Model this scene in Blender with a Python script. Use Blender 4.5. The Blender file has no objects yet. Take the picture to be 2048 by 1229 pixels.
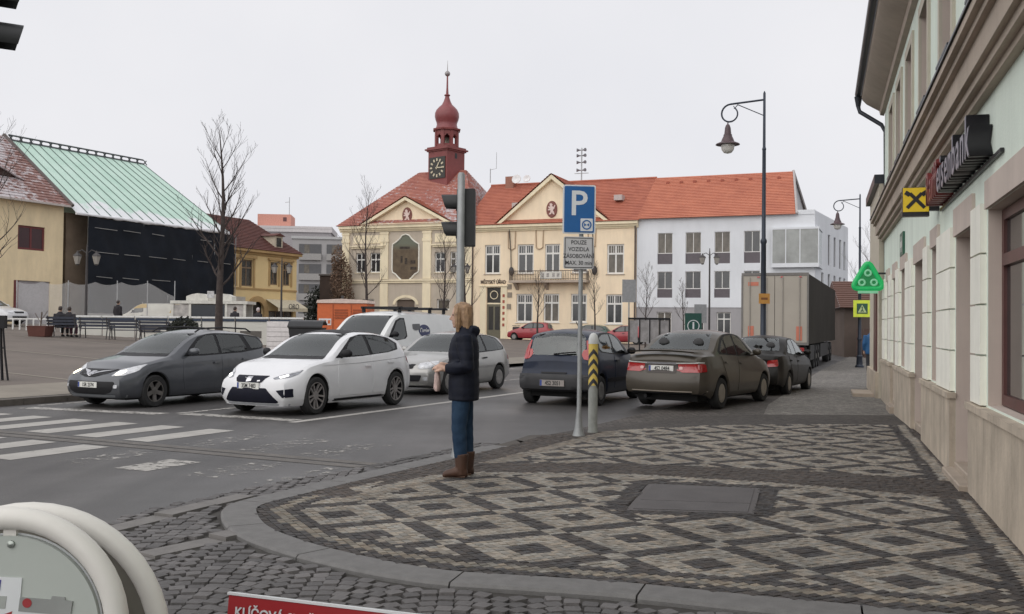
import bpy, bmesh, math, random
from mathutils import Vector, Matrix
from mathutils.bvhtree import BVHTree
R = math.radians
rnd = random.Random(7)
S = bpy.context.scene
COL = S.collection
# ---------------------------------------------------------------- camera, sky, sun, exposure
FPX, CAMH = 1950.0, 1.66
cd = bpy.data.cameras.new('camera'); cam = bpy.data.objects.new('camera', cd); COL.objects.link(cam)
cd.sensor_fit = 'HORIZONTAL'; cd.sensor_width = 36.0; cd.lens = 36.0 * FPX / 2048.0
cd.clip_start = 0.05; cd.clip_end = 6000
cam.matrix_world = Matrix.Translation((0, 0, CAMH)) @ Matrix.Rotation(math.atan(37.5 / FPX), 4, 'X') @ Matrix.Rotation(R(90), 4, 'X') @ Matrix.Rotation(R(0.6), 4, 'Z')
S.camera = cam
W = bpy.data.worlds.new('World'); S.world = W; W.use_nodes = True
nt = W.node_tree; nt.nodes.clear()
SUN_EL, SUN_AZ = 38.0, 218.0          # compass style: 0 = +Y, clockwise; the brightest part of the cloud, behind and left of the camera
sky = nt.nodes.new('ShaderNodeTexSky'); sky.sky_type = 'NISHITA'; sky.sun_disc = False
sky.sun_elevation = R(SUN_EL); sky.sun_rotation = R(SUN_AZ); sky.dust_density = 4.0; sky.ozone_density = 1.0
hsv = nt.nodes.new('ShaderNodeHueSaturation'); hsv.inputs['Saturation'].default_value = 0.25; hsv.inputs['Value'].default_value = 0.115
nt.links.new(sky.outputs[0], hsv.inputs['Color'])
# closed cloud deck: an even grey-white with faint large mottling
tc = nt.nodes.new('ShaderNodeTexCoord'); nz = nt.nodes.new('ShaderNodeTexNoise')
nz.inputs['Scale'].default_value = 2.2; nz.inputs['Detail'].default_value = 5; nz.inputs['Roughness'].default_value = 0.55
nt.links.new(tc.outputs['Generated'], nz.inputs['Vector'])
cr = nt.nodes.new('ShaderNodeValToRGB'); cr.color_ramp.elements[0].position = 0.3; cr.color_ramp.elements[1].position = 0.75
cr.color_ramp.elements[0].color = (0.74, 0.745, 0.785, 1); cr.color_ramp.elements[1].color = (0.83, 0.825, 0.85, 1)
nt.links.new(nz.outputs['Fac'], cr.inputs[0])
mx = nt.nodes.new('ShaderNodeMix'); mx.data_type = 'RGBA'; mx.inputs['Factor'].default_value = 0.94
nt.links.new(hsv.outputs[0], mx.inputs[6]); nt.links.new(cr.outputs[0], mx.inputs[7])
bg = nt.nodes.new('ShaderNodeBackground'); bg.inputs['Strength'].default_value = 1.0
nt.links.new(mx.outputs[2], bg.inputs['Color'])
wo = nt.nodes.new('ShaderNodeOutputWorld'); nt.links.new(bg.outputs[0], wo.inputs['Surface'])
sd = bpy.data.lights.new('sun', 'SUN'); sun = bpy.data.objects.new('sun', sd); COL.objects.link(sun)
sd.energy = 1.5; sd.angle = R(100); sd.color = (1.0, 0.965, 0.92)
dirv = Vector((math.sin(R(SUN_AZ)) * math.cos(R(SUN_EL)), math.cos(R(SUN_AZ)) * math.cos(R(SUN_EL)), math.sin(R(SUN_EL))))
sun.rotation_euler = dirv.to_track_quat('Z', 'Y').to_euler(); sun.location = dirv * 100
S.view_settings.view_transform = 'Standard'; S.view_settings.look = 'None'
S.view_settings.exposure = 0.13; S.view_settings.gamma = 1.0; S.view_settings.use_curve_mapping = False
S.render.resolution_x = 1024; S.render.resolution_y = 614
try:
    S.render.engine = 'CYCLES'
    S.cycles.max_bounces = 6; S.cycles.transparent_max_bounces = 16
    S.cycles.filter_width = 1.5
except Exception: pass

# ---------------------------------------------------------------- materials
MATS = {}
def mat(name, col, rough=0.7, var=0.12, scale=6.0, bump=0.0, bscale=None, metal=0.0, coat=0.0, spec=0.5, col2=None, detail=6, emit=None, estr=0.0, alpha=1.0, coord='Object'):
    if name in MATS: return MATS[name]
    m = bpy.data.materials.new(name); m.use_nodes = True; t = m.node_tree; b = t.nodes['Principled BSDF']
    b.inputs['Roughness'].default_value = rough; b.inputs['Metallic'].default_value = metal
    b.inputs['Coat Weight'].default_value = coat; b.inputs['Coat Roughness'].default_value = 0.05
    b.inputs['Specular IOR Level'].default_value = spec; b.inputs['Alpha'].default_value = alpha
    c1 = tuple(max(0, c * (1 - var)) for c in col) if col2 is None else tuple(col)
    c2 = tuple(min(1, c * (1 + var)) for c in col) if col2 is None else tuple(col2)
    tcn = t.nodes.new('ShaderNodeTexCoord'); n = t.nodes.new('ShaderNodeTexNoise'); n.inputs['Scale'].default_value = scale; n.inputs['Detail'].default_value = detail; n.inputs['Roughness'].default_value = 0.62
    t.links.new(tcn.outputs[coord], n.inputs['Vector'])
    r = t.nodes.new('ShaderNodeValToRGB'); r.color_ramp.elements[0].position = 0.32; r.color_ramp.elements[1].position = 0.68
    r.color_ramp.elements[0].color = (*c1, 1); r.color_ramp.elements[1].color = (*c2, 1)
    t.links.new(n.outputs['Fac'], r.inputs[0]); t.links.new(r.outputs[0], b.inputs['Base Color'])
    if bump:
        n2 = t.nodes.new('ShaderNodeTexNoise'); n2.inputs['Scale'].default_value = bscale or scale * 6; n2.inputs['Detail'].default_value = 4
        t.links.new(tcn.outputs[coord], n2.inputs['Vector'])
        bp = t.nodes.new('ShaderNodeBump'); bp.inputs['Strength'].default_value = bump; bp.inputs['Distance'].default_value = 0.02
        t.links.new(n2.outputs['Fac'], bp.inputs['Height']); t.links.new(bp.outputs[0], b.inputs['Normal'])
    if emit:
        b.inputs['Emission Color'].default_value = (*emit, 1); b.inputs['Emission Strength'].default_value = estr
    MATS[name] = m; return m
def attr_mat(name, rough=0.85, bump=0.35, bscale=60, spec=0.3):
    """base colour comes from the per-piece colour attribute 'tint', with fine grain on top"""
    if name in MATS: return MATS[name]
    m = bpy.data.materials.new(name); m.use_nodes = True; t = m.node_tree; b = t.nodes['Principled BSDF']
    b.inputs['Roughness'].default_value = rough; b.inputs['Specular IOR Level'].default_value = spec
    a = t.nodes.new('ShaderNodeAttribute'); a.attribute_name = 'tint'
    tcn = t.nodes.new('ShaderNodeTexCoord'); n = t.nodes.new('ShaderNodeTexNoise'); n.inputs['Scale'].default_value = bscale; n.inputs['Detail'].default_value = 4
    t.links.new(tcn.outputs['Object'], n.inputs['Vector'])
    n3 = t.nodes.new('ShaderNodeTexNoise'); n3.inputs['Scale'].default_value = 0.9; n3.inputs['Detail'].default_value = 5; t.links.new(tcn.outputs['Object'], n3.inputs['Vector'])
    mr = t.nodes.new('ShaderNodeMapRange'); mr.inputs[1].default_value = 0.3; mr.inputs[2].default_value = 0.7; mr.inputs[3].default_value = 0.78; mr.inputs[4].default_value = 1.14
    t.links.new(n3.outputs['Fac'], mr.inputs[0])
    vm = t.nodes.new('ShaderNodeVectorMath'); vm.operation = 'SCALE'; t.links.new(a.outputs['Color'], vm.inputs[0]); t.links.new(mr.outputs[0], vm.inputs[3])
    t.links.new(vm.outputs[0], b.inputs['Base Color'])
    bp = t.nodes.new('ShaderNodeBump'); bp.inputs['Strength'].default_value = bump; bp.inputs['Distance'].default_value = 0.01
    t.links.new(n.outputs['Fac'], bp.inputs['Height']); t.links.new(bp.outputs[0], b.inputs['Normal'])
    MATS[name] = m; return m

# ---------------------------------------------------------------- mesh helpers
class MB:
    def __init__(s): s.v = []; s.f = []; s.mi = []
    def add(s, v, f, mi=0, M=None):
        o = len(s.v)
        s.v += [tuple(M @ Vector(p)) for p in v] if M is not None else [tuple(p) for p in v]
        s.f += [tuple(i + o for i in q) for q in f]; s.mi += [mi] * len(f)
    def box(s, x0, x1, y0, y1, z0, z1, mi=0, M=None):
        s.add([(x0,y0,z0),(x1,y0,z0),(x1,y1,z0),(x0,y1,z0),(x0,y0,z1),(x1,y0,z1),(x1,y1,z1),(x0,y1,z1)],
              [(0,3,2,1),(4,5,6,7),(0,1,5,4),(1,2,6,5),(2,3,7,6),(3,0,4,7)], mi, M)
    def cbox(s, c, d, rz=0, mi=0):
        s.box(-d[0]/2, d[0]/2, -d[1]/2, d[1]/2, -d[2]/2, d[2]/2, mi, Matrix.Translation(c) @ Matrix.Rotation(rz, 4, 'Z'))
    def bev(s, x0, x1, y0, y1, z0, z1, b=0.01, mi=0, M=None):
        """box with chamfered top edges"""
        s.add([(x0,y0,z0),(x1,y0,z0),(x1,y1,z0),(x0,y1,z0),(x0,y0,z1-b),(x1,y0,z1-b),(x1,y1,z1-b),(x0,y1,z1-b),(x0+b,y0+b,z1),(x1-b,y0+b,z1),(x1-b,y1-b,z1),(x0+b,y1-b,z1)],
              [(0,3,2,1),(8,9,10,11),(0,1,5,4),(1,2,6,5),(2,3,7,6),(3,0,4,7),(4,5,9,8),(5,6,10,9),(6,7,11,10),(7,4,8,11)], mi, M)
    def prism(s, poly, y0, y1, mi=0, M=None):
        """poly in (x,z), extruded along y"""
        n = len(poly); v = [(p[0], y0, p[1]) for p in poly] + [(p[0], y1, p[1]) for p in poly]
        s.add(v, [tuple(range(n)), tuple(range(2*n-1, n-1, -1))] + [(i, i+n, (i+1) % n + n, (i+1) % n) for i in range(n)], mi, M)
    def slab(s, poly, z0, z1, mi=0, M=None):
        """poly in (x,y), extruded along z; z0/z1 may be functions"""
        n = len(poly); a = z0 if callable(z0) else (lambda x, y: z0); b = z1 if callable(z1) else (lambda x, y: z1)
        v = [(p[0], p[1], a(*p)) for p in poly] + [(p[0], p[1], b(*p)) for p in poly]
        s.add(v, [tuple(range(n-1, -1, -1)), tuple(range(n, 2*n))] + [(i, (i+1) % n, (i+1) % n + n, i+n) for i in range(n)], mi, M)
    def tube(s, pts, r, n=8, mi=0, M=None, cap=True):
        pts = [Vector(p) for p in pts]; k = len(pts); rs = r if isinstance(r, (list, tuple)) else [r] * k
        v = []; ref = None
        for i in range(k):
            d = (pts[min(i+1, k-1)] - pts[max(i-1, 0)]); d = d.normalized() if d.length > 1e-9 else Vector((0, 0, 1))
            if ref is None: ref = Vector((1, 0, 0)) if abs(d.x) < 0.9 else Vector((0, 1, 0))
            a = (ref - d * ref.dot(d)).normalized(); b = d.cross(a); ref = a
            v += [pts[i] + (a * math.cos(2*math.pi*j/n) + b * math.sin(2*math.pi*j/n)) * rs[i] for j in range(n)]
        f = [(i*n+j, i*n+(j+1) % n, (i+1)*n+(j+1) % n, (i+1)*n+j) for i in range(k-1) for j in range(n)]
        if cap: f += [tuple(range(n-1, -1, -1)), tuple((k-1)*n+j for j in range(n))]
        s.add(v, f, mi, M)
    def lathe(s, prof, n=16, mi=0, M=None, cap=True):
        k = len(prof); v = [(p[0]*math.cos(2*math.pi*j/n), p[0]*math.sin(2*math.pi*j/n), p[1]) for p in prof for j in range(n)]
        f = [(i*n+j, i*n+(j+1) % n, (i+1)*n+(j+1) % n, (i+1)*n+j) for i in range(k-1) for j in range(n)]
        if cap and prof[0][0] > 1e-4: f.append(tuple(range(n-1, -1, -1)))
        if cap and prof[-1][0] > 1e-4: f.append(tuple((k-1)*n+j for j in range(n)))
        s.add(v, f, mi, M)
    def ball(s, c, r, n=12, m=8, mi=0, sc=(1,1,1)):
        prof = [(r*math.sin(math.pi*i/m), -r*math.cos(math.pi*i/m)) for i in range(m+1)]
        s.lathe([(max(p[0], 1e-5), p[1]) for p in prof], n, mi, Matrix.Translation(c) @ Matrix.Diagonal((*sc, 1)))
    def loft(s, rings, mi=0, M=None, cap=True):
        n = len(rings[0]); k = len(rings); v = [p for r in rings for p in r]
        f = [(i*n+j, i*n+(j+1) % n, (i+1)*n+(j+1) % n, (i+1)*n+j) for i in range(k-1) for j in range(n)]
        if cap: f += [tuple(range(n-1, -1, -1)), tuple((k-1)*n+j for j in range(n))]
        s.add(v, f, mi, M)
    def build(s, name, mats, parent=None, smooth=None, M=None, fix=False, weld=False):
        me = bpy.data.meshes.new(name); me.from_pydata(s.v, [], s.f)
        ms = mats if isinstance(mats, (list, tuple)) else [mats]
        for m in ms: me.materials.append(m)
        if len(ms) > 1: me.polygons.foreach_set('material_index', s.mi)
        if fix or weld:
            bm = bmesh.new(); bm.from_mesh(me)
            if weld: bmesh.ops.remove_doubles(bm, verts=bm.verts[:], dist=2e-4)
            bmesh.ops.recalc_face_normals(bm, faces=bm.faces); bm.to_mesh(me); bm.free()
        if smooth is not None:
            me.polygons.foreach_set('use_smooth', [True] * len(me.polygons)); me.set_sharp_from_angle(angle=R(smooth))
        me.update()
        return obj(name, me, parent, M)
def obj(name, me, parent=None, M=None):
    o = bpy.data.objects.new(name, me); COL.objects.link(o)
    if parent is not None: o.parent = parent
    if M is not None: o.matrix_local = M
    return o
def tag(o, label=None, cat=None, group=None, kind=None):
    if label: o['label'] = label
    if cat: o['category'] = cat
    if group: o['group'] = group
    if kind: o['kind'] = kind
    return o
def empty(name, M, label=None, cat=None, group=None):
    o = bpy.data.objects.new(name, None); COL.objects.link(o); o.empty_display_size = 0.2
    o.matrix_world = M if isinstance(M, Matrix) else Matrix.Translation(M)
    return tag(o, label, cat, group)
def frame(P, D, z=0.0):
    """matrix at P whose local x runs along D (to the right seen from the front), local y goes inward, local z is up"""
    d = Vector((D[0], D[1], 0)).normalized(); n = Vector((-d.y, d.x, 0))
    return Matrix(((d.x, n.x, 0, P[0]), (d.y, n.y, 0, P[1]), (0, 0, 1, z), (0, 0, 0, 1)))
def copy_tree(o, M=None):
    c = o.copy(); COL.objects.link(c)
    if M is not None: c.matrix_world = M
    for ch in o.children:
        d = ch.copy(); COL.objects.link(d); d.parent = c
        for g in ch.children:
            e2 = g.copy(); COL.objects.link(e2); e2.parent = d
    return c
def text(name, s, size, M, m, parent=None, ext=0.002, align='CENTER', sx=1.0, bold=0.0, spacing=1.0):
    cu = bpy.data.curves.new(name, 'FONT'); cu.body = s; cu.size = size; cu.extrude = ext; cu.align_x = align; cu.align_y = 'CENTER'; cu.offset = bold; cu.resolution_u = 3; cu.space_character = spacing
    t = bpy.data.objects.new('tmp', cu); COL.objects.link(t)
    dg = bpy.context.evaluated_depsgraph_get(); me = bpy.data.meshes.new_from_object(t.evaluated_get(dg)); me.name = name
    bpy.data.objects.remove(t); bpy.data.curves.remove(cu)
    me.materials.clear(); me.materials.append(m)
    me.transform(Matrix.Diagonal((sx, 1, 1, 1)))
    return obj(name, me, parent, M)
UP = Matrix.Rotation(R(90), 4, 'X')          # text laid in xy -> standing in xz facing -y
def rounded(poly, r, n=3):
    """round the corners of a 2-D polygon"""
    out = []; k = len(poly)
    for i in range(k):
        a, b, c = Vector(poly[i-1]), Vector(poly[i]), Vector(poly[(i+1) % k])
        ra = min(r, (a-b).length * 0.45); rc = min(r, (c-b).length * 0.45)
        p, q = b + (a-b).normalized() * ra, b + (c-b).normalized() * rc
        for j in range(n+1):
            t = j / n; out.append(tuple(p * (1-t)**2 + b * 2*t*(1-t) + q * t*t))
    return out
def pchip(pts):
    xs = [p[0] for p in pts]; ys = [p[1] for p in pts]; n = len(xs)
    h = [xs[i+1]-xs[i] for i in range(n-1)]; d = [(ys[i+1]-ys[i])/h[i] for i in range(n-1)]
    m = [d[0]] + [0 if d[i-1]*d[i] <= 0 else 3*(h[i-1]+h[i])/((2*h[i]+h[i-1])/d[i-1]+(h[i]+2*h[i-1])/d[i]) for i in range(1, n-1)] + [d[-1]]
    def f(x):
        if x <= xs[0]: return ys[0]
        if x >= xs[-1]: return ys[-1]
        i = max(j for j in range(n-1) if xs[j] <= x); t = (x-xs[i])/h[i]
        return ys[i]*(1+2*t)*(1-t)**2 + m[i]*h[i]*t*(1-t)**2 + ys[i+1]*t*t*(3-2*t) + m[i+1]*h[i]*t*t*(t-1)
    return f
def lerp(a, b, t): return a + (b - a) * t
# street frame: s across the street (to the right), t along it, 26.5 degrees off the view axis
RH = R(26.5); EX = Vector((math.cos(RH), -math.sin(RH), 0)); RT = Vector((math.sin(RH), math.cos(RH), 0))
def ST(s, t, z=0.0): p = EX * s + RT * t; return Vector((p.x, p.y, z))
# ---------------------------------------------------------------- ground
def inside(poly, x, y):
    c = False; j = len(poly) - 1
    for i in range(len(poly)):
        xi, yi = poly[i]; xj, yj = poly[j]
        if (yi > y) != (yj > y) and x < (xj-xi)*(y-yi)/(yj-yi)+xi: c = not c
        j = i
    return c
def dist_line(pts, x, y):
    best = 1e9
    for (ax, ay), (bx, by) in zip(pts, pts[1:]):
        dx, dy = bx-ax, by-ay; t = max(0, min(1, ((x-ax)*dx+(y-ay)*dy)/(dx*dx+dy*dy)))
        best = min(best, math.hypot(x-ax-t*dx, y-ay-t*dy))
    return best
def resample(pts, step):
    out = []
    P = [Vector((*p, 0)) for p in pts]; Q = [P[0]*2-P[1]] + P + [P[-1]*2-P[-2]]
    dense = []
    for i in range(1, len(Q)-2):
        for k in range(12):
            t = k/12; a, b, c, d = Q[i-1], Q[i], Q[i+1], Q[i+2]
            dense.append(0.5*((2*b)+(c-a)*t+(2*a-5*b+4*c-d)*t*t+(3*b-a-3*c+d)*t**3))
    dense.append(P[-1]); acc = 0; out = [dense[0]]
    for a, b in zip(dense, dense[1:]):
        acc += (b-a).length
        if acc >= step: out.append(b); acc = 0
    return [(p.x, p.y) for p in out]
def set_tint(o, cols):
    """cols: one rgb per polygon"""
    me = o.data; at = me.color_attributes.new('tint', 'FLOAT_COLOR', 'CORNER'); buf = []
    for p, c in zip(me.polygons, cols): buf += [c[0], c[1], c[2], 1.0] * p.loop_total
    at.data.foreach_set('color', buf)
def asphalt():
    m = mat('asphalt', (0.05, 0.047, 0.046), rough=0.5, scale=0.35, col2=(0.085, 0.08, 0.078), bump=0.25, bscale=90)
    t = m.node_tree; b = t.nodes['Principled BSDF']
    # damp and dry patches: gloss follows a second large noise; fine aggregate speckle in colour
    tcn = t.nodes.new('ShaderNodeTexCoord'); n = t.nodes.new('ShaderNodeTexNoise'); n.inputs['Scale'].default_value = 0.22; n.inputs['Detail'].default_value = 5
    t.links.new(tcn.outputs['Object'], n.inputs['Vector'])
    r = t.nodes.new('ShaderNodeMapRange'); r.inputs[1].default_value = 0.35; r.inputs[2].default_value = 0.65; r.inputs[3].default_value = 0.38; r.inputs[4].default_value = 0.62
    t.links.new(n.outputs['Fac'], r.inputs[0]); t.links.new(r.outputs[0], b.inputs['Roughness'])
    mp = t.nodes.new('ShaderNodeMapping'); mp.inputs['Rotation'].default_value = (0, 0, R(26.5)); mp.inputs['Scale'].default_value = (1.6, .06, 1); t.links.new(tcn.outputs['Object'], mp.inputs[0])
    n4 = t.nodes.new('ShaderNodeTexNoise'); n4.inputs['Scale'].default_value = 1.0; n4.inputs['Detail'].default_value = 6; t.links.new(mp.outputs[0], n4.inputs['Vector'])
    n5 = t.nodes.new('ShaderNodeTexNoise'); n5.inputs['Scale'].default_value = 55; n5.inputs['Detail'].default_value = 3; t.links.new(tcn.outputs['Object'], n5.inputs['Vector'])
    a1 = t.nodes.new('ShaderNodeMapRange'); a1.inputs[1].default_value = .3; a1.inputs[2].default_value = .7; a1.inputs[3].default_value = .66; a1.inputs[4].default_value = 1.2; t.links.new(n4.outputs['Fac'], a1.inputs[0])
    a2 = t.nodes.new('ShaderNodeMapRange'); a2.inputs[1].default_value = .3; a2.inputs[2].default_value = .7; a2.inputs[3].default_value = .75; a2.inputs[4].default_value = 1.25; t.links.new(n5.outputs['Fac'], a2.inputs[0])
    ml = t.nodes.new('ShaderNodeMath'); ml.operation = 'MULTIPLY'; t.links.new(a1.outputs[0], ml.inputs[0]); t.links.new(a2.outputs[0], ml.inputs[1])
    vm = t.nodes.new('ShaderNodeVectorMath'); vm.operation = 'SCALE'; src = b.inputs['Base Color'].links[0].from_socket; t.links.new(src, vm.inputs[0]); t.links.new(ml.outputs[0], vm.inputs[3]); t.links.new(vm.outputs[0], b.inputs['Base Color'])
    return m
MA = asphalt()
g = MB(); g.add([(-3000,-3000,-.06),(3000,-3000,-.06),(3000,3000,-.06),(-3000,3000,-.06)], [(0,1,2,3)])
tag(g.build('ground', mat('earth', (0.13, 0.125, 0.115), rough=0.95, scale=0.02)), 'grey ground reaching to the horizon', kind='structure')
g = MB(); g.add([(-70,-14,0),(70,-14,0),(70,170,0),(-70,170,0)], [(0,1,2,3)])
tag(g.build('road', MA), 'damp dark asphalt road with worn white markings', kind='structure')
# plaza on the far side of the street, climbing gently to the left
def plaza_z(s, t):
    u = max(0, min(30, -(s+17.2))); gg = 1 if t < 45 else max(.35, 1-(t-45)/35*.65)
    return .12 + .045*u*gg
def PZ(x, y): s = EX.x*x+EX.y*y; t = RT.x*x+RT.y*y; return plaza_z(s, t) if s < -17.2 else 0.0
g = MB(); ss = [-17.5,-19.6,-21,-24,-28,-32,-37,-42,-48,-60,-90]; ts = list(range(2, 46, 3)) + [48, 55, 62, 70, 80, 95, 120, 160]
vv = [ST(s, t, plaza_z(s, t)) for t in ts for s in ss]; n = len(ss)
g.add(vv, [(j*n+i+1, j*n+i, (j+1)*n+i, (j+1)*n+i+1) for j in range(len(ts)-1) for i in range(n-1)])
g.mi = [1 if q % (n-1) == 0 else 0 for q in range(len(g.f))]
plaza = tag(g.build('plaza', [mat('plaza_paving', (0.135, 0.112, 0.095), rough=0.8, scale=0.5, bump=0.3, bscale=14, var=.18), mat('plaza_border', (0.22, 0.195, 0.16), rough=0.8, scale=1.2, bump=0.3, bscale=12)]), 'brown paved square rising gently to the left', kind='structure')
MKERB = mat('kerb_granite', (0.15, 0.146, 0.142), rough=0.75, scale=9, bump=0.3, bscale=120, var=.14)
MKERB2 = mat('kerb_granite_brown', (0.10, 0.088, 0.075), rough=0.8, scale=7, bump=0.3, bscale=90, var=.2)
t = 7.0
while t < 30:
    L = 0.98 + .04*rnd.random(); k = MB(); a, b = t+.006, t+L-.006
    q = [ST(-17.18, a), ST(-17.5, a), ST(-17.5, b), ST(-17.18, b)]
    k.slab([(p.x, p.y) for p in reversed(q)], -.05, .125 + .004*rnd.random()); k.build('kerb_stone', MKERB2, plaza); t += L
# joints across the plaza: long pale paving bands
for t0, s0, s1 in ((16.2,-19.6,-48),(21.5,-19.6,-48),(27.5,-19.6,-44)):
    k = MB(); pts = [s0 + (s1-s0)*i/14 for i in range(15)]
    vv = [ST(s, tt, plaza_z(s, tt)+.006) for s in pts for tt in (t0, t0+.16)]
    k.add(vv, [(2*i, 2*i+1, 2*i+3, 2*i+2) for i in range(14)])
    k.build('paving_band', MATS['plaza_border'], plaza)

# road markings: worn white paint, broken up by a noise mask showing asphalt
def paint_mat(name, thr):
    m = mat(name, (0.36, 0.345, 0.32), rough=0.7, scale=3, var=.12); t = m.node_tree; b = t.nodes['Principled BSDF']
    tcn = t.nodes.new('ShaderNodeTexCoord'); n = t.nodes.new('ShaderNodeTexNoise'); n.inputs['Scale'].default_value = 7.0; n.inputs['Detail'].default_value = 9; n.inputs['Roughness'].default_value = .72
    t.links.new(tcn.outputs['Object'], n.inputs['Vector'])
    r = t.nodes.new('ShaderNodeMapRange'); r.inputs[1].default_value = thr; r.inputs[2].default_value = thr+.07; t.links.new(n.outputs['Fac'], r.inputs[0])
    t.links.new(r.outputs[0], b.inputs['Alpha'])
    return m
P_OK, P_WORN, P_GONE = paint_mat('road_paint', .30), paint_mat('road_paint_worn', .42), paint_mat('road_paint_faded', .53)
def marking(s0, s1, t0, t1, m, z=.004, skew=0.0, label=None):
    k = MB(); q = [ST(s0, t0, z), ST(s1, t0+skew, z), ST(s1, t1+skew, z), ST(s0, t1, z)]
    k.add([tuple(p) for p in q], [(0,1,2,3)]); o = k.build('road_marking', m); o.parent = bpy.data.objects['road']; return o
for i in range(-6, 5):
    s = -10.75 + 1.02*i
    far = P_OK
    near = P_OK if i <= 0 else P_WORN if i == 2 else P_GONE
    if i <= 0: marking(s-.25, s+.25, 9.85, 11.55, far)
    elif i <= 3: marking(s-.25, s+.25, 9.85, 11.3, P_GONE)
    if i >= -2: marking(s-.25, s+.25, 7.75 if i < 1 else 7.9, 9.2 if i != 2 else 8.75, near)
for a in (9.30, 9.56):       # tactile guide strips across the crossing
    k = MB(); q = [ST(-17, a, .0045), ST(-6.6, a, .0045), ST(-6.6, a+.19, .0045), ST(-17, a+.19, .0045)]
    k.add([tuple(p) for p in q], [(0,1,2,3)])
    o = k.build('tactile_strip', mat('tactile_strip', (0.125, 0.115, 0.105), rough=.8, scale=5, var=.25, bump=.4, bscale=60)); o.parent = bpy.data.objects['road']
marking(-16.6, -13.5, 12.35, 12.72, P_WORN, skew=.45)
marking(-13.2, -10.75, 13.05, 13.4, P_WORN, skew=.12)
marking(-13.42, -13.28, 13.2, 36, P_WORN)
marking(-10.68, -10.5, 13.0, 46, P_OK)
marking(-16.9, -16.75, 13, 40, P_WORN)

# right-hand pavement corner: curved granite kerb, mosaic of small setts
KO = [(6.5,3.4),(4.2,4.45),(2.6,5.05),(1.33,5.47),(.63,5.72),(-.05,5.87),(-.42,5.95),(-.75,6.1),(-1.12,6.35),(-1.6,6.76),(-2.05,7.3),(-2.34,7.93),(-2.42,8.46),(-2.14,9.12),(-1.63,10.17),(-.82,11.75),(-.12,13.2),(.22,14.15)]
FP0, FD = Vector((3.555, 6.505)), Vector((.302, .953)).normalized()          # facade line of the pale green building
def fdist(x, y): return -( -FD.y*(x-FP0.x) + FD.x*(y-FP0.y) ) * -1           # > 0 on the street side
KD = resample(KO, .12); PAVE_EDGE = [(.22,14.15),(1.31,14.5),(2.19,15.2),(3.04,15.6),(4.44,15.95),(5.6,16.05),(6.5,16.0)]
def offset(pts, d):
    out = []
    for i, p in enumerate(pts):
        a, b = pts[max(i-1, 0)], pts[min(i+1, len(pts)-1)]; tx, ty = b[0]-a[0], b[1]-a[1]; l = math.hypot(tx, ty)
        out.append((p[0]+ty/l*d, p[1]-tx/l*d))
    return out
KI = offset(KD, .285)
FEND = FP0 + FD*9.9
PV = KD + PAVE_EDGE[1:] + [(FEND.x, FEND.y), tuple(FP0 - FD*4)]
pb = MB(); pb.slab(list(reversed(offset(KD, .05) + PAVE_EDGE[1:] + [(FEND.x+.05, FEND.y), (tuple(FP0 - FD*4))])), -.04, .082)
pave = tag(pb.build('pavement', mat('mosaic_bed', (0.075, 0.066, 0.058), rough=.95, scale=4), fix=True), 'raised corner pavement of light and dark mosaic diamonds', kind='structure')
# kerb stones
acc = 0; i0 = 0; lens = [math.hypot(b[0]-a[0], b[1]-a[1]) for a, b in zip(KD, KD[1:])]
for i in range(len(lens)):
    acc += lens[i]
    if acc > 1.12 or i == len(lens)-1:
        o_ = KD[i0:i+2]; n_ = KI[i0:i+2]
        k = MB(); m = len(o_)
        drop = lambda p: .1 if p[1] < 12.6 else .1 - .07*min(1, (p[1]-12.6)/1.2)
        def edge(a, b, e):   # pull the ends in for the joint
            return a
        rows = []
        for j in range(m):
            a, b = Vector((*o_[j], 0)), Vector((*n_[j], 0)); zt = drop(o_[j]); d = (b-a).normalized()
            sh = (Vector((*o_[1], 0))-Vector((*o_[0], 0))).normalized()*.006 if j == 0 else (Vector((*o_[-2], 0))-Vector((*o_[-1], 0))).normalized()*.006 if j == m-1 else Vector()
            a += sh; b += sh
            rows.append([(a.x, a.y, -.05), (a.x, a.y, zt-.018), (a.x+d.x*.018, a.y+d.y*.018, zt), (b.x, b.y, zt), (b.x, b.y, -.05)])
        k.loft([list(r) for r in rows]); k.build('kerb_stone', MKERB, pave, fix=True); i0 = i+1; acc = 0
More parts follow.
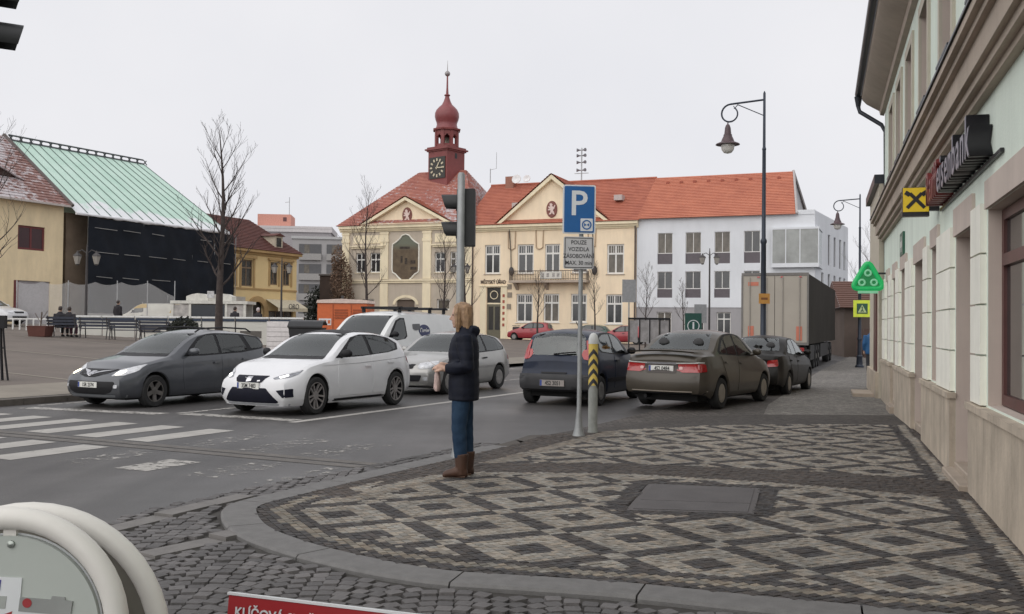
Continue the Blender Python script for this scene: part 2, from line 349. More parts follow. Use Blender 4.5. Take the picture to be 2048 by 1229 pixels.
# mosaic colours
A0 = R(26.5); UA = (math.cos(A0), math.sin(A0)); VA = (math.sin(A0), -math.cos(A0)); PIT = .868; XC = (.73, 8.61)
BN = [(-1.35,9.3),(-.79,10.2),(-.32,10.43),(1.27,10.4),(2.45,10.01),(3.33,9.57),(3.91,9.21),(4.6,8.75)]
BF = [(-1.2,10.0),(-.62,11.0),(-.12,11.12),(1.26,11.2),(2.67,10.9),(3.68,10.6),(4.35,10.26),(4.9,9.9)]
HATCH = [(.98,8.35),(2.06,8.23),(2.46,9.58),(1.38,9.80)]
BAND = BN + list(reversed(BF))
LIGHT, DARK, BROWN = (.265, .240, .205), (.068, .062, .060), (.086, .074, .067)
def kind_at(x, y):
    if dist_line(HATCH + HATCH[:1], x, y) < .16 or inside(HATCH, x, y): return DARK
    if inside(BAND, x, y): return BROWN
    f = fdist(x, y)
    if f < .11: return BROWN
    if f < .23: return LIGHT
    if f < .36: return DARK
    if dist_line(BN, x, y) < .17 and y < 10.5: return LIGHT
    dk = dist_line(KIC, x, y) if y < 9.2 else 9; s = EX.x*x+EX.y*y; t = RT.x*x+RT.y*y
    if t > 7.2 and s < -5.0:
        w = s + 5.78
        if w < .52: return BROWN
        if w < .74: return (.21, .185, .155)
    else:
        if dk < .13: return DARK
        if dk < .24: return (.22, .195, .16)
        if dk < .36: return DARK
    u = (x-XC[0])*UA[0]+(y-XC[1])*UA[1]; v = (x-XC[0])*VA[0]+(y-XC[1])*VA[1]
    du = abs((u/PIT+.5) % 1-.5)*PIT; dv = abs((v/PIT+.5) % 1-.5)*PIT; b = PIT/16*1.6
    if du < b and dv < b: return LIGHT
    if du < b or dv < b: return DARK
    if PIT/2-du < PIT/16*2.6 and PIT/2-dv < PIT/16*2.6: return DARK
    return LIGHT
KIC = KI[::5] + KI[-1:]; PVI = KI[::3] + KI[-1:] + PAVE_EDGE[1:] + [(FEND.x, FEND.y), tuple(FP0 - FD*1.2)]
st = MB(); cols = []; q = PIT/16
r2 = random.Random(3)
for iu in range(-110, 160):
    for iv in range(-160, 110):
        u, v = iu*q, iv*q
        x, y = XC[0]+u*UA[0]+v*VA[0], XC[1]+u*UA[1]+v*VA[1]
        if y < 4.6 or y > 16.2 or x > 6.8 or not inside(PVI, x, y) or fdist(x, y) < .02 or inside(HATCH, x, y): continue
        c = kind_at(x, y)
        if r2.random() < .012: c = LIGHT if c is DARK else c
        k = .74 + .52*r2.random(); w = 1+(r2.random()-.5)*.12; c = (c[0]*k*w, c[1]*k, c[2]*k/w)
        h = q*.5; z = .1 + (r2.random()-.5)*.006; pts = []
        for a, b in ((-1,-1),(1,-1),(1,1),(-1,1)):
            hu, hv = a*h*(.985-.09*r2.random()), b*h*(.985-.09*r2.random())
            pts.append((x+hu*UA[0]+hv*VA[0], y+hu*UA[1]+hv*VA[1]))
        cx, cy = x, y
        top = [(cx+(p[0]-cx)*.93, cy+(p[1]-cy)*.93, z) for p in pts]; bot = [(p[0], p[1], .080) for p in pts]
        st.add(bot+top, [(7,6,5,4),(1,0,4,5),(2,1,5,6),(3,2,6,7),(0,3,7,4)]); cols += [c]*5
o = st.build('mosaic_setts', attr_mat('mosaic_stone'), pave); set_tint(o, cols); tag(o, kind='stuff')
# inspection cover set into the mosaic
k = MB(); H0 = [Vector((*p, 0)) for p in HATCH]; hc = sum(H0, Vector())/4
def hq(f): return [(hc+(p-hc)*f) for p in H0]
k.slab([(p.x, p.y) for p in hq(.985)], .07, .098); cover = k.build('inspection_cover', mat('cover_frame', (.09,.082,.08), rough=.7, metal=.2), pave, fix=True)
for a0, a1 in ((.04,.335),(.345,.96)):
    k = MB(); b = hq(.985); P = lambda u, v: b[0].lerp(b[1], u).lerp(b[3].lerp(b[2], u), v)
    k.slab([(P(u, v).x, P(u, v).y) for u, v in ((.05,a0),(.95,a0),(.95,a1),(.05,a1))], .09, .103)
    k.build('cover_plate', mat('cover_plate', (.095,.088,.088), rough=.8, scale=3, bump=.5, bscale=70), cover, fix=True)
# flush cobbled strip behind the corner: ramp, parking bay, far pavement
def sett_mat(name, col, scale, w=.0):
    m = mat(name, col, rough=.85, scale=.6, var=.16); t = m.node_tree; b = t.nodes['Principled BSDF']
    tcn = t.nodes.new('ShaderNodeTexCoord'); vo = t.nodes.new('ShaderNodeTexVoronoi'); vo.feature = 'DISTANCE_TO_EDGE'; vo.inputs['Scale'].default_value = scale; vo.inputs['Randomness'].default_value = .55
    t.links.new(tcn.outputs['Object'], vo.inputs['Vector'])
    r = t.nodes.new('ShaderNodeMapRange'); r.inputs[1].default_value = .02; r.inputs[2].default_value = .14; t.links.new(vo.outputs['Distance'], r.inputs[0])
    bp = t.nodes.new('ShaderNodeBump'); bp.inputs['Strength'].default_value = .7; bp.inputs['Distance'].default_value = .012
    t.links.new(r.outputs[0], bp.inputs['Height']); t.links.new(bp.outputs[0], b.inputs['Normal'])
    v2 = t.nodes.new('ShaderNodeTexVoronoi'); v2.inputs['Scale'].default_value = scale; v2.inputs['Randomness'].default_value = .55; t.links.new(tcn.outputs['Object'], v2.inputs['Vector'])
    mr = t.nodes.new('ShaderNodeMapRange'); mr.inputs[3].default_value = .68; mr.inputs[4].default_value = 1.3; sx = t.nodes.new('ShaderNodeSeparateColor'); t.links.new(v2.outputs['Color'], sx.inputs[0]); t.links.new(sx.outputs[0], mr.inputs[0])
    ml = t.nodes.new('ShaderNodeMath'); ml.operation = 'MULTIPLY'; r3 = t.nodes.new('ShaderNodeMapRange'); r3.inputs[3].default_value = .55; t.links.new(r.outputs[0], r3.inputs[0]); t.links.new(mr.outputs[0], ml.inputs[0]); t.links.new(r3.outputs[0], ml.inputs[1])
    vm = t.nodes.new('ShaderNodeVectorMath'); vm.operation = 'SCALE'; src = b.inputs['Base Color'].links[0].from_socket
    t.links.new(src, vm.inputs[0]); t.links.new(ml.outputs[0], vm.inputs[3]); t.links.new(vm.outputs[0], b.inputs['Base Color'])
    return m
k = MB(); e1 = [(p[0], p[1], .098 if i else .03) for i, p in enumerate(PAVE_EDGE)] + [(7.2, 16.2, .098)]
e2 = [(.9,15.4,.008),(1.75,16.4,.008),(2.8,17.6,.010),(3.6,18.2,.014),(4.8,18.6,.02),(5.7,18.8,.02),(6.8,18.8,.02),(8.0,18.8,.02)]
k.add(e1+e2, [(i, i+1, i+9, i+8) for i in range(7)])
tag(k.build('crossing_band', sett_mat('sett_dark', (.062,.053,.047), 11)), 'dark sett ramp across the pavement', kind='structure')
a, b = ST(-6.15, 13.2), ST(-6.15, 80)
k = MB(); k.add([(.9,15.4,.007),(1.75,16.4,.007),(2.8,17.6,.009),(3.6,18.2,.013),(4.8,18.6,.019),(30,80,.019),(b.x,b.y,.006)], [(0,1,2,3,4,5,6)])
tag(k.build('parking_bay', sett_mat('sett_parking', (.085,.075,.068), 9)), 'brownish sett parking strip beside the road', kind='structure')
k = MB(); k.add([(4.8,18.55,.024),(8.2,18.75,.024),(9.2,23.4,.024),(30,64,.024),(22.5,64,.024),(12.3,38.8,.024),(5.5,20.9,.024)], [(0,1,2,3,4,5,6)])
tag(k.build('far_pavement', sett_mat('sett_grey', (.185,.172,.155), 12)), 'pale grey sett pavement running along the houses', kind='structure')

# big cobbles of the side street in the foreground
CB = [(-4.2,4.2),(-3.72,6.7),(-3.23,8.1),(-2.78,9.4)] + list(reversed([p for p in KD if p[1] < 9.2 or p[0] > 0][:])) + [(6.5,2.5),(-4.2,2.5)]
CB = [(-4.3,4.0),(-3.75,6.6),(-3.23,8.05),(-2.72,9.5),(-2.2,10.4),(-1.7,11.2),(-1.62,10.2)] + [p for p in reversed(KD) if p[1] < 10.1] + [(6.0,2.6),(-4.3,2.6)]
def cz(x, y): return .055*max(0, 1-dist_line(KD[::4], x, y)/1.1)*max(0, min(1, (9.4-y)/1.2))
k = MB(); k.add([(p[0], p[1], .0035) for p in CB], [tuple(range(len(CB)))]); gx = [-4.3+.15*i for i in range(70)]; gy = [2.6+.15*j for j in range(60)]
for x in gx:
    for y in gy:
        if inside(CB, x+.075, y+.075) or (y < 9.6 and dist_line(KD[::4], x+.075, y+.075) < .22): k.add([(x+a, y+b, .006+cz(x+a, y+b)) for a, b in ((0,0),(.15,0),(.15,.15),(0,.15))], [(0,1,2,3)])
cob = tag(k.build('cobbled_street', mat('cobble_joint', (.05,.046,.042), rough=.95, scale=8)), 'dark fan-laid cobbles of the side street', kind='structure')
STRIPS = [((-3.35,7.05),(-2.45,9.1)),((-2.85,6.3),(-1.98,7.5))]
for a, b in STRIPS:
    a, b = Vector((*a, 0)), Vector((*b, 0)); d = (b-a).normalized(); nn = Vector((-d.y, d.x, 0)); L = (b-a).length; x = 0
    while x < L:
        l = min(.5+.1*rnd.random(), L-x+.01); k = MB(); p0 = a+d*(x+.006); p1 = a+d*(x+l-.006)
        k.slab([(p.x, p.y) for p in (p0-nn*.1, p1-nn*.1, p1+nn*.1, p0+nn*.1)], 0, .036+.006*rnd.random()+cz(p0.x, p0.y)); k.build('channel_slab', mat('channel_slab', (.16,.15,.142), rough=.7, scale=6, bump=.3), cob, fix=True); x += l
def cobble_verts(cx, cy, a, w, d, rr, z0=0.0):
    hz = .022+.012*rr.random(); ca, sa = math.cos(a), math.sin(a); bot = []; top = []
    for i, (p, q_) in enumerate(((-1,-.78),(-.78,-1),(.78,-1),(1,-.78),(1,.78),(.78,1),(-.78,1),(-1,.78))):
        x, y = p*w/2*(.95+.1*rr.random()), q_*d/2*(.95+.1*rr.random())
        bot.append((cx+x*ca-y*sa, cy+x*sa+y*ca, z0)); x *= .92; y *= .92
        top.append((cx+x*ca-y*sa, cy+x*sa+y*ca, z0+hz-.004*rr.random()))
    return bot+[(cx, cy, z0+hz+.002)]+top
CFACES = [(8, 9+(i+1) % 8, 9+i)[::-1] for i in range(8)] + [(i, (i+1) % 8, 9+(i+1) % 8, 9+i) for i in range(8)]
r3 = random.Random(11); cells = []
for j in range(0, 92):
    for i in range(0, 92):
        u = -3.9+i*.104; fan = (u*1.35) % 1.0-.5
        x = u + .012*(r3.random()-.5); y = 3.6+j*.098 + .34*(.25-fan*fan)*2 + .012*(r3.random()-.5)
        if not inside(CB, x, y): continue
        if dist_line(KD[::3], x, y) < .075: continue
        if any(dist_line([a, b], x, y) < .155 for a, b in STRIPS): continue
        px = abs(x) > .46*y+.4
        if y < 4.7 or px: continue
        cells.append((x, y, math.atan(-fan*1.6)))
MCB = attr_mat('cobble_stone', rough=.62, bump=.5, bscale=45, spec=.45)
cells.sort(key=lambda c: c[1]+ (3 if c[1] < 5.15 else 0) + .2*abs(c[0]))
var = []
for i in range(14):
    k = MB(); k.add(cobble_verts(0, 0, 0, 0.101, .093, r3, .0), CFACES); me = bpy.data.meshes.new('cobblestone'); me.from_pydata(k.v, [], k.f); me.materials.append(MCB)
    at = me.color_attributes.new('tint', 'FLOAT_COLOR', 'CORNER'); kk = .066+.062*r3.random(); cc = (kk*1.05, kk*.98, kk*.96)
    at.data.foreach_set('color', [*cc, 1]*len(me.loops)); var.append(me)
for x, y, a in cells[:300]:
    o = obj('cobblestone', r3.choice(var), cob, Matrix.Translation((x, y, .002+cz(x, y))) @ Matrix.Rotation(a+(r3.random()-.5)*.2, 4, 'Z'))
k = MB(); cols = []
for x, y, a in cells[300:]:
    kk = .066+.062*r3.random(); k.add(cobble_verts(x, y, a+(r3.random()-.5)*.2, 0.101, .093, r3, .002+cz(x, y)), CFACES); cols += [(kk*1.05, kk*.98, kk*.96)]*16
# sett gutter rows along the straight kerb
for row in range(4):
    t = 7.3
    while t < 12.2:
        p = ST(-6.2-.115*row, t); kk = .045+.04*r3.random()
        if not inside(CB, p.x, p.y): k.add(cobble_verts(p.x, p.y, -RH+.1*(r3.random()-.5), .105, .118, r3, -.022), CFACES); cols += [(kk*1.05, kk*.98, kk*.94)]*16
        t += .122
o = k.build('cobbles_beyond', MCB, cob); set_tint(o, cols); tag(o, kind='stuff')
# ---------------------------------------------------------------- wall and window helpers (facade frame: x right, y inward, z up)
def wall_open(b, x0, x1, z0, z1, ops, depth=.2, y=0.0, mi=0, mr=None):
    """front skin with rectangular openings and their reveals"""
    mr = mi if mr is None else mr
    xs = sorted({x0, x1, *[v for o in ops for v in o[:2]]}); zs = sorted({z0, z1, *[v for o in ops for v in o[2:4]]})
    for a, c in zip(xs, xs[1:]):
        for d, e in zip(zs, zs[1:]):
            if any(o[0] <= a and c <= o[1] and o[2] <= d and e <= o[3] for o in ops): continue
            if a < x0 or c > x1 or d < z0 or e > z1: continue
            b.add([(a,y,d),(c,y,d),(c,y,e),(a,y,e)], [(0,1,2,3)], mi)
    for o in ops:
        a, c, d, e = o[:4]; q = y+depth
        b.add([(a,y,d),(a,q,d),(a,q,e),(a,y,e)], [(0,1,2,3)], mr); b.add([(c,y,d),(c,q,d),(c,q,e),(c,y,e)], [(3,2,1,0)], mr)
        b.add([(a,y,d),(c,y,d),(c,q,d),(a,q,d)], [(0,1,2,3)], mr); b.add([(a,y,e),(c,y,e),(c,q,e),(a,q,e)], [(3,2,1,0)], mr)
MWHITEF = mat('white_window_frame', (.72,.71,.68), rough=.5, var=.05)
MPANE = mat('window_pane', (.03,.032,.035), rough=.12, spec=.8, scale=1.5, var=.4, coord='Generated')
MDIM = mat('window_pane_curtained', (.12,.105,.085), rough=.25, spec=.6, scale=2.0, var=.35, coord='Generated')
MPANE2 = mat('window_pane_sheer', (.075,.075,.08), rough=.1, spec=.8, scale=2.5, var=.5, coord='Generated'); wr = random.Random(5)
def window(par, x0, x1, z0, z1, y=.12, cols=2, rows=(.68,), fr=.07, mf=None, mp=None, sill=None, name='window', barred=0):
    """frame bars as one mesh, each pane a sub-part"""
    mf = mf or MWHITEF; mp = mp or wr.choice((MPANE, MPANE, MPANE2, MDIM, MPANE)); b = MB(); w = x1-x0; h = z1-z0
    b.box(x0, x0+fr, y, y+.06, z0, z1); b.box(x1-fr, x1, y, y+.06, z0, z1); b.box(x0+fr, x1-fr, y, y+.06, z0, z0+fr); b.box(x0+fr, x1-fr, y, y+.06, z1-fr, z1)
    xs = [x0+fr] + [x0+w*i/cols for i in range(1, cols)] + [x1-fr]; zs = [z0+fr] + [z0+h*r for r in rows] + [z1-fr]
    for x in xs[1:-1]: b.box(x-fr*.5, x+fr*.5, y+.003, y+.057, z0+fr, z1-fr)
    for z in zs[1:-1]: b.box(x0+fr, x1-fr, y-.012, y+.05, z-fr*.55, z+fr*.55)
    if barred:      # small glazing bars in the fanlight
        for i in range(cols):
            for k in range(1, barred+1):
                x = lerp(xs[i], xs[i+1], k/(barred+1)); b.box(x-.018, x+.018, y+.006, y+.05, zs[-2]+fr*.5, zs[-1])
    o = b.build(name, mf, par)
    for i in range(len(xs)-1):
        for j in range(len(zs)-1):
            p = MB(); p.box(xs[i]-.01, xs[i+1]+.01, y+.025, y+.034, zs[j]-.01, zs[j+1]+.01); p.build('pane', mp, o)
    if sill:
        p = MB(); p.box(x0-.08, x1+.08, -.07, y, z0-.07, z0-.005); p.build('sill', sill, o)
    return o
def weather(m, sx=2.2, sz=.25, lo=.86, hi=1.06):
    """rain streaks and blotches over a render colour"""
    t = m.node_tree; b = t.nodes['Principled BSDF']; tcn = t.nodes.new('ShaderNodeTexCoord'); mp = t.nodes.new('ShaderNodeMapping'); mp.inputs['Scale'].default_value = (sx, sx, sz); t.links.new(tcn.outputs['Object'], mp.inputs[0])
    n = t.nodes.new('ShaderNodeTexNoise'); n.inputs['Scale'].default_value = 1.0; n.inputs['Detail'].default_value = 8; n.inputs['Roughness'].default_value = .7; t.links.new(mp.outputs[0], n.inputs['Vector'])
    r = t.nodes.new('ShaderNodeMapRange'); r.inputs[1].default_value = .3; r.inputs[2].default_value = .62; r.inputs[3].default_value = lo; r.inputs[4].default_value = hi; t.links.new(n.outputs['Fac'], r.inputs[0])
    vm = t.nodes.new('ShaderNodeVectorMath'); vm.operation = 'SCALE'; src = b.inputs['Base Color'].links[0].from_socket; t.links.new(src, vm.inputs[0]); t.links.new(r.outputs[0], vm.inputs[3]); t.links.new(vm.outputs[0], b.inputs['Base Color']); return m
# ---------------------------------------------------------------- pale green corner building on the right
MMINT = mat('mint_render', (.72,.80,.71), rough=.9, scale=.9, var=.05, bump=.15, bscale=40)
MCREAM = mat('pilaster_render', (.84,.83,.74), rough=.85, scale=2, var=.05)
MPINK = mat('surround_render', (.54,.46,.405), rough=.85, scale=1.5, var=.06)
MSTONE = mat('plinth_stone', (.48,.41,.325), rough=.8, scale=2.3, var=.16, bump=.2, bscale=30, detail=9)
MCORN = mat('cornice_render', (.43,.36,.295), rough=.85, scale=1.5, var=.08)
MBROWNW = mat('brown_window_frame', (.10,.038,.034), rough=.45, scale=4, var=.15)
MDARKM = mat('dark_gutter_metal', (.022,.026,.035), rough=.4, metal=.3, var=.1)
for m_ in (MMINT, MCREAM, MPINK, MCORN): weather(m_, 2.5, .3, .90, 1.04)
weather(MSTONE, 5, 1.2, .74, 1.08)
RBM = frame((3.758, 7.145), (-FD.x, -FD.y), -.044) @ Matrix.Diagonal((1.0925, 1.0925, 1.0925, 1))
rb = empty('corner_building', RBM, 'pale green two-storey building with brown cornice and stone plinth along the right', 'building')
XL, XR = -15.2, 9.0
doors = [(2.2,3.49),(6.44,7.99),(11.38,12.39)]; shopw = [(-2.6,1.5),(4.88,5.72),(9.28,10.48),(13.36,14.25)]
upw = [(1.35,2.35),(3.7,4.7),(6.1,7.1),(8.35,9.35),(10.45,11.4),(12.35,13.3),(-1.1,-.1),(-3.5,-2.5)]
ops = [(-b, -a, .0, 2.5) for a, b in doors] + [(-b, -a, .95, 2.55) for a, b in shopw]
w = MB(); wall_open(w, XL, XR, -.12, 3.5, ops, .26, 0, 0, 1)
wall_open(w, XL, XR, 3.5, 6.75, [(-b, -a, 4.52, 5.85) for a, b in upw], .2, 0, 0, 1)
w.add([(XL,0,-.12),(XL,0,6.75),(XL,9,6.75),(XL,9,-.12)], [(0,1,2,3)]); w.add([(XR,0,-.12),(XR,0,6.75),(XR,9,6.75),(XR,9,-.12)], [(3,2,1,0)])
w.add([(XL,9,-.12),(XR,9,-.12),(XR,9,6.75),(XL,9,6.75)], [(3,2,1,0)])
w.build('wall', [MMINT, MPINK], rb)
for a, b in upw:
    window(rb, -b, -a, 4.52, 5.85, y=.16, rows=(.66,), fr=.06, mf=mat('grey_brown_frame', (.16,.125,.1), rough=.6))
    k = MB(); x0, x1 = -b, -a       # flat plaster surround with sill
    k.box(x0-.15, x0, -.035, 0, 4.4, 6.0); k.box(x1, x1+.15, -.035, 0, 4.4, 6.0); k.box(x0, x1, -.035, 0, 5.85, 6.0); k.box(x0, x1, -.035, 0, 4.4, 4.52)
    k.build('window_surround', mat('surround_pale', (.50,.46,.38), rough=.85, var=.05), rb)
    k = MB(); k.box(x0-.02, x1+.02, -.07, .155, 4.521, 4.55); k.build('sill', MDARKM, rb)
# cornice between the floors: stacked mouldings
k = MB()
for z0, z1, p in ((3.47,3.53,.07),(3.53,3.6,.13),(3.6,3.8,.18),(3.8,3.86,.23),(3.86,3.93,.28)): k.box(XL-.1, XR, -p, 0, z0, z1)
k.build('cornice', MCORN, rb)
k = MB(); k.add([(XL-.12,-.30,3.932),(XR,-.30,3.932),(XR,.0,4.03),(XL-.12,.0,4.03),(XL-.12,-.30,3.955),(XR,-.30,3.955),(XR,.0,4.05),(XL-.12,.0,4.05)], [(3,2,1,0),(4,5,6,7),(0,1,5,4),(0,4,7,3)]); k.build('cornice_flashing', MDARKM, rb)
# coved eave, gutter, roof
k = MB(); pr = [(0,6.25),(-.08,6.27),(-.1,6.36),(-.2,6.42),(-.36,6.52),(-.45,6.62),(-.47,6.72),(0,6.74)]
k.loft([[(x, y, z) for y, z in pr] for x in (XL-.3, XR)]); k.build('eave_cove', MCORN, rb, smooth=30, fix=True)
k = MB(); k.loft([[(x, -.53+.075*math.cos(a), 6.78+.075*math.sin(a)) for a in [math.pi*2*i/10 for i in range(10)]] for x in (XL-.42, XR)]); k.build('gutter', MDARKM, rb, smooth=40, fix=True)
k = MB(); k.add([(XL-.35,-.5,6.76),(XR,-.5,6.76),(XR,5,9.9),(XL-.35,5,9.9),(XL-.35,10,6.76),(XR,10,6.76)], [(0,1,2,3),(3,2,5,4)]); k.build('roof', mat('dark_roof', (.12,.06,.045), rough=.8), rb)
k = MB(); k.tube([(XL-.38,-.53,6.72),(XL-.38,-.53,6.5)], [.09,.05], 10); k.tube([(XL-.38,-.53,6.5),(XL-.36,-.5,6.38),(XL-.12,-.06,6.02),(XL-.08,.02,5.85),(XL-.08,.06,.2)], .045, 10); k.build('downpipe', MDARKM, rb, smooth=50)
# plinth slabs
def slabs(a, b, zt):
    x = -b
    while x < -a-.02:
        l = min(.95+.2*rnd.random(), -a-x)
        if -a-x-l < .25: l = -a-x
        k = MB(); k.box(x+.004, x+l-.004, -.06, 0, -.12, zt-.06); k.build('plinth_slab', MSTONE, rb); x += l
    k = MB(); k.box(-b-.02, -a+.02, -.085, 0, zt-.057, zt); k.build('plinth_cap', MSTONE, rb)
segs = [(-9.0,2.2),(3.49,6.44),(7.99,11.38),(12.39,15.2)]
for a, b in segs: slabs(a, b, .93)
# pilasters of rusticated blocks beside every opening
pil = [(1.56,2.15),(3.49+.05,4.82),(5.78,6.40),(8.05,9.22),(10.54,11.34),(12.44,13.3),(14.31,15.18),(-3.6,-2.66)]
for a, b in pil:
    z = .935; nb = 4; hh = (2.62-z)/nb
    for i in range(nb):
        k = MB(); k.bev(-b+.02, -a-.02, -(i == -1), 0, 0, .045, .012, M=Matrix(((1,0,0,0),(0,0,-1,0),(0,1,0,0),(0,0,0,1))) @ Matrix.Identity(4)) if False else None
        k.box(-b+.02, -a-.02, -.05, 0, z+i*hh+.008, z+(i+1)*hh-.008); k.build('pilaster_block', MCREAM, rb)
for a, b in shopw + doors:
    k = MB(); k.box(-b, -a, -.03, 0, 2.553 if (a, b) in shopw else 2.503, 2.78); k.build('lintel', MPINK, rb)
for i, (a, b) in enumerate(shopw):
    if i == 0: window(rb, -b+.01, -a-.01, .96, 2.54, y=.1, cols=3, rows=(.74,), fr=.085, mf=MBROWNW, mp=mat('shop_glass', (.035,.04,.04), rough=.05, spec=.9), name='shop_window')
    else: window(rb, -b+.01, -a-.01, .96, 2.54, y=.16, cols=1, rows=(.72,), fr=.06, mf=mat('grey_shop_frame', (.17,.13,.115), rough=.5), mp=MPANE if i > 1 else mat('poster_glass', (.30,.32,.36), rough=.3, scale=2.5, var=.35), name='shop_window')
for i, (a, b) in enumerate(doors):
    k = MB(); k.box(-b+.01, -a-.01, .2, .25, .24, 2.48); d = k.build('door', MBROWNW, rb)
    for x0, x1 in ((-b+.12, (-a-b)/2-.05), ((-a-b)/2+.05, -a-.12)):
        q = MB(); q.box(x0, x1, .19, .2, 1.2, 2.3); q.build('pane', MPANE, d); q = MB(); q.box(x0, x1, .192, .2, .35, 1.05); q.build('door_panel', mat('brown_panel', (.06,.03,.025), rough=.5), d)
    q = MB(); q.tube([((-a-b)/2+.04,.16,1.05),((-a-b)/2+.04,.16,1.3)], .012, 6); q.build('handle', mat('steel', (.5,.5,.5), rough=.3, metal=1), d)
    k = MB(); k.bev(-b+.004, -a-.004, -.13 if i != 1 else .002, .195, -.02, .185 if i != 1 else .235, .01); k.build('step', mat('step_stone', (.36,.30,.24), rough=.8, scale=3), rb)
    if i != 1:
        k = MB(); k.bev(-b+.006, -a-.006, -.02, .195, .187, .24, .01); k.build('step', MATS['step_stone'], rb)
k = MB(); k.box(-3.58, -3.5, -.02, .0, 1.0, 1.0+.01)
# raised bank lettering, red at its start
MBLK = mat('letter_black', (.012,.012,.015), rough=.4); MLIL = mat('letter_face', (.20,.19,.23), rough=.4); MRED = mat('letter_red', (.17,.03,.03), rough=.4)
lt = empty('bank_lettering', RBM @ Matrix.Translation((-2.7,0,3.12)), 'raised bank name lettering on the pale green wall above the brown window', 'sign')
x = -1.95; word = 'Raiffeisenbank'; adv = {'i': .13, 'f': .165, 'R': .30, 'k': .275, 's': .24}
for i, ch in enumerate(word):
    a = adv.get(ch, .275)*1.02
    o = text('letter', ch, .50, Matrix.Translation((x+a/2, -.09, 0)) @ UP, MRED if i < 5 else MBLK, lt, ext=.085, bold=.012)
    text('letter_face', ch, .50, Matrix.Translation((0,0,.088)), MRED if i < 5 else MLIL, o, ext=.002, bold=.004)
    x += a
k = MB(); k.box(-1.95, 1.95, -.03, -.004, -.22, -.19); k.build('mounting_rail', MBLK, lt)
# small yellow projecting sign with crossed black mark, facing along the pavement
ys = empty('projecting_sign', RBM @ Matrix.Translation((-5.0,0,2.93)), 'small yellow box sign with black crossed mark projecting from wall', 'sign')
MYEL = mat('sign_yellow', (.72,.50,.02), rough=.4, var=.04, emit=(.72,.5,.02), estr=.08)
k = MB(); k.box(-.06, .06, -.40, -.11, 0, .29); k.build('box', [MBLK], ys)
k = MB(); k.box(.061, .068, -.395, -.115, .005, .285); k.build('face', MYEL, ys)
k = MB(); k.box(-.05, .05, -.11, 0, .02, .27); k.build('bracket', MBLK, ys)
def bar(b, p, q, w, x0, x1):
    p, q = Vector(p), Vector(q); d = (q-p).normalized(); n = Vector((-d.y, d.x))*w/2
    v = [p+n, p-n, q-n, q+n]; b.add([(x0, a.x, a.y) for a in v]+[(x1, a.x, a.y) for a in v], [(0,1,2,3),(7,6,5,4),(0,4,5,1),(1,5,6,2),(2,6,7,3),(3,7,4,0)])
k = MB(); bar(k, (-.35,.05), (-.19,.22), .04, .069, .072); bar(k, (-.16,.05), (-.32,.22), .04, .0695, .0725)
bar(k, (-.19,.20), (-.14,.235), .05, .070, .0735); bar(k, (-.32,.20), (-.37,.235), .05, .070, .0735); k.build('emblem', MBLK, ys, fix=True)
k = MB(); k.box(-.062, .062, -.402, -.108, -.045, -.002); k.build('sign_base', MBLK, ys)
# flat pharmacy sign on the wall and faint lettering
k = MB(); k.box(-.32, .32, -.035, -.002, -.19, .19); fs = k.build('wall_sign', mat('sign_green', (.02,.10,.06), rough=.4)); fs.matrix_world = RBM @ Matrix.Translation((-10.1,0,2.98)); tag(fs, 'dark green flat sign on the pale wall beyond the yellow sign', 'sign')
k = MB(); k.box(-.05, .05, -.04, -.036, -.13, .13); k.box(-.13, -.05, -.04, -.036, -.05, .05); k.box(.05, .13, -.04, -.036, -.05, .05); k.build('white_cross', MWHITEF, fs)
# lit green triangle hung from the wall
tr = empty('green_neon_sign', RBM @ Matrix.Translation((-14.6,-.36,2.42)), 'glowing green triangle sign hanging from the far end of the pale building', 'neon sign')
MNEON = mat('neon_green', (.01,.3,.08), rough=.4, emit=(.005,.30,.08), estr=.5); MNEON2 = mat('neon_pale', (.2,.5,.3), rough=.4, emit=(.2,.5,.3), estr=.3)
def ring(b, pts, r): b.tube(pts+[pts[0], pts[1]], r, 8)
tri = [(0,-.30,.05),(0,.30,.05),(0,.22,.28),(0,.0,.62),(0,-.22,.28)]
pts = [(0, *p) for p in rounded([(-.33,.0),(.33,.0),(0,.6)], .16, 5)]
k = MB(); ring(k, pts, .055); k.build('tube', MNEON, tr, smooth=60)
k = MB(); k.prism([(p[1]*.86, p[2]*.86+.03) for p in pts], -.02, .02, M=Matrix.Rotation(R(90), 4, 'Z')); k.build('back_plate', mat('neon_back', (.01,.16,.05), rough=.5, emit=(.01,.3,.08), estr=.25), tr, fix=True)
for c in ((-.12,.13),(.12,.13),(0,.33)):
    k = MB(); q = [(.03, c[0]+.06*math.cos(a), c[1]+.06*math.sin(a)) for a in [math.pi*2*i/10 for i in range(10)]]; ring(k, q, .022); k.build('tube', MNEON2, tr, smooth=60)
k = MB(); k.box(-.03, .03, .2, .36, .3, .34); k.build('bracket', MBLK, tr)
k = MB(); k.box(-.04, .05, -.2, .2, -.1, -.045); k.build('foot_plate', MNEON2, tr)
# neighbouring house just beyond
nb = empty('neighbour_house', RBM, 'narrow cream neighbour house past the pale green building', 'building')
k = MB(); k.box(-19.5, XL-.2, -.1, 6, -.1, 4.75); k.build('wall', mat('neighbour_render', (.52,.47,.38), rough=.9, var=.06), nb)
k = MB(); k.box(-19.6, XL-.19, -.2, 6, 4.752, 4.95); k.build('parapet', MDARKM, nb)
k = MB(); k.box(-19.5, XL-.22, -.17, -.1, -.1, .62); k.build('plinth', MSTONE, nb)
k = MB(); k.bev(-17.2, -15.75, -.62, -.175, -.1, .14, .01); k.build('step', MATS['step_stone'], nb)
k = MB(); k.box(-17.0, -15.95, -.13, -.1, .63, 2.4); k.build('door', MBROWNW, nb)
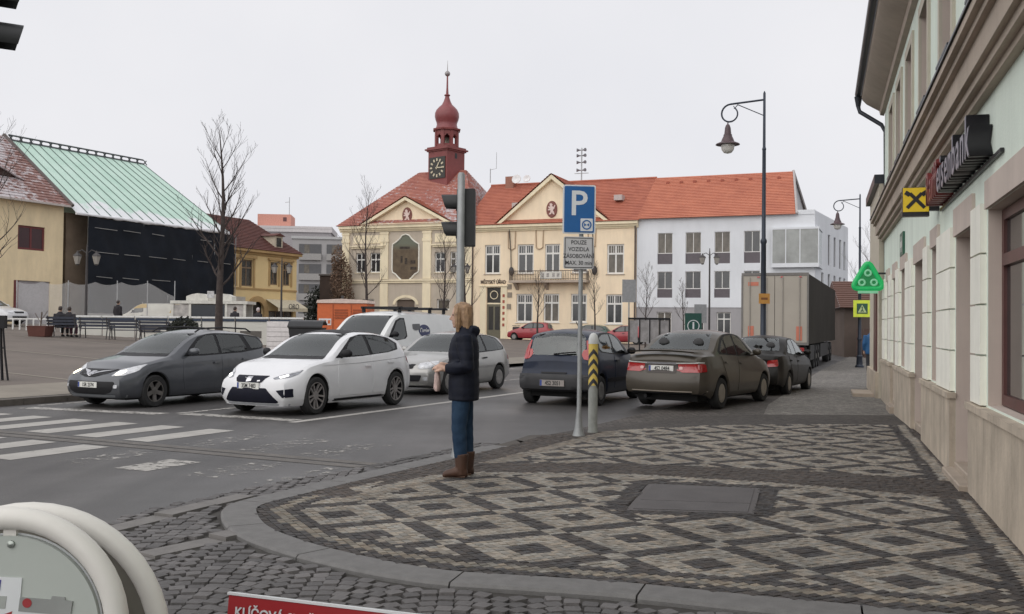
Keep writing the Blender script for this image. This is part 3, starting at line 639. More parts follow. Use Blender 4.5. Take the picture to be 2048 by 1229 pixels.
# ---------------------------------------------------------------- roofs laid in real courses
def courses(b, A, B, C, D, n, lift=.045, mi=0):
    """A,B eave left/right; C,D top right/left; each course overlaps the one below"""
    A, B, C, D = map(Vector, (A, B, C, D)); nm = (B-A).cross(D-A if (D-A).length > .1 else C-A).normalized()
    if nm.z < 0: nm = -nm
    for i in range(n):
        f, g = i/n, (i+1)/n; a, b_, c, d = A.lerp(D, f), B.lerp(C, f), B.lerp(C, g), A.lerp(D, g)
        b.add([a+nm*lift, b_+nm*lift, c+nm*.004, d+nm*.004, a-nm*.02, b_-nm*.02], [(0,1,2,3),(4,5,1,0)], mi)
def snowy(name, col, col2, amount, scale=3.0, tilew=3.2):
    """tile colour with vertical tile joints and a broken dusting of snow"""
    m = mat(name, col, rough=.8, scale=1.1, col2=col2); t = m.node_tree; b = t.nodes['Principled BSDF']
    tcn = t.nodes.new('ShaderNodeTexCoord'); n = t.nodes.new('ShaderNodeTexNoise'); n.inputs['Scale'].default_value = scale; n.inputs['Detail'].default_value = 8; n.inputs['Roughness'].default_value = .75
    t.links.new(tcn.outputs['Object'], n.inputs['Vector'])
    n2 = t.nodes.new('ShaderNodeTexNoise'); n2.inputs['Scale'].default_value = .16; n2.inputs['Detail'].default_value = 3; t.links.new(tcn.outputs['Object'], n2.inputs['Vector'])
    ad = t.nodes.new('ShaderNodeMath'); ad.operation = 'MULTIPLY_ADD'; ad.inputs[1].default_value = .7; t.links.new(n2.outputs['Fac'], ad.inputs[0]); t.links.new(n.outputs['Fac'], ad.inputs[2])
    r = t.nodes.new('ShaderNodeMapRange'); r.inputs[1].default_value = amount; r.inputs[2].default_value = amount+.08; t.links.new(ad.outputs[0], r.inputs[0])
    wv = t.nodes.new('ShaderNodeTexWave'); wv.bands_direction = 'X'; wv.inputs['Scale'].default_value = tilew; wv.inputs['Distortion'].default_value = 0; t.links.new(tcn.outputs['Object'], wv.inputs['Vector'])
    bp = t.nodes.new('ShaderNodeBump'); bp.inputs['Strength'].default_value = .5; bp.inputs['Distance'].default_value = .03; t.links.new(wv.outputs['Fac'], bp.inputs['Height']); t.links.new(bp.outputs[0], b.inputs['Normal'])
    mx = t.nodes.new('ShaderNodeMix'); mx.data_type = 'RGBA'; mx.inputs[7].default_value = (.50,.46,.47,1); src = b.inputs['Base Color'].links[0].from_socket
    t.links.new(src, mx.inputs[6]); t.links.new(r.outputs[0], mx.inputs[0]); t.links.new(mx.outputs[2], b.inputs['Base Color']); return m
# ---------------------------------------------------------------- town hall
MTHC = mat('townhall_cream', (.87,.72,.525), rough=.9, scale=.5, var=.06); MTHG = mat('townhall_greige', (.50,.435,.355), rough=.9, scale=.5, var=.06)
MTHT = mat('townhall_trim', (.82,.72,.52), rough=.85, scale=1, var=.05); MSNOWR = snowy('townhall_roof_snowy', (.32,.115,.09), (.42,.175,.13), .88, 3.2)
MROOF2 = snowy('townhall_roof', (.36,.115,.075), (.46,.16,.10), 1.06, 2.5); MTOW = mat('tower_red', (.20,.048,.045), rough=.55, scale=1.2, var=.15)
for m_ in (MTHC, MTHG, MTHT): weather(m_, .9, .18, .88, 1.05)
THM = frame((-1.68, 84), (.927, -.375))
th = empty('town_hall', THM, 'cream town hall with red tiled roof and onion-domed clock tower', 'town hall')
upL = [(-13.64,-12.6,6.35,8.15),(-12.15,-11.1,6.35,8.15),(-5.6,-4.6,6.3,8.1),(-4.1,-3.1,6.3,8.1)]
loL = [(-12.9,-11.7,3.0,3.95),(-5.35,-4.1,3.0,3.95)]
upR = [(-.77,.67,6.12,8.62),(2.26,3.75,6.1,8.6),(4.76,6.12,6.1,8.58),(7.15,8.55,6.1,8.55),(10.2,11.66,6.0,8.45)]
loR = [(2.21,3.7,1.97,4.39),(4.67,6.08,1.99,4.39),(7.11,8.5,2.0,4.38),(10.15,11.55,1.9,4.32)]
archd = [(-9.35,-7.55,.3,3.9)]; doorR = [(-.55,.75,.3,4.95)]
w = MB(); wall_open(w, -15.1, -1.9, -.5, 10.3, upL+loL+archd, .25, 0, 0)
wall_open(w, -1.9, 12.68, -.5, 10.3, upR+loR+doorR, .25, 0, 1)
w.add([(-15.1,0,-.5),(-15.1,0,10.3),(-15.1,11,10.3),(-15.1,11,-.5)], [(0,1,2,3)], 0); w.add([(12.68,0,-.5),(12.68,0,10.3),(12.68,11,10.3),(12.68,11,-.5)], [(3,2,1,0)], 1)
w.build('wall', [MTHG, MTHC], th)
for o in upL: window(th, *o, y=.14, cols=2, rows=(.66,), fr=.1, sill=MTHT)
for o in loL: window(th, *o, y=.14, cols=1, rows=(), fr=.1, mp=MDIM)
for i, o in enumerate(upR): window(th, *o, y=.12, cols=2, rows=(.68,), fr=.13, barred=2, sill=MATS['cornice_render'], mp=MDIM if i == 4 else MPANE)
for o in loR: window(th, *o, y=.12, cols=2, rows=(.68,), fr=.13, barred=2, sill=MWHITEF)
k = MB(); k.box(-9.35,-7.55,.15,.22,.3,3.9); k.build('gate', mat('gate_wood', (.12,.09,.07), rough=.7), th)
k = MB(); arc = [(-8.45+1.05*math.cos(math.pi*i/10), 3.45+.62*math.sin(math.pi*i/10)) for i in range(11)]; arc2 = [(-8.45+1.3*math.cos(math.pi*i/10), 3.45+.85*math.sin(math.pi*i/10)) for i in range(10, -1, -1)]
k.prism(arc+arc2, -.06, -.002); k.build('gate_arch', MTHT, th, fix=True)
# pilasters, bands, panels of the left block
for a, b in ((-15.05,-14.35),(-11.05,-10.25),(-6.75,-5.95),(-2.65,-1.95)):
    k = MB(); k.box(a, b, -.1, 0, .3, 5.35); k.box(a, b, -.1, 0, 5.75, 9.1); k.box(a-.06, b+.06, -.14, 0, 9.1, 9.35); k.box(a, b, -.1, 0, 9.36, 9.8); k.box(a-.06, b+.06, -.14, 0, 9.8, 10.0); k.build('pilaster', MTHT, th)
k = MB(); k.box(-15.15,-1.9,-.12,0,5.38,5.55); k.box(-15.15,-1.9,-.2,0,5.56,5.7); k.build('string_course', MTHT, th)
for a, b in ((-14.2,-10.6+.0),(-5.85,-2.75)):
    k = MB(); k.box(a+.1, b-.1, -.18, 0, 8.55, 8.68); k.box(a, b, -.26, 0, 8.69, 8.8); k.build('window_hood', MTHT, th)
k = MB(); k.box(-13.9,-11.0,-.04,0,9.0,9.75); k.build('panel', MTHT, th); k = MB(); k.box(-5.6,-3.0,-.04,0,9.0,9.75); k.build('panel', MTHT, th)
# painted panel with white shaped border
half = [(0,9.75),(.35,9.65),(.6,9.35),(.9,9.1),(1.32,8.85),(1.35,8.4),(1.35,6.6),(1.3,6.35),(.95,6.15),(.65,5.85),(.35,5.62),(0,5.52)]
outl = half + [(-x, z) for x, z in reversed(half[1:-1])]
k = MB(); k.prism([(-8.5+x, z) for x, z in outl], -.03, -.002)
def fresco():
    m = mat('painted_panel', (.085,.06,.04), rough=.8, scale=1.4, col2=(.16,.12,.075)); t = m.node_tree; b = t.nodes['Principled BSDF']
    tcn = t.nodes.new('ShaderNodeTexCoord'); sp = t.nodes.new('ShaderNodeSeparateXYZ'); t.links.new(tcn.outputs['Object'], sp.inputs[0])
    r = t.nodes.new('ShaderNodeMapRange'); r.inputs[1].default_value = 8.3; r.inputs[2].default_value = 8.9; t.links.new(sp.outputs[2], r.inputs[0])
    mx = t.nodes.new('ShaderNodeMix'); mx.data_type = 'RGBA'; mx.inputs[7].default_value = (.15,.16,.12,1); src = b.inputs['Base Color'].links[0].from_socket
    t.links.new(src, mx.inputs[6]); t.links.new(r.outputs[0], mx.inputs[0]); t.links.new(mx.outputs[2], b.inputs['Base Color']); return m
fp = k.build('painted_panel', fresco(), th, fix=True)
k = MB(); k.tube([(-8.5+x, -.05, z) for x, z in outl+outl[:2]], .07, 6); k.build('panel_border', mat('white_stucco', (.78,.76,.68), rough=.8), fp)
for (x, z, sx, sz) in ((-8.9,7.5,.1,.3),(-8.45,7.35,.12,.28),(-7.75,7.25,.25,.16),(-7.7,6.7,.3,.12),(-8.6,8.55,.5,.1)):
    k = MB(); k.box(x-sx, x+sx, -.045, -.031, z-sz, z+sz); k.build('painted_figure', mat('painted_figure', (.05,.038,.03), rough=.8, scale=4, var=.5), fp)
# cornices
for a, b, m in ((-15.3,-1.9,MTHT),(-1.9,12.85,MTHT)):
    k = MB(); z0 = 10.3 if a < -5 else 10.02
    for d, h0, h1 in ((.12,-.25,-.12),(.25,-.12,.05),(.42,.05,.28)): k.box(a, b, -d, 0, z0+h0, z0+h1)
    k.build('cornice', m, th)
# pediment over the left block
k = MB(); k.prism([(-12.5,10.6),(-4.3,10.6),(-8.4,12.75)], -.05, 2.5); k.build('pediment', MTHC, th, fix=True)
k = MB(); k.box(-12.9,-3.9,-.5,-.05,10.58,10.74); bt = Vector((-12.9,0,10.7)); ap = Vector((-8.4,0,13.05)); bt2 = Vector((-3.9,0,10.7))
for p, q in ((bt, ap), (bt2, ap)):
    k.add([(p.x,-.5,p.z),(q.x,-.5,q.z),(q.x,-.5,q.z-.28),(p.x,-.5,p.z-.28),(p.x,-.03,p.z),(q.x,-.03,q.z),(q.x,-.03,q.z-.28),(p.x,-.03,p.z-.28)], [(0,1,2,3),(7,6,5,4),(0,4,5,1),(3,2,6,7),(0,3,7,4)])
k.build('pediment_cornice', MTHT, th, fix=True)
k = MB(); courses(k, (-13.05,-.55,10.72), (-13.05,5,10.72), (-8.4,5,13.15), (-8.4,-.55,13.15), 14); courses(k, (-3.75,5,10.72), (-3.75,-.55,10.72), (-8.4,-.55,13.15), (-8.4,5,13.15), 14); k.build('pediment_roof', MROOF2, th)
def crest(x, z, s, y):
    k = MB(); k.lathe([(1e-4,-.03),(.95*s,-.03),(1.0*s,.0),(.95*s,.06)], 24, M=Matrix.Translation((x, y, z)) @ Matrix.Rotation(R(90), 4, 'X') @ Matrix.Diagonal((.8,1.15,1,1))); sh = k.build('crest', mat('crest_red', (.20,.07,.055), rough=.6), th)
    li = [(-.25,.55),(-.05,.62),(.12,.5),(.1,.3),(.28,.22),(.42,.42),(.5,.38),(.38,.05),(.2,-.1),(.32,-.3),(.42,-.55),(.2,-.52),(.08,-.3),(-.05,-.5),(-.32,-.55),(-.28,-.4),(-.12,-.35),(-.12,-.1),(-.42,-.12),(-.45,0),(-.2,.08),(-.4,.18),(-.42,.3),(-.18,.25)]
    k = MB(); k.prism([(x+p[0]*s*1.1, z+p[1]*s*1.35) for p in li], y-.12, y-.05); k.build('lion', mat('lion_white', (.70,.55,.50), rough=.7), sh, fix=True)
crest(-8.37, 11.45, .62, -.06); crest(5.36, 11.5, .62, -.06)
# gable of the right block
k = MB(); k.prism([(.75,10.02),(10.1,10.02),(10.1,10.4),(5.4,14.15),(.75,10.4)], -.03, .3); k.build('gable_wall', MTHC, th, fix=True)
k = MB()
for p, q in (((.4,10.35),(5.4,14.4)),((10.45,10.35),(5.4,14.4))):
    k.add([(p[0],-.4,p[1]),(q[0],-.4,q[1]),(q[0],-.4,q[1]-.38),(p[0],-.4,p[1]-.3),(p[0],.02,p[1]),(q[0],.02,q[1]),(q[0],.02,q[1]-.38),(p[0],.02,p[1]-.3)], [(0,1,2,3),(7,6,5,4),(0,4,5,1),(3,2,6,7),(0,3,7,4)])
k.build('gable_cornice', MTHT, th, fix=True)
for a in (1.75, 4.28, 8.9):
    k = MB(); k.tube([(a-.3,-.05,8.3),(a-.34,-.05,9.8),(a,-.05,10.05),(a+.34,-.05,9.8),(a+.3,-.05,8.3),(a,-.05,8.15),(a-.3,-.05,8.3)], .05, 5); k.build('stucco_frame', mat('stucco_pink', (.45,.33,.22), rough=.8), th)
# roofs
k = MB(); e = .5; z0 = 10.62
courses(k, (-15.5,-e,z0), (-1.5,-e,z0), (-5.2,5.5,16.2), (-10.1,5.5,16.2), 34); courses(k, (-15.5,11.5,z0), (-15.5,-e,z0), (-10.1,5.5,16.2), (-10.1,5.5,16.2), 34); courses(k, (-1.5,-e,z0), (-1.5,11.5,z0), (-5.2,5.5,16.2), (-5.2,5.5,16.2), 34); courses(k, (-1.5,11.5,z0), (-15.5,11.5,z0), (-10.1,5.5,16.2), (-5.2,5.5,16.2), 34)
k.build('roof', MSNOWR, th)
k = MB(); courses(k, (-2.6,-e,10.32), (13.0,-e,10.32), (13.0,5.5,14.55), (-2.6,5.5,14.55), 26); courses(k, (13.0,11.5,10.32), (-2.6,11.5,10.32), (-2.6,5.5,14.55), (13.0,5.5,14.55), 26)
courses(k, (.3,-.45,10.4), (.3,5,10.4), (5.4,5,14.5), (5.4,-.45,14.5), 24); courses(k, (10.55,5,10.4), (10.55,-.45,10.4), (5.4,-.45,14.5), (5.4,5,14.5), 24); rf = k.build('roof', MROOF2, th)
k = MB(); k.tube([(-2.6,5.5,14.6),(13.0,5.5,14.6)], .12, 6); k.build('ridge', MROOF2, rf)
for x, y, z in ((1.6,1.6,12.0),(10.6,2.2,12.4)): k = MB(); k.box(x-.35, x+.35, y-.5, y+.4, z-.1, z+.35); k.build('skylight', mat('skylight_tin', (.45,.40,.38), rough=.4), rf)
k = MB(); k.box(-1.0,-.2,5,5.7,14,15.3); k.build('chimney', mat('chimney_brick', (.30,.15,.11), rough=.9), rf)
for x, h in ((-.6,.45),(.4,.35)): k = MB(); k.lathe([(.03,0),(h,.12),(h*.96,.17),(.02,.05)], 16, M=Matrix.Translation((x+.9,4.6,14.9)) @ Matrix.Rotation(R(70), 4, 'X')); k.build('satellite_dish', mat('dish_white', (.7,.7,.7), rough=.5), rf)
# gutter pipes
for x in (-1.9, 12.6): k = MB(); k.tube([(x,-.1,10.0),(x,-.1,.4)], .07, 6); k.build('downpipe', mat('brown_pipe', (.09,.06,.05), rough=.5), th)
# clock tower
TM = Matrix.Translation((-7.1, 5.2, 0)) @ Matrix.Rotation(R(-17), 4, 'Z')
k = MB(); k.box(-1.2,1.2,-1.2,1.2,13.5,18.0, M=TM); tw = k.build('tower', MTOW, th)
k = MB(); k.box(-1.45,1.45,-1.45,1.45,18.0,18.14, M=TM); k.box(-1.32,1.32,-1.32,1.32,17.88,18.0, M=TM); k.box(-1.3,1.3,-1.3,1.3,18.14,18.3, M=TM); k.build('tower_cornice', MTOW, tw)
k = MB(); k.box(-1.0,1.0,-1.28,-1.2,15.3,17.3, M=TM); ck = k.build('clock_face', mat('clock_black', (.035,.035,.03), rough=.6), tw)
MGOLD = mat('clock_gold', (.55,.50,.36), rough=.5)
for h in range(12):
    a = R(30*h); k = MB(); k.box(-.075,.075,-1.31,-1.283,.62,.88, M=TM @ Matrix.Translation((0,0,16.3)) @ Matrix.Rotation(a, 4, 'Y')); k.build('hour_mark', MGOLD, ck)
for a, l, wd in ((28,.55,.06),(92,.78,.045)): k = MB(); k.box(-wd,wd,-1.34,-1.315,-.15,l, M=TM @ Matrix.Translation((0,0,16.3)) @ Matrix.Rotation(R(a), 4, 'Y')); k.build('clock_hand', MGOLD, ck)
k = MB(); k.box(1.195,1.215,-.15,.15,17.2,17.7, M=TM); k.build('tower_slit', MBLK, tw)
k = MB()      # open octagonal belfry: eight posts, arches, floor and head
for i in range(8):
    a = R(22.5+45*i); c, s = math.cos(a), math.sin(a); k.box(-.14,.14,-.14,.14,18.28,19.95, M=TM @ Matrix.Rotation(a, 4, 'Z') @ Matrix.Translation((1.02,0,0)))
    a2 = R(45*i+45); k.box(-.12,.12,-.45,.45,19.5,19.95, M=TM @ Matrix.Rotation(a2, 4, 'Z') @ Matrix.Translation((.94,0,0))); k.box(-.1,.1,-.42,.42,18.28,18.6, M=TM @ Matrix.Rotation(a2, 4, 'Z') @ Matrix.Translation((.94,0,0)))
    for sg in (-1, 1): k.prism([(0,19.5),(.0,19.2),(sg*.3,19.5)], -.1, .1, M=TM @ Matrix.Rotation(a2, 4, 'Z') @ Matrix.Translation((.94,-sg*.33,0)) @ Matrix.Rotation(R(90), 4, 'Z'))
k.build('belfry', MTOW, tw, fix=True)
k = MB(); k.lathe([(.36,18.75),(.34,18.85),(.22,19.2),(.16,19.35),(.01,19.4)], 12, M=TM); k.build('bell', mat('bell_bronze', (.25,.22,.18), rough=.5, metal=.5), tw, smooth=40)
k = MB(); k.lathe([(1.35,19.9),(1.38,20.05),(1.1,20.12)], 8, M=TM @ Matrix.Rotation(R(22.5), 4, 'Z')); k.build('belfry_cornice', MTOW, tw)
k = MB(); k.lathe([(1.1,20.1),(1.0,20.3),(.95,20.5),(.98,20.7),(1.08,20.95),(1.15,21.25),(1.13,21.6),(1.0,21.9),(.78,22.15),(.5,22.4),(.34,22.7),(.24,23.0),(.18,23.2),(.28,23.26),(.28,23.34),(.13,23.42),(.09,24.0),(.07,25.1)], 16, M=TM); k.build('onion_dome', mat('dome_red', (.21,.05,.052), rough=.4, scale=1.5, var=.12), tw, smooth=35)
k = MB(); k.ball(TM @ Vector((0,0,25.35)), .26, 12, 8); k.tube([TM @ Vector((0,0,25.5)), TM @ Vector((0,0,26.6))], [.05,.012], 6); k.build('finial', mat('finial_grey', (.30,.28,.28), rough=.4, metal=.4), tw, smooth=40)
# portal, lettering, balcony
d = doorR[0]; k = MB(); k.box(d[0],d[1],.12,.2,.3,3.55); dr = k.build('door', mat('door_olive', (.14,.13,.09), rough=.6), th)
for x in (-.4,.2): k = MB(); k.box(x,x+.42,.10,.118,1.3,3.3); k.build('pane', MPANE, dr)
k = MB(); k.box(d[0],d[1],.14,.2,3.6,4.95); k.build('fanlight', MPANE, dr)
k = MB(); k.box(d[0],d[1],.1,.16,3.5,3.62); k.lathe([(.32,0),(.38,0),(.38,.05),(.32,.05),(.32,0)], 16, cap=False, M=Matrix.Translation((.1,.12,4.3)) @ Matrix.Rotation(R(90), 4, 'X')); k.build('transom', MTHT, dr)
k = MB(); k.box(-1.15,-.6,-.05,0,.3,5.0); k.box(.8,1.35,-.05,0,.3,5.0); k.box(-1.25,1.45,-.12,0,5.02,5.12); k.build('portal', MTHT, th)
for i in range(6): k = MB(); k.box(.95,1.15,-.07,-.052,1.6+i*.5,1.85+i*.5); k.build('poster', mat('poster_red', (.35,.08,.05), rough=.7), th)
text('lettering', 'MĚSTSKÝ ÚŘAD', .42, Matrix.Translation((.05,-.03,5.4)) @ UP, mat('letter_dark', (.10,.07,.05), rough=.7), th, ext=.02, sx=.78, bold=.008)
k = MB(); k.box(1.85,8.75,-.95,0,5.3,5.5)
for x in (2.3,5.0,8.2): k.prism([(0,5.3),(-.8,5.3),(0,4.7)], x-.12, x+.12, M=Matrix(((0,1,0,0),(1,0,0,0),(0,0,1,0),(0,0,0,1))))
bl = k.build('balcony', MATS['cornice_render'], th, fix=True)
k = MB(); k.box(1.88,8.72,-.93,-.89,6.25,6.31); k.box(1.88,8.72,-.93,-.89,5.58,5.62)
for i in range(47): k.box(1.9+i*.147,1.93+i*.147,-.925,-.895,5.5,6.27)
for yy in (-.8,-.65,-.5,-.35,-.2): k.box(1.88,1.91,yy,yy+.03,5.5,6.27); k.box(8.69,8.72,yy,yy+.03,5.5,6.27)
k.build('railing', mat('iron_brown', (.09,.065,.05), rough=.6), bl)
k = MB(); k.box(4.7,6.6,-1.0,-.955,5.62,6.2); bn = k.build('banner', mat('banner_white', (.62,.60,.55), rough=.8, scale=3), bl)
for x in (4.95,5.4,5.9,6.3): k = MB(); k.box(x-.11,x+.11,-1.012,-1.001,5.74,6.08); k.build('banner_print', mat('banner_grey', (.34,.32,.30), rough=.8, scale=6, var=.4), bl)
for x, z in ((1.55,5.0),(1.6,4.3),(1.52,3.3)): k = MB(); k.box(x-.2,x+.2,-.05,0,z-.22,z+.22); k.build('plaque', mat('plaque', (.28,.24,.19), rough=.7), th)
for x in (1.75,9.15): k = MB(); k.tube([(x-.25,-.1,10.2),(x-.05,-.12,8),(x,-.15,6.6)], .04, 5); k.ball((x+.05,-.2,6.3), .32, 10, 8, sc=(.75,.6,1.2)); k.build('hanging_lantern', mat('lantern_iron', (.05,.045,.045), rough=.6), th)
# siren mast and aerials on the roof
k = MB(); k.tube([(6.15,5.5,14.4),(6.15,5.5,17.6)], .06, 6); ms = k.build('siren_mast', mat('galvanised', (.36,.37,.38), rough=.45, metal=.6), th)
for z in (15.6,16.3,16.9,17.4):
    for sg in (-1, 1): k = MB(); k.lathe([(.03,0),(.06,.2),(.16,.42),(.16,.45)], 10, M=Matrix.Translation((6.15,5.5,z)) @ Matrix.Rotation(R(90*sg), 4, 'Y') @ Matrix.Rotation(R(25), 4, 'X')); k.build('siren_horn', mat('siren_grey', (.20,.20,.22), rough=.5), ms)
k = MB(); k.box(5.5,6.8,5.47,5.53,15.3,15.36); k.build('cross_arm', MATS['galvanised'], ms)
k = MB(); k.tube([(-2.5,5,14.8),(-2.5,5,16.1)], .04, 5); k.tube([(-2.5,5,16),(-1.9,5,16.1),(-1.9,5,17.6)], .025, 5); k.build('aerial', MATS['galvanised'], th)

# ---------------------------------------------------------------- white office building
MWW = mat('white_render', (.70,.72,.75), rough=.85, scale=.4, var=.04); MGB = mat('grey_base', (.34,.33,.34), rough=.85, scale=.5, var=.06)
MORR = mat('orange_roof', (.43,.15,.095), rough=.8, scale=.8, col2=(.52,.195,.12)); MPAN = mat('dark_panel', (.10,.085,.095), rough=.4, var=.1)
weather(MWW, .6, .12, .92, 1.03); weather(MGB, .8, .2, .86, 1.06)
wb = empty('office_building', THM, 'white modern three-storey building with bright orange roof', 'building')
SD = Vector((.112, .993)).normalized(); CX = 26.6; SL = 14.5
g1 = [(14.43,15.65),(16.7,17.94),(19.0,20.22),(21.3,22.53)]
opsw = [(a, b, 6.74, 9.25) for a, b in g1] + [(a, b, 4.04, 6.14) for a, b in g1]
w = MB(); wall_open(w, 12.72, CX, 3.27, 10.4, opsw, .22, 0, 0); wall_open(w, 12.72, CX, -.5, 3.27, [(14.4,15.6,.2,2.9),(19.2,20.3,.2,2.9),(16.6,18.2,.9,2.7)], .25, .05, 1)
E1 = (CX+SD.x*SL, SD.y*SL)
w.build('wall', [MWW, MGB], wb)
SM = Matrix(((SD.x, -SD.y, 0, CX), (SD.y, SD.x, 0, 0), (0, 0, 1, 0), (0, 0, 0, 1)))
so = [(x, x+.95, 6.8, 9.3) for x in (5.2,7.7,10.2,12.3)] + [(x, x+.95, 4.2, 6.1) for x in (2.5,5.2,7.7,10.2,12.3)]
w = MB(); wall_open(w, 0, SL, 3.27, 10.4, so, .2, 0, 0); wall_open(w, 0, SL, -.5, 3.27, [], .2, .03, 1); w.add([(SL,0,-.5),(SL,0,10.4),(SL,10,10.4),(SL,10,-.5)], [(3,2,1,0)], 0); sw = w.build('side_wall', [MWW, MGB], wb, M=SM)
for o in so: window(wb, *o, y=.1, cols=1, rows=(), fr=.06, mf=mat('grey_alu', (.25,.25,.26), rough=.4)).matrix_local = SM
for a, b in g1:
    window(wb, a, b, 7.6, 9.25, y=.1, cols=2, rows=(), fr=.05, mp=MDIM if a < 20 else MPANE); k = MB(); k.box(a, b, .1, .15, 6.74, 7.59); k.build('parapet_panel', MPAN, wb)
    window(wb, a, b, 4.75, 6.14, y=.1, cols=2, rows=(), fr=.05); k = MB(); k.box(a, b, .1, .15, 4.04, 4.74); k.build('parapet_panel', MPAN, wb)
for o in ((14.4,15.6,.2,2.9),(19.2,20.3,.2,2.9)): window(wb, *o, y=.2, cols=2, rows=(.8,), fr=.08, name='glazed_door')
window(wb, 16.6,18.2,.9,2.7, y=.2, cols=2, rows=(), fr=.08)
# glazed corner bay
MBAY = mat('bay_glass', (.20,.21,.20), rough=.06, spec=.9, scale=.7, var=.35)
k = MB(); k.box(23.45,CX+.35,-.45,.0,6.35,6.66); k.box(23.45,CX+.35,-.45,0,9.25,9.4)
for x in (23.48,24.5,25.55,CX+.3): k.box(x-.035,x+.035,-.45,-.38,6.66,9.25)
by = k.build('corner_bay', MWW, wb)
for x0, x1 in ((23.5,24.47),(24.53,25.52),(25.58,CX+.27)): k = MB(); k.box(x0,x1,-.43,-.41,6.66,9.25); k.build('pane', MBAY, by)
k = MB(); k.box(CX+.28,CX+.3,-.37,3.2,6.66,9.25); k.build('pane', mat('bay_glass_side', (.35,.42,.42), rough=.1, spec=.8), by)
k = MB(); k.box(CX,CX+.35,0,3.3,6.35,6.66); k.box(CX,CX+.35,0,3.3,9.25,9.4); k.build('bay_slab', MWW, by)
k = MB(); courses(k, (12.8,-.35,10.42), (25.2,-.35,10.42), (24.4,5.5,14.6), (12.95,5.5,14.6), 27, .05); courses(k, (25.2,11.3,10.42), (12.8,11.3,10.42), (12.95,5.5,14.6), (24.4,5.5,14.6), 27, .05); rf = k.build('roof', MORR, wb)
for i in range(9): k = MB(); x = 14.2+i*1.15; k.box(x-.12,x+.12,4.4,4.7,13.87,14.05); k.build('roof_vent', mat('vent_tile', (.30,.08,.05), rough=.7), rf)
k = MB(); k.add([(25.2,-.2,10.42),(25.2,11.2,10.42),(24.4,5.5,14.5)], [(0,1,2)]); k.build('gable_glazing', mat('gable_dark', (.05,.04,.045), rough=.3), wb)
k = MB(); k.tube([(24.4,5.5,14.65),(25.35,11.4,10.45)], .12, 5); k.tube([(24.45,5.5,14.65),(25.3,-.3,10.45)], .1, 5); k.build('verge', mat('verge_tin', (.40,.37,.36), rough=.5), rf)
k = MB(); k.box(25.3,CX,-.05,.2,10.402,10.75); k.box(12.8,25.28,-.12,.1,10.402,10.47); k.build('coping', MWW, wb)
k = MB(); k.box(0,SL,0,.25,10.402,10.7); k.build('coping', MWW, wb, M=SM)

# ---------------------------------------------------------------- left side: cream house, copper-roofed house under dust net, ochre house
LM = frame((-28.4, 62), (.43, .90))
ch = empty('cream_house', LM, 'cream house with red shuttered window and snowy brown roof at the left edge', 'building')
MCH = mat('cream_house_render', (.80,.66,.43), rough=.9, scale=.4, var=.08)
weather(MCH, .8, .2, .84, 1.06)
w = MB(); wall_open(w, -16, -.3, 0, 8.9, [(-3.54,-1.65,5.98,7.45),(-3.75,-1.2,1.0,4.1),(-9.5,-7.6,6,7.4)], .2, -.05); w.add([(-.3,-.05,0),(-.3,-.05,8.9),(-.3,9,8.9),(-.3,9,0)], [(3,2,1,0)]); w.build('wall', MCH, ch)
MRS = mat('red_shutter', (.14,.03,.03), rough=.6, scale=3)
for a, b in ((-3.54,-1.65),(-9.5,-7.6)): window(ch, a, b, 5.98, 7.45, y=.02, cols=2, rows=(), fr=.13, mf=MRS, mp=mat('dark_red_glass', (.045,.015,.018), rough=.3))
k = MB(); k.box(-3.75,-3.45,-.08,.1,1.0,4.1); k.build('door_post', MRS, ch); k = MB(); k.box(-3.4,-1.2,.05,.1,1.0,4.1); k.build('garage_door', mat('garage_grey', (.33,.31,.32), rough=.7), ch)
MBRS = snowy('brown_roof_snowy', (.20,.10,.085), (.30,.17,.15), .80, 2.2)
k = MB(); courses(k, (-16,-.5,8.95), (-.1,-.5,8.95), (-.1,6,13.9), (-16,6,13.9), 24); k.build('roof', MBRS, ch)
k = MB(); ey = [(-3.9,0),(-3.1,.28),(-2.4,.5),(-1.7,.28),(-.9,0)]   # eyebrow dormer
MEY = Matrix.Translation((-1.6,1.7,10.55)); k.prism([(x, z) for x, z in ey], -.25, 1.6, M=MEY); k.build('eyebrow_dormer', mat('dark_slit', (.05,.025,.02), rough=.8), ch, fix=True)
k = MB(); k.loft([[MEY @ Vector((x, y, z*1.12+.05)) for x, z in [(-4.3,-.1)]+ey+[(-.5,-.1)]]+[MEY @ Vector((x, y, z*1.12-.03)) for x, z in reversed([(-4.3,-.1)]+ey+[(-.5,-.1)])] for y in (-.4, 1.8)]); k.build('dormer_roof', MATS['brown_roof_snowy'], ch, fix=True)
k = MB(); k.tube([(-.05,-.55,8.98),(-.05,6.05,14.0)], .12, 6); k.build('verge', mat('dark_verge', (.09,.07,.065), rough=.6), ch)
k = MB(); k.box(-16,-.2,-.6,-.5,8.85,8.97); k.build('gutter', mat('pale_gutter', (.5,.45,.42), rough=.5), ch)
gh = empty('copper_roof_house', LM, 'house with pale green copper roof behind a black dust net', 'building')
k = MB(); k.box(.1,14.2,.2,9,0,8.6); k.build('wall', mat('stained_render', (.16,.12,.085), rough=.9, scale=.6, var=.3), gh)
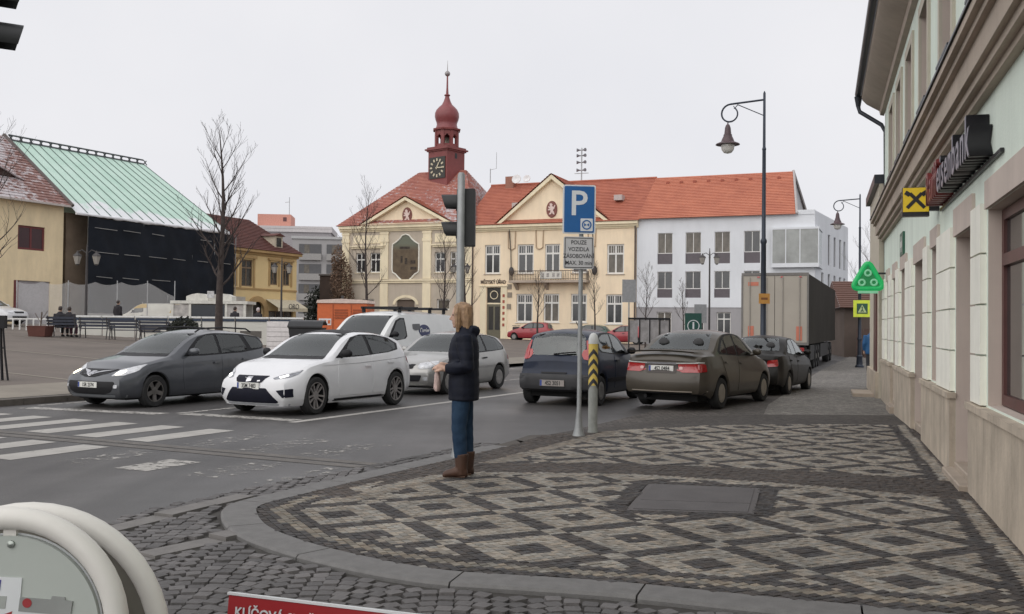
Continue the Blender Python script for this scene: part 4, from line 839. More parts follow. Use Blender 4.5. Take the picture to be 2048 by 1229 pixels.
def copper():
    m = mat('copper_roof', (.46,.65,.55), rough=.65, scale=.8, col2=(.56,.73,.64)); t = m.node_tree; b = t.nodes['Principled BSDF']
    tcn = t.nodes.new('ShaderNodeTexCoord'); sp = t.nodes.new('ShaderNodeSeparateXYZ'); t.links.new(tcn.outputs['Object'], sp.inputs[0])
    n = t.nodes.new('ShaderNodeTexNoise'); n.inputs['Scale'].default_value = .9; n.inputs['Detail'].default_value = 7; t.links.new(tcn.outputs['Object'], n.inputs['Vector'])
    r = t.nodes.new('ShaderNodeMath'); r.operation = 'MULTIPLY_ADD'; r.inputs[1].default_value = -.7; t.links.new(sp.outputs[2], r.inputs[0]); s2 = t.nodes.new('ShaderNodeMath'); s2.operation = 'MULTIPLY'; s2.inputs[1].default_value = 1.6; t.links.new(n.outputs['Fac'], s2.inputs[0]); t.links.new(s2.outputs[0], r.inputs[2])
    q = t.nodes.new('ShaderNodeMapRange'); q.inputs[1].default_value = -5.75; q.inputs[2].default_value = -5.55; t.links.new(r.outputs[0], q.inputs[0])
    mx = t.nodes.new('ShaderNodeMix'); mx.data_type = 'RGBA'; mx.inputs[7].default_value = (.74,.76,.78,1); src = b.inputs['Base Color'].links[0].from_socket      # snow lying along the eave
    t.links.new(src, mx.inputs[6]); t.links.new(q.outputs[0], mx.inputs[0]); t.links.new(mx.outputs[2], b.inputs['Base Color']); return m
MCU = copper(); e0, e1 = Vector((.1,-.7,8.55)), Vector((14.0,-.7,8.6)); r0, r1 = Vector((.25,6,13.7)), Vector((11.9,6,13.85)); NP = 15
for i in range(NP):
    f, g_ = i/NP, (i+1)/NP; a, b, c, d = e0.lerp(e1, f), e0.lerp(e1, g_), r0.lerp(r1, g_), r0.lerp(r1, f); up = Vector((0,-.45,.9))*.02
    k = MB(); k.add([a, b, c, d, a+up, b+up, c+up, d+up], [(3,2,1,0),(4,5,6,7),(0,1,5,4),(1,2,6,5),(2,3,7,6),(3,0,4,7)]); p = k.build('roof_panel', MCU, gh)
    k = MB(); k.tube([b+up, c+up], .045, 4); k.build('seam', mat('seam_dark', (.10,.15,.13), rough=.7), p)
k = MB(); k.add([e1, (14.0,12,8.6), r1], [(0,1,2)]); k.add([(.1,12.5,8.5),(14,12.5,8.5), r1, r0], [(3,2,1,0)]); k.build('roof_back', MCU, gh)
k = MB()      # ridge walkway rail
for i in range(16):
    p = r0.lerp(r1, i/15); k.tube([p, p+Vector((.3,0,.32))], .05, 4); k.tube([p+Vector((.35,0,0)), p+Vector((.05,0,.32))], .05, 4)
k.tube([r0+Vector((0,0,.34)), r1+Vector((0,0,.34))], .06, 4); k.tube([r0, r1], .1, 4); k.build('ridge_rail', mat('dark_steel', (.07,.08,.085), rough=.5), gh)
k = MB(); sn = [(x, -.78-.12*rnd.random(), 8.5) for x in [i*.35 for i in range(41)]]; k.tube(sn, [.08+.1*rnd.random() for _ in sn], 6); k.build('eave_snow', mat('snow', (.80,.81,.84), rough=.7, var=.03), gh, smooth=60)
# scaffold net in front of it
nx = 60; nzz = 10; k = MB(); vs = []
for j in range(nzz+1):
    for i in range(nx+1):
        x = .9+13.6*i/nx; zb = 2.3-.25*abs(math.sin(x*1.5)); z = zb+(8.35-zb)*j/nzz; vs.append((x, -.9+.06*math.sin(x*2.1+z)+.05*math.sin(x*5+z*2)+.03*rnd.random(), z))
k.add(vs, [(j*(nx+1)+i, j*(nx+1)+i+1, (j+1)*(nx+1)+i+1, (j+1)*(nx+1)+i) for j in range(nzz) for i in range(nx)])
sc = tag(k.build('scaffold_net', mat('black_net', (.011,.014,.020), rough=.8, scale=.4, var=.4, spec=.2), smooth=60), 'black dust net hung over the scaffold under the copper roof', 'net'); sc.matrix_world = LM
for z in (7.7,6.12,4.55):
    for i in range(6):
        x0 = 1.2+i*2.3+.4*rnd.random()
        if rnd.random() < .8: k2 = MB(); k2.tube([(x0,-1.02,z+.03*rnd.random()),(x0+1.0+.9*rnd.random(),-1.02,z-.04*rnd.random())], .022, 5); k2.build('ledger_tube', mat('ledger_pale', (.30,.30,.29), rough=.5), sc)
k2 = MB(); k2.box(.85,14.5,-1.1,-.85,2.0,2.18); k2.build('board', mat('board_pale', (.30,.29,.27), rough=.8), sc)
for x in [i*2.3+.95 for i in range(7)]: k2 = MB(); k2.tube([(x,-.8,0),(x,-.8,8.4)], .03, 5); k2.build('scaffold_pole', MATS['galvanised'], sc)
OM = frame((-18.6, 84), (.43, .90)); oh = empty('ochre_house', OM, 'ochre house with arched doorway and brown mansard roof with dormer', 'building')
MOC = mat('ochre_render', (.74,.57,.30), rough=.9, scale=.5, var=.08); MOT = mat('ochre_trim', (.42,.28,.13), rough=.85, scale=1)
oo = [(-3.5,-2.45,4.85,6.75),(-1.85,-.85,4.85,6.75),(-7.0,-5.6,4.6,6.75),(-8.6,-7.7,4.7,6.7),(-3.6,-.4,.8,2.7),(-5.9,-4.35,.6,3.4)]
w = MB(); wall_open(w, -9.4, 0, 0, 7.2, oo, .25); w.add([(0,0,0),(0,0,7.2),(0,8,7.2),(0,8,0)], [(3,2,1,0)]); w.build('wall', MOC, oh)
for o in oo[:4]:
    window(oh, *o, y=.12, cols=2, rows=(.7,), fr=.1, mf=mat('ochre_frame', (.20,.14,.09), rough=.6)); k = MB(); a, b, c, d = o
    k.box(a-.2,a-.01,-.06,0,c-.1,d+.1); k.box(b+.01,b+.2,-.06,0,c-.1,d+.1); k.box(a-.3,b+.3,-.18,0,d+.12,d+.32); k.build('window_surround', MOT, oh)
window(oh, -3.6,-.4,.8,2.7, y=.15, cols=3, rows=(), fr=.08, mf=MATS['ochre_frame'], name='shop_window')
k = MB(); k.box(-9.5,.1,-.15,0,7.2,7.4); k.box(-9.6,.25,-.4,0,7.4,7.62); k.box(-9.4,.02,-.06,0,4.35,4.5); k.build('cornice', MOT, oh)
k = MB(); a1 = [(-5.12+.78*math.cos(math.pi*i/10), 2.6+.8*math.sin(math.pi*i/10)) for i in range(11)]; a2 = [(-5.12+1.25*math.cos(math.pi*i/10), 2.6+1.25*math.sin(math.pi*i/10)) for i in range(10, -1, -1)]
k.prism(a1+a2, -.2, .0); k.box(-6.37,-5.9,-.2,0,.5,2.6); k.box(-4.34,-3.87,-.2,0,.5,2.6); k.build('arch', MOT, oh, fix=True)
k = MB(); k.box(-5.9,-4.35,.15,.2,.5,3.4); k.build('door', mat('door_dark', (.03,.025,.022), rough=.6), oh)
MAR = mat('maroon_roof', (.10,.033,.026), rough=.8, scale=1, var=.2); k = MB(); courses(k, (-9.6,-.45,7.62), (.3,-.45,7.62), (-1.6,4,10.6), (-9.6,4,10.6), 20); courses(k, (.3,-.45,7.62), (.3,8,7.62), (-1.6,4,10.6), (-1.6,4,10.6), 20); rf = k.build('roof', MAR, oh)
k = MB(); k.box(-2.75,-1.75,.15,2.3,7.9,9.0); dm = k.build('dormer', mat('dormer_pale', (.52,.46,.36), rough=.8), oh); k = MB(); k.box(-2.55,-1.95,.12,.149,8.1,8.85); k.build('pane', MPANE, dm); k = MB(); k.prism([(-2.95,9.0),(-1.55,9.0),(-2.25,9.25)], 0, 2.6); k.build('dormer_roof', MAR, dm, fix=True)
k = MB(); k.add([(-4,-1.3,2.95),(-.1,-1.3,2.95),(-.1,0,3.65),(-4,0,3.65),(-4,-1.3,2.65),(-.1,-1.3,2.65)], [(0,1,2,3),(4,5,1,0)]); aw = k.build('awning', mat('awning_cream', (.55,.50,.38), rough=.8), oh)
text('awning_lettering', 'ORO', .62, Matrix.Translation((-2.0,-1.34,3.05)) @ UP, mat('awning_letter', (.16,.15,.14), rough=.7), aw, ext=.02)
k = MB(); k.box(-8.7,-6.6,-.12,0,3.0,3.75); sb_ = k.build('shop_board', mat('board_white', (.5,.47,.42), rough=.7), oh)
# ---------------------------------------------------------------- far flats and dark gap
MFL = mat('flats_grey', (.36,.35,.35), rough=.9, scale=.15, var=.08); FM = frame((-38, 150), (.98, .15))
fb = empty('apartment_block', FM, 'grey panel apartment block with balconies behind the ochre house', 'apartment block')
k = MB(); k.box(4,17.5,0,12,0,14.8); k.build('wall', MFL, fb); k = MB(); k.box(3.8,17.7,-.2,12,14.8,15.2); k.build('parapet', mat('parapet_grey', (.45,.45,.45), rough=.8), fb)
for r_ in range(4):
    for c in range(3):
        x = 5.0+c*4.2; z = 2.2+r_*3.1; k = MB(); k.box(x,x+3.4,-.08,-.002,z+1.0,z+2.5); wi = k.build('balcony_recess', mat('loggia_dark', (.10,.10,.105), rough=.6), fb)
        k = MB(); k.box(x,x+3.4,-.5,-.1,z,z+1.0); k.build('balcony_front', mat('loggia_front', (.33,.32,.31), rough=.9), fb); k = MB(); k.box(x+.8,x+1.6,-.1,-.081,z+1.1,z+2.4); k.build('pane', MDIM, wi)
fb2 = empty('distant_flats', frame((-43, 165), (.99, .1)), 'long flat-roofed block with a pink rooftop cabin on the skyline', 'apartment block')
k = MB(); k.box(0,12,0,12,0,17.2); k.build('wall', mat('flats_pale', (.34,.32,.33), rough=.9), fb2); k = MB(); k.box(-.2,12.2,-.3,12,17.8,18.2); k.box(-.2,12.2,-.25,12,17.2,17.8); k.build('roof_band', mat('roof_band', (.55,.52,.52), rough=.8), fb2)
for x in (6.6,8.2,9.8): k = MB(); k.box(x,x+.9,-.05,-.002,14.8,16.4); k.build('window', MPANE, fb2)
k = MB(); k.box(-.6,5.0,2,8,18.2,20.4); k.build('rooftop_cabin', mat('cabin_pink', (.60,.29,.23), rough=.9), fb2); k = MB(); k.box(3.7,4.3,1.96,1.998,19.2,19.9); k.build('cabin_window', mat('cabin_dark', (.12,.05,.05), rough=.6), fb2)
k = MB(); k.tube([(4.6,3,20.4),(4.6,3,23.5)], .06, 5); k.tube([(3.9,3,22.6),(4.6,3,22.7)], .04, 4); k.build('aerial', MATS['galvanised'], fb2)
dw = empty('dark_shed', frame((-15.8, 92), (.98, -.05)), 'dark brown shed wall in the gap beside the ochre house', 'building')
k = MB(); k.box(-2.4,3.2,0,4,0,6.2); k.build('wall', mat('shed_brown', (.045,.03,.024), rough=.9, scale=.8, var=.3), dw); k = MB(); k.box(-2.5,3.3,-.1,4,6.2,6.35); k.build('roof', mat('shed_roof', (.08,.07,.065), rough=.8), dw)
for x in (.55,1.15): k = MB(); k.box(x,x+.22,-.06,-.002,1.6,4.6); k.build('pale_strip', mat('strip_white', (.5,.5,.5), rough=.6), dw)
# dark houses closing the street at the right
fh = empty('street_end_house', frame((20.3, 58), (.95, -.2)), 'dim brown house closing the street beyond the lorry', 'building')
k = MB(); k.box(-.5,9,0,8,0,3.0); k.build('wall', mat('dim_brown', (.10,.075,.062), rough=.9, scale=.6, var=.2), fh)
k = MB(); courses(k, (-.8,-.4,2.95), (9.2,-.4,2.95), (9.2,4,4.7), (-.8,4,4.7), 14); k.add([(-.8,-.4,2.95),(-.8,8.4,2.95),(-.8,4,4.7)], [(0,1,2)]); k.build('roof', MATS['dark_roof'], fh)
for x in (1.2,3.4): window(fh, x, x+1.0, 1.4, 2.9, y=-.05, fr=.08, mf=MATS['grey_brown_frame'])
k = MB()
for i in range(14): k.box(i*.42,i*.42+.34,-1.4,-1.34,.0,1.7)
k.build('fence', mat('fence_brown', (.09,.055,.045), rough=.8), fh)
# ---------------------------------------------------------------- cars
MTYRE = mat('tyre', (.018,.018,.018), rough=.85, var=.2); MTRIM = mat('black_trim', (.010,.010,.012), rough=.55, spec=.3); MUNDER = mat('underbody', (.01,.01,.01), rough=.9)
MGL = mat('car_glass', (.025,.03,.029), rough=.06, spec=.9, scale=1.2, var=.4); MGLW = mat('car_windscreen', (.05,.06,.055), rough=.07, spec=.7, scale=1.5, var=.25)
def glass_mat(name, tint, ior=1.62):
    m = bpy.data.materials.new(name); m.use_nodes = True; t = m.node_tree; t.nodes.clear(); o = t.nodes.new('ShaderNodeOutputMaterial'); mx = t.nodes.new('ShaderNodeMixShader'); tr = t.nodes.new('ShaderNodeBsdfTransparent'); gl = t.nodes.new('ShaderNodeBsdfGlossy'); fr = t.nodes.new('ShaderNodeFresnel')
    fr.inputs['IOR'].default_value = ior; tr.inputs[0].default_value = (*tint, 1); gl.inputs['Color'].default_value = (.92,.95,.94,1); gl.inputs['Roughness'].default_value = .04
    tcn = t.nodes.new('ShaderNodeTexCoord'); n = t.nodes.new('ShaderNodeTexNoise'); n.inputs['Scale'].default_value = 6; bp = t.nodes.new('ShaderNodeBump'); bp.inputs['Strength'].default_value = .04; t.links.new(tcn.outputs['Object'], n.inputs[0]); t.links.new(n.outputs[0], bp.inputs['Height']); t.links.new(bp.outputs[0], gl.inputs['Normal'])
    t.links.new(fr.outputs[0], mx.inputs[0]); t.links.new(tr.outputs[0], mx.inputs[1]); t.links.new(gl.outputs[0], mx.inputs[2]); t.links.new(mx.outputs[0], o.inputs[0]); MATS[name] = m; return m
MSEE = glass_mat('clear_car_glass', (.64,.72,.67), 2.05); MSEED = glass_mat('tinted_car_glass', (.42,.47,.45), 1.75); MSEAT = mat('car_seat', (.07,.07,.072), rough=.9, spec=.2); MDASH = mat('dashboard', (.03,.03,.032), rough=.8, spec=.2)
MCHROME = mat('chrome', (.6,.6,.62), rough=.18, metal=1.0, var=.05); MLAMPR = mat('lamp_red', (.33,.012,.012), rough=.15, coat=1, var=.2, scale=9); MLAMPC = mat('lamp_clear', (.55,.56,.58), rough=.12, coat=1, scale=10, var=.35)
MLIT = mat('lamp_lit', (.9,.85,.7), rough=.2, emit=(1.0,.9,.68), estr=3.0); MLITW = mat('lamp_lit_white', (.9,.9,.9), rough=.2, emit=(1.0,.98,.92), estr=4.0); MPLATE = mat('plate_white', (.66,.66,.62), rough=.5, var=.05); MPLB = mat('plate_blue', (.02,.05,.25), rough=.5); MPLT = mat('plate_text', (.02,.02,.02), rough=.6)
MORANGE = mat('lamp_orange', (.6,.2,.02), rough=.2, coat=1)
def body_grid(sp):
    """closed car skin: stations along x (0 = nose, L = tail), mirrored section with arches cut into the lower edge"""
    L, W = sp['L'], sp['W']; top, belt, plan = pchip(sp['top']), pchip(sp['belt']), pchip(sp['plan']); sill = sp.get('sill', .2)
    nose, tail = pchip(sp['nose']), pchip(sp['tail']); ax = sp['axles']; ra = sp['r']+.055
    low = pchip(sp.get('low', [(0,.24),(.3,sill),(L-.4,sill),(L,.3)]))
    xs = {0.0, L}
    for i in range(61): xs.add(round(L*i/60, 4))
    for a in ax:
        for i in range(17): xs.add(round(a-ra*math.cos(math.pi*i/16), 4))
    for p in sp['top']: xs.add(round(p[0], 4))
    xs = sorted(xs); xs = [x for i, x in enumerate(xs) if i == 0 or x-xs[i-1] > .012]; xs[-1] = L
    shape = pchip([(0,.93),(.12,.965),(.35,.995),(.55,1.0),(.8,.985),(1.0,.945)]); lean = sp.get('lean', .36); secs = []
    for x in xs:
        zb = low(x)
        for a in ax:
            if abs(x-a) < ra: zb = max(zb, sp['r'] + math.sqrt(max(0, ra*ra-(x-a)**2)) - .0)
        zs, zt, w = belt(x), max(top(x), belt(x)+.012), W/2*plan(x); zb = min(zb, zs-.1); g = zt-zs; q = []
        q.append((0, zb)); q.append((w*.6, zb))
        for f in (0,.08,.22,.38,.54,.7,.84,.94,1.0):
            z = zb+(zs-zb)*f; wz = w*shape(max(0, min(1, (z-sill)/(zs-sill)))); 
            if f == 0: wz -= .02
            q.append((wz, z))
        wb = q[-1][0]; drop = .09*g/(g+.1); zp = zt-drop; 
        if g < .12: yp = wb-.05-.25*g
        else: yp = wb-.03-lean*(zp-zs)
        for f in (.06,.3,.6,.86,1.0): q.append((lerp(wb, yp, f)+.015*math.sin(math.pi*f)*min(1, g/.3), lerp(zs, zp, f)))
        for c in (.95,.85,.62,.34): q.append((yp*c, zp+drop*(1-c*c)))
        q.append((0, zt)); secs.append(q)
    bowf, bowr = sp.get('bowf', .2), sp.get('bowr', .16)
    def P(x, y, z):
        fx = max(0, 1-x/.75); rx = max(0, 1-(L-x)/.6); yy = (abs(y)/(W/2))
        X = x + (nose(z)+bowf*yy**2.4)*fx*fx*(3-2*fx) - (tail(z)+bowr*yy**2.4)*rx*rx*(3-2*rx)
        return (L/2-X, y, z)
    n = len(secs[0]); b = MB(); m = 2*n-2
    for x, q in zip(xs, secs):
        ring = [P(x, y, z) for y, z in q] + [P(x, -y, z) for y, z in reversed(q[1:-1])]
        b.v += ring
    b.f = [(i*m+j, (i+1)*m+j, (i+1)*m+(j+1) % m, i*m+(j+1) % m) for i in range(len(xs)-1) for j in range(m)]; b.mi = [1 if (f[0] % m in (0, m-1)) or (f[0] % m in (1, m-2)) else 0 for f in b.f]
    for i, x in ((0, 0.0), (len(xs)-1, L)):      # nose and tail caps as fine grids
        q = secs[i]; C = [1,.92,.78,.6,.4,.2,0]; cs = C+[-c for c in reversed(C[:-1])]; o = len(b.v)
        for y, z in q[1:-1]: b.v += [P(x, y*c, z) for c in cs]
        r_ = len(q)-2; k = len(cs)
        for a in range(r_-1):
            for c in range(k-1):
                f = (o+a*k+c, o+a*k+c+1, o+(a+1)*k+c+1, o+(a+1)*k+c); b.f.append(f if i else f[::-1]); b.mi.append(0)
    return b
def decal(bvh, poly, d, off=.006, cuts=3, skirt=.012):
    """patch of the body skin: a polygon thrown onto the surface along d, with thin edges"""
    d = Vector(d).normalized(); bm = bmesh.new(); vs = [bm.verts.new(p) for p in poly]; bm.faces.new(vs)
    bmesh.ops.triangulate(bm, faces=bm.faces[:])
    for _ in range(cuts): bmesh.ops.subdivide_edges(bm, edges=[e for e in bm.edges if e.calc_length() > .07], cuts=1); bmesh.ops.triangulate(bm, faces=bm.faces[:])
    bmesh.ops.recalc_face_normals(bm, faces=bm.faces[:])
    hits = []
    for v in bm.verts:
        h, nrm, _, _ = bvh.ray_cast(v.co-d*6.0, d, 15.0)
        if h is not None: hits.append(h.dot(d))
    lim = sorted(hits)[len(hits)//2] if hits else 0
    for v in bm.verts:
        h, nrm, _, _ = bvh.ray_cast(v.co-d*6.0, d, 15.0)
        if h is None or h.dot(d) > lim+.6:
            h, nrm, _, _ = bvh.find_nearest(v.co + d*(lim-v.co.dot(d)))
        v.co = h-d*off*.6 + (nrm if nrm.dot(d) < 0 else -nrm)*off*.6
    ed = [e for e in bm.edges if e.is_boundary]; r = bmesh.ops.extrude_edge_only(bm, edges=ed)
    for g in r['geom']:
        if isinstance(g, bmesh.types.BMVert): g.co += d*skirt
    if sum((f.normal.dot(d) for f in bm.faces)) > 0: bmesh.ops.reverse_faces(bm, faces=bm.faces[:])
    b = MB(); bm.verts.index_update(); b.v = [tuple(v.co) for v in bm.verts]; b.f = [tuple(v.index for v in f.verts) for f in bm.faces]; b.mi = [0]*len(b.f); bm.free(); return b
def shrink(poly, d):
    c = [sum(p[0] for p in poly)/len(poly), sum(p[1] for p in poly)/len(poly)]; out = []
    for p in poly:
        l = math.hypot(p[0]-c[0], p[1]-c[1]); f = max(.2, 1-d/l) if l else 1; out.append((c[0]+(p[0]-c[0])*f, c[1]+(p[1]-c[1])*f))
    return out
def cut_windows(body, sp):
    """open the glazed areas in the car skin: holes where panes sit, black borders round them"""
    L = sp['L']; bm = bmesh.new(); bm.from_mesh(body.data)
    jobs = []
    if 'screen' in sp: jobs.append(('f', sp['screen'], [shrink(rounded(sp['screen'], .06, 1), .035)]))
    if 'rearscreen' in sp: jobs.append(('r', sp['rearscreen'], [shrink(rounded(sp['rearscreen'], .06, 1), .035)]))
    if 'dlo' in sp: jobs.append(('s', [(L/2-x, z) for x, z in sp['dlo']], [[(L/2-x, z) for x, z in shrink(q, .012)] for q in sp['panes']]))
    for ax, outer, inner in jobs:
        ui = 0 if ax == 's' else 1
        ok = (lambda f: abs(f.normal.y) > .45) if ax == 's' else (lambda f: f.normal.x > .15) if ax == 'f' else (lambda f: f.normal.x < -.15)
        for poly in [outer]+inner:
            u0, u1 = min(p[0] for p in poly)-.02, max(p[0] for p in poly)+.02; z0, z1 = min(p[1] for p in poly)-.02, max(p[1] for p in poly)+.02
            for a, b in zip(poly, poly[1:]+poly[:1]):
                fs = [f for f in bm.faces if ok(f) and max(v.co[ui] for v in f.verts) > u0 and min(v.co[ui] for v in f.verts) < u1 and max(v.co.z for v in f.verts) > z0 and min(v.co.z for v in f.verts) < z1]
                du, dz = b[0]-a[0], b[1]-a[1]; no = Vector((dz, 0, -du)) if ax == 's' else Vector((0, dz, -du)); co = Vector((a[0], 0, a[1])) if ax == 's' else Vector((0, a[0], a[1]))
                ge = set(fs)
                for f in fs: ge.update(f.edges); ge.update(f.verts)
                bmesh.ops.bisect_plane(bm, geom=list(ge), plane_co=co, plane_no=no, dist=1e-5)
        dele = []
        for f in bm.faces:
            if not ok(f): continue
            c = f.calc_center_median(); u = c[ui]
            if any(inside(q, u, c.z) for q in inner): dele.append(f)
            elif inside(outer, u, c.z): f.material_index = 2
        bmesh.ops.delete(bm, geom=dele, context='FACES')
    bm.to_mesh(body.data); bm.free(); body.data.polygons.foreach_set('use_smooth', [True]*len(body.data.polygons)); body.data.update()
def interior(root, sp):
    L, W = sp['L'], sp['W']; x0, x1 = sp['dlo'][0][0], max(p[0] for p in sp['dlo'])
    k = MB(); k.box(L/2-x1-.15, L/2-x0+.35, -W/2+.13, W/2-.13, .55, .70); k.build('cabin_floor', MDASH, root)
    k = MB(); k.loft([[(L/2-x0+dx, y, z) for dx, z in ((.42,.70),(.42,.88),(.12,.93),(-.12,.88),(-.18,.70))] for y in (-W/2+.14, W/2-.14)]); k.build('dashboard', MDASH, root, smooth=40, fix=True)
    k = MB(); k.lathe([(.165,-.015),(.185,0),(.165,.015),(.145,0),(.165,-.015)], 18, M=Matrix.Translation((L/2-x0-.30,.36,.95)) @ Matrix.Rotation(R(65), 4, 'Y'), cap=False); k.build('steering_wheel', MTRIM, root, smooth=60)
    xs = sp.get('seatx', (x0+.95, x0+1.8))
    for i, x in enumerate(xs):
        for y in ((.36,-.36) if i == 0 or True else (0,)):
            k = MB(); k.loft([[(L/2-x-dx+t_*tx, y+w*sy, z) for tx, sy in ((-1,-1),(1,-1),(1,1),(-1,1))] for dx, z, w, t_ in ((-.02,.70,.22,.08),(.06,.95,.23,.07),(.13,1.12,.20,.055),(.14,1.15,.12,.05))]); st_ = k.build('seat', MSEAT, root, smooth=50, fix=True)
            k = MB(); k.ball((L/2-x-.16, y, 1.235), .11, 10, 6, sc=(.45,1.05,.8)); k.build('headrest', MSEAT, st_, smooth=60)
def wheel(car, x, y, r, w, style, mrim, side):
    """tyre with rim (spokes or cover) as sub-parts"""
    M = Matrix.Translation((x, y, r)) @ Matrix.Rotation(R(-90*side), 4, 'X')      # local z points outward
    k = MB(); rr = r*(.72 if style == 'twin' else .66); k.lathe([(rr,-w/2),(r*.93,-w/2),(r,-w*.36),(r,w*.36),(r*.93,w/2),(rr*1.04,w/2),(rr,w*.42),(rr,-w/2)], 32, M=M, cap=False); t = k.build('wheel', MTYRE, car, smooth=35)
    k = MB(); k.lathe([(rr*.99,w*.3),(rr*1.015,w*.45),(rr*.94,w*.455),(rr*.9,w*.2),(rr*.88,-w*.1),(.001,-w*.1)], 32, M=M, cap=False); k.build('barrel', MATS['black_trim'], t, smooth=35)
    k = MB()
    if style == 'cover':
        k.lathe([(rr*.98,w*.40),(rr*.9,w*.47),(rr*.5,w*.5),(rr*.2,w*.46),(.001,w*.46)], 24, M=M)
        for i in range(9): k.cbox((0,0,0), (1,1,1)) if False else k.box(rr*.45,rr*.78,-.022,.022,w*.46,w*.505, M=M @ Matrix.Rotation(2*math.pi*i/9, 4, 'Z'))
    else:
        ns = 5
        for i in range(ns):
            A = M @ Matrix.Rotation(2*math.pi*(i+.25)/ns, 4, 'Z')
            if style == 'twin':
                for sg in (-1, 1): k.add([(.05,sg*.010,w*.34),(.05,sg*.034,w*.34),(rr*.97,sg*.068,w*.45),(rr*.97,sg*.034,w*.45),(.05,sg*.010,w*.2),(.05,sg*.034,w*.2),(rr*.97,sg*.068,w*.28),(rr*.97,sg*.034,w*.28)], [(0,1,2,3),(0,4,5,1),(1,5,6,2),(3,2,6,7),(0,3,7,4)], M=A)
            else: k.add([(.05,-.035,w*.36),(.05,.035,w*.36),(rr*.97,.045,w*.45),(rr*.97,-.045,w*.45),(.05,-.035,w*.2),(.05,.035,w*.2),(rr*.97,.045,w*.28),(rr*.97,-.045,w*.28)], [(0,1,2,3),(0,4,5,1),(1,5,6,2),(3,2,6,7),(0,3,7,4)], M=A)
        k.lathe([(rr*1.0,w*.40),(rr*1.0,w*.465),(rr*.93,w*.465),(rr*.93,w*.38)], 32, M=M, cap=False); k.lathe([(.075,w*.2),(.075,w*.38),(.04,w*.4),(.001,w*.4)], 14, M=M)
    k.build('rim', mrim, t, smooth=35, fix=True); return t
def plate(car, bvh, s, z, front, y=0, w=.50, h=.105, M=None, dirty=False):
    sg = 1 if front else -1; hx = bvh.ray_cast(Vector((sg*5, y, z)), Vector((-sg, 0, 0)), 9)[0]; h2 = bvh.ray_cast(Vector((sg*5, y+w/2, z)), Vector((-sg, 0, 0)), 9)[0]
    x = hx.x+sg*(.012 if not dirty else .05); A = Matrix.Translation((x, y, z)) @ Matrix.Rotation(R(90*sg), 4, 'Z') @ UP      # text plane facing out
    k = MB(); k.box(-w/2,w/2,-h/2,h/2,-.01,.004, M=A); p = k.build('number_plate', mat('plate_dirty', (.30,.27,.25), rough=.7) if dirty else MPLATE, car)
    k = MB(); k.box(-w/2+.004,-w/2+.042,-h/2+.004,h/2-.004,.0041,.0062, M=A); k.build('plate_band', MPLB, p)
    text('plate_text', s, h*.98, A @ Matrix.Translation((.02,-.004,.006)), MPLT, p, ext=.001, sx=.80, bold=.002); return p
def mirror_y(poly): return [(x, -y, z) for x, y, z in reversed(poly)]
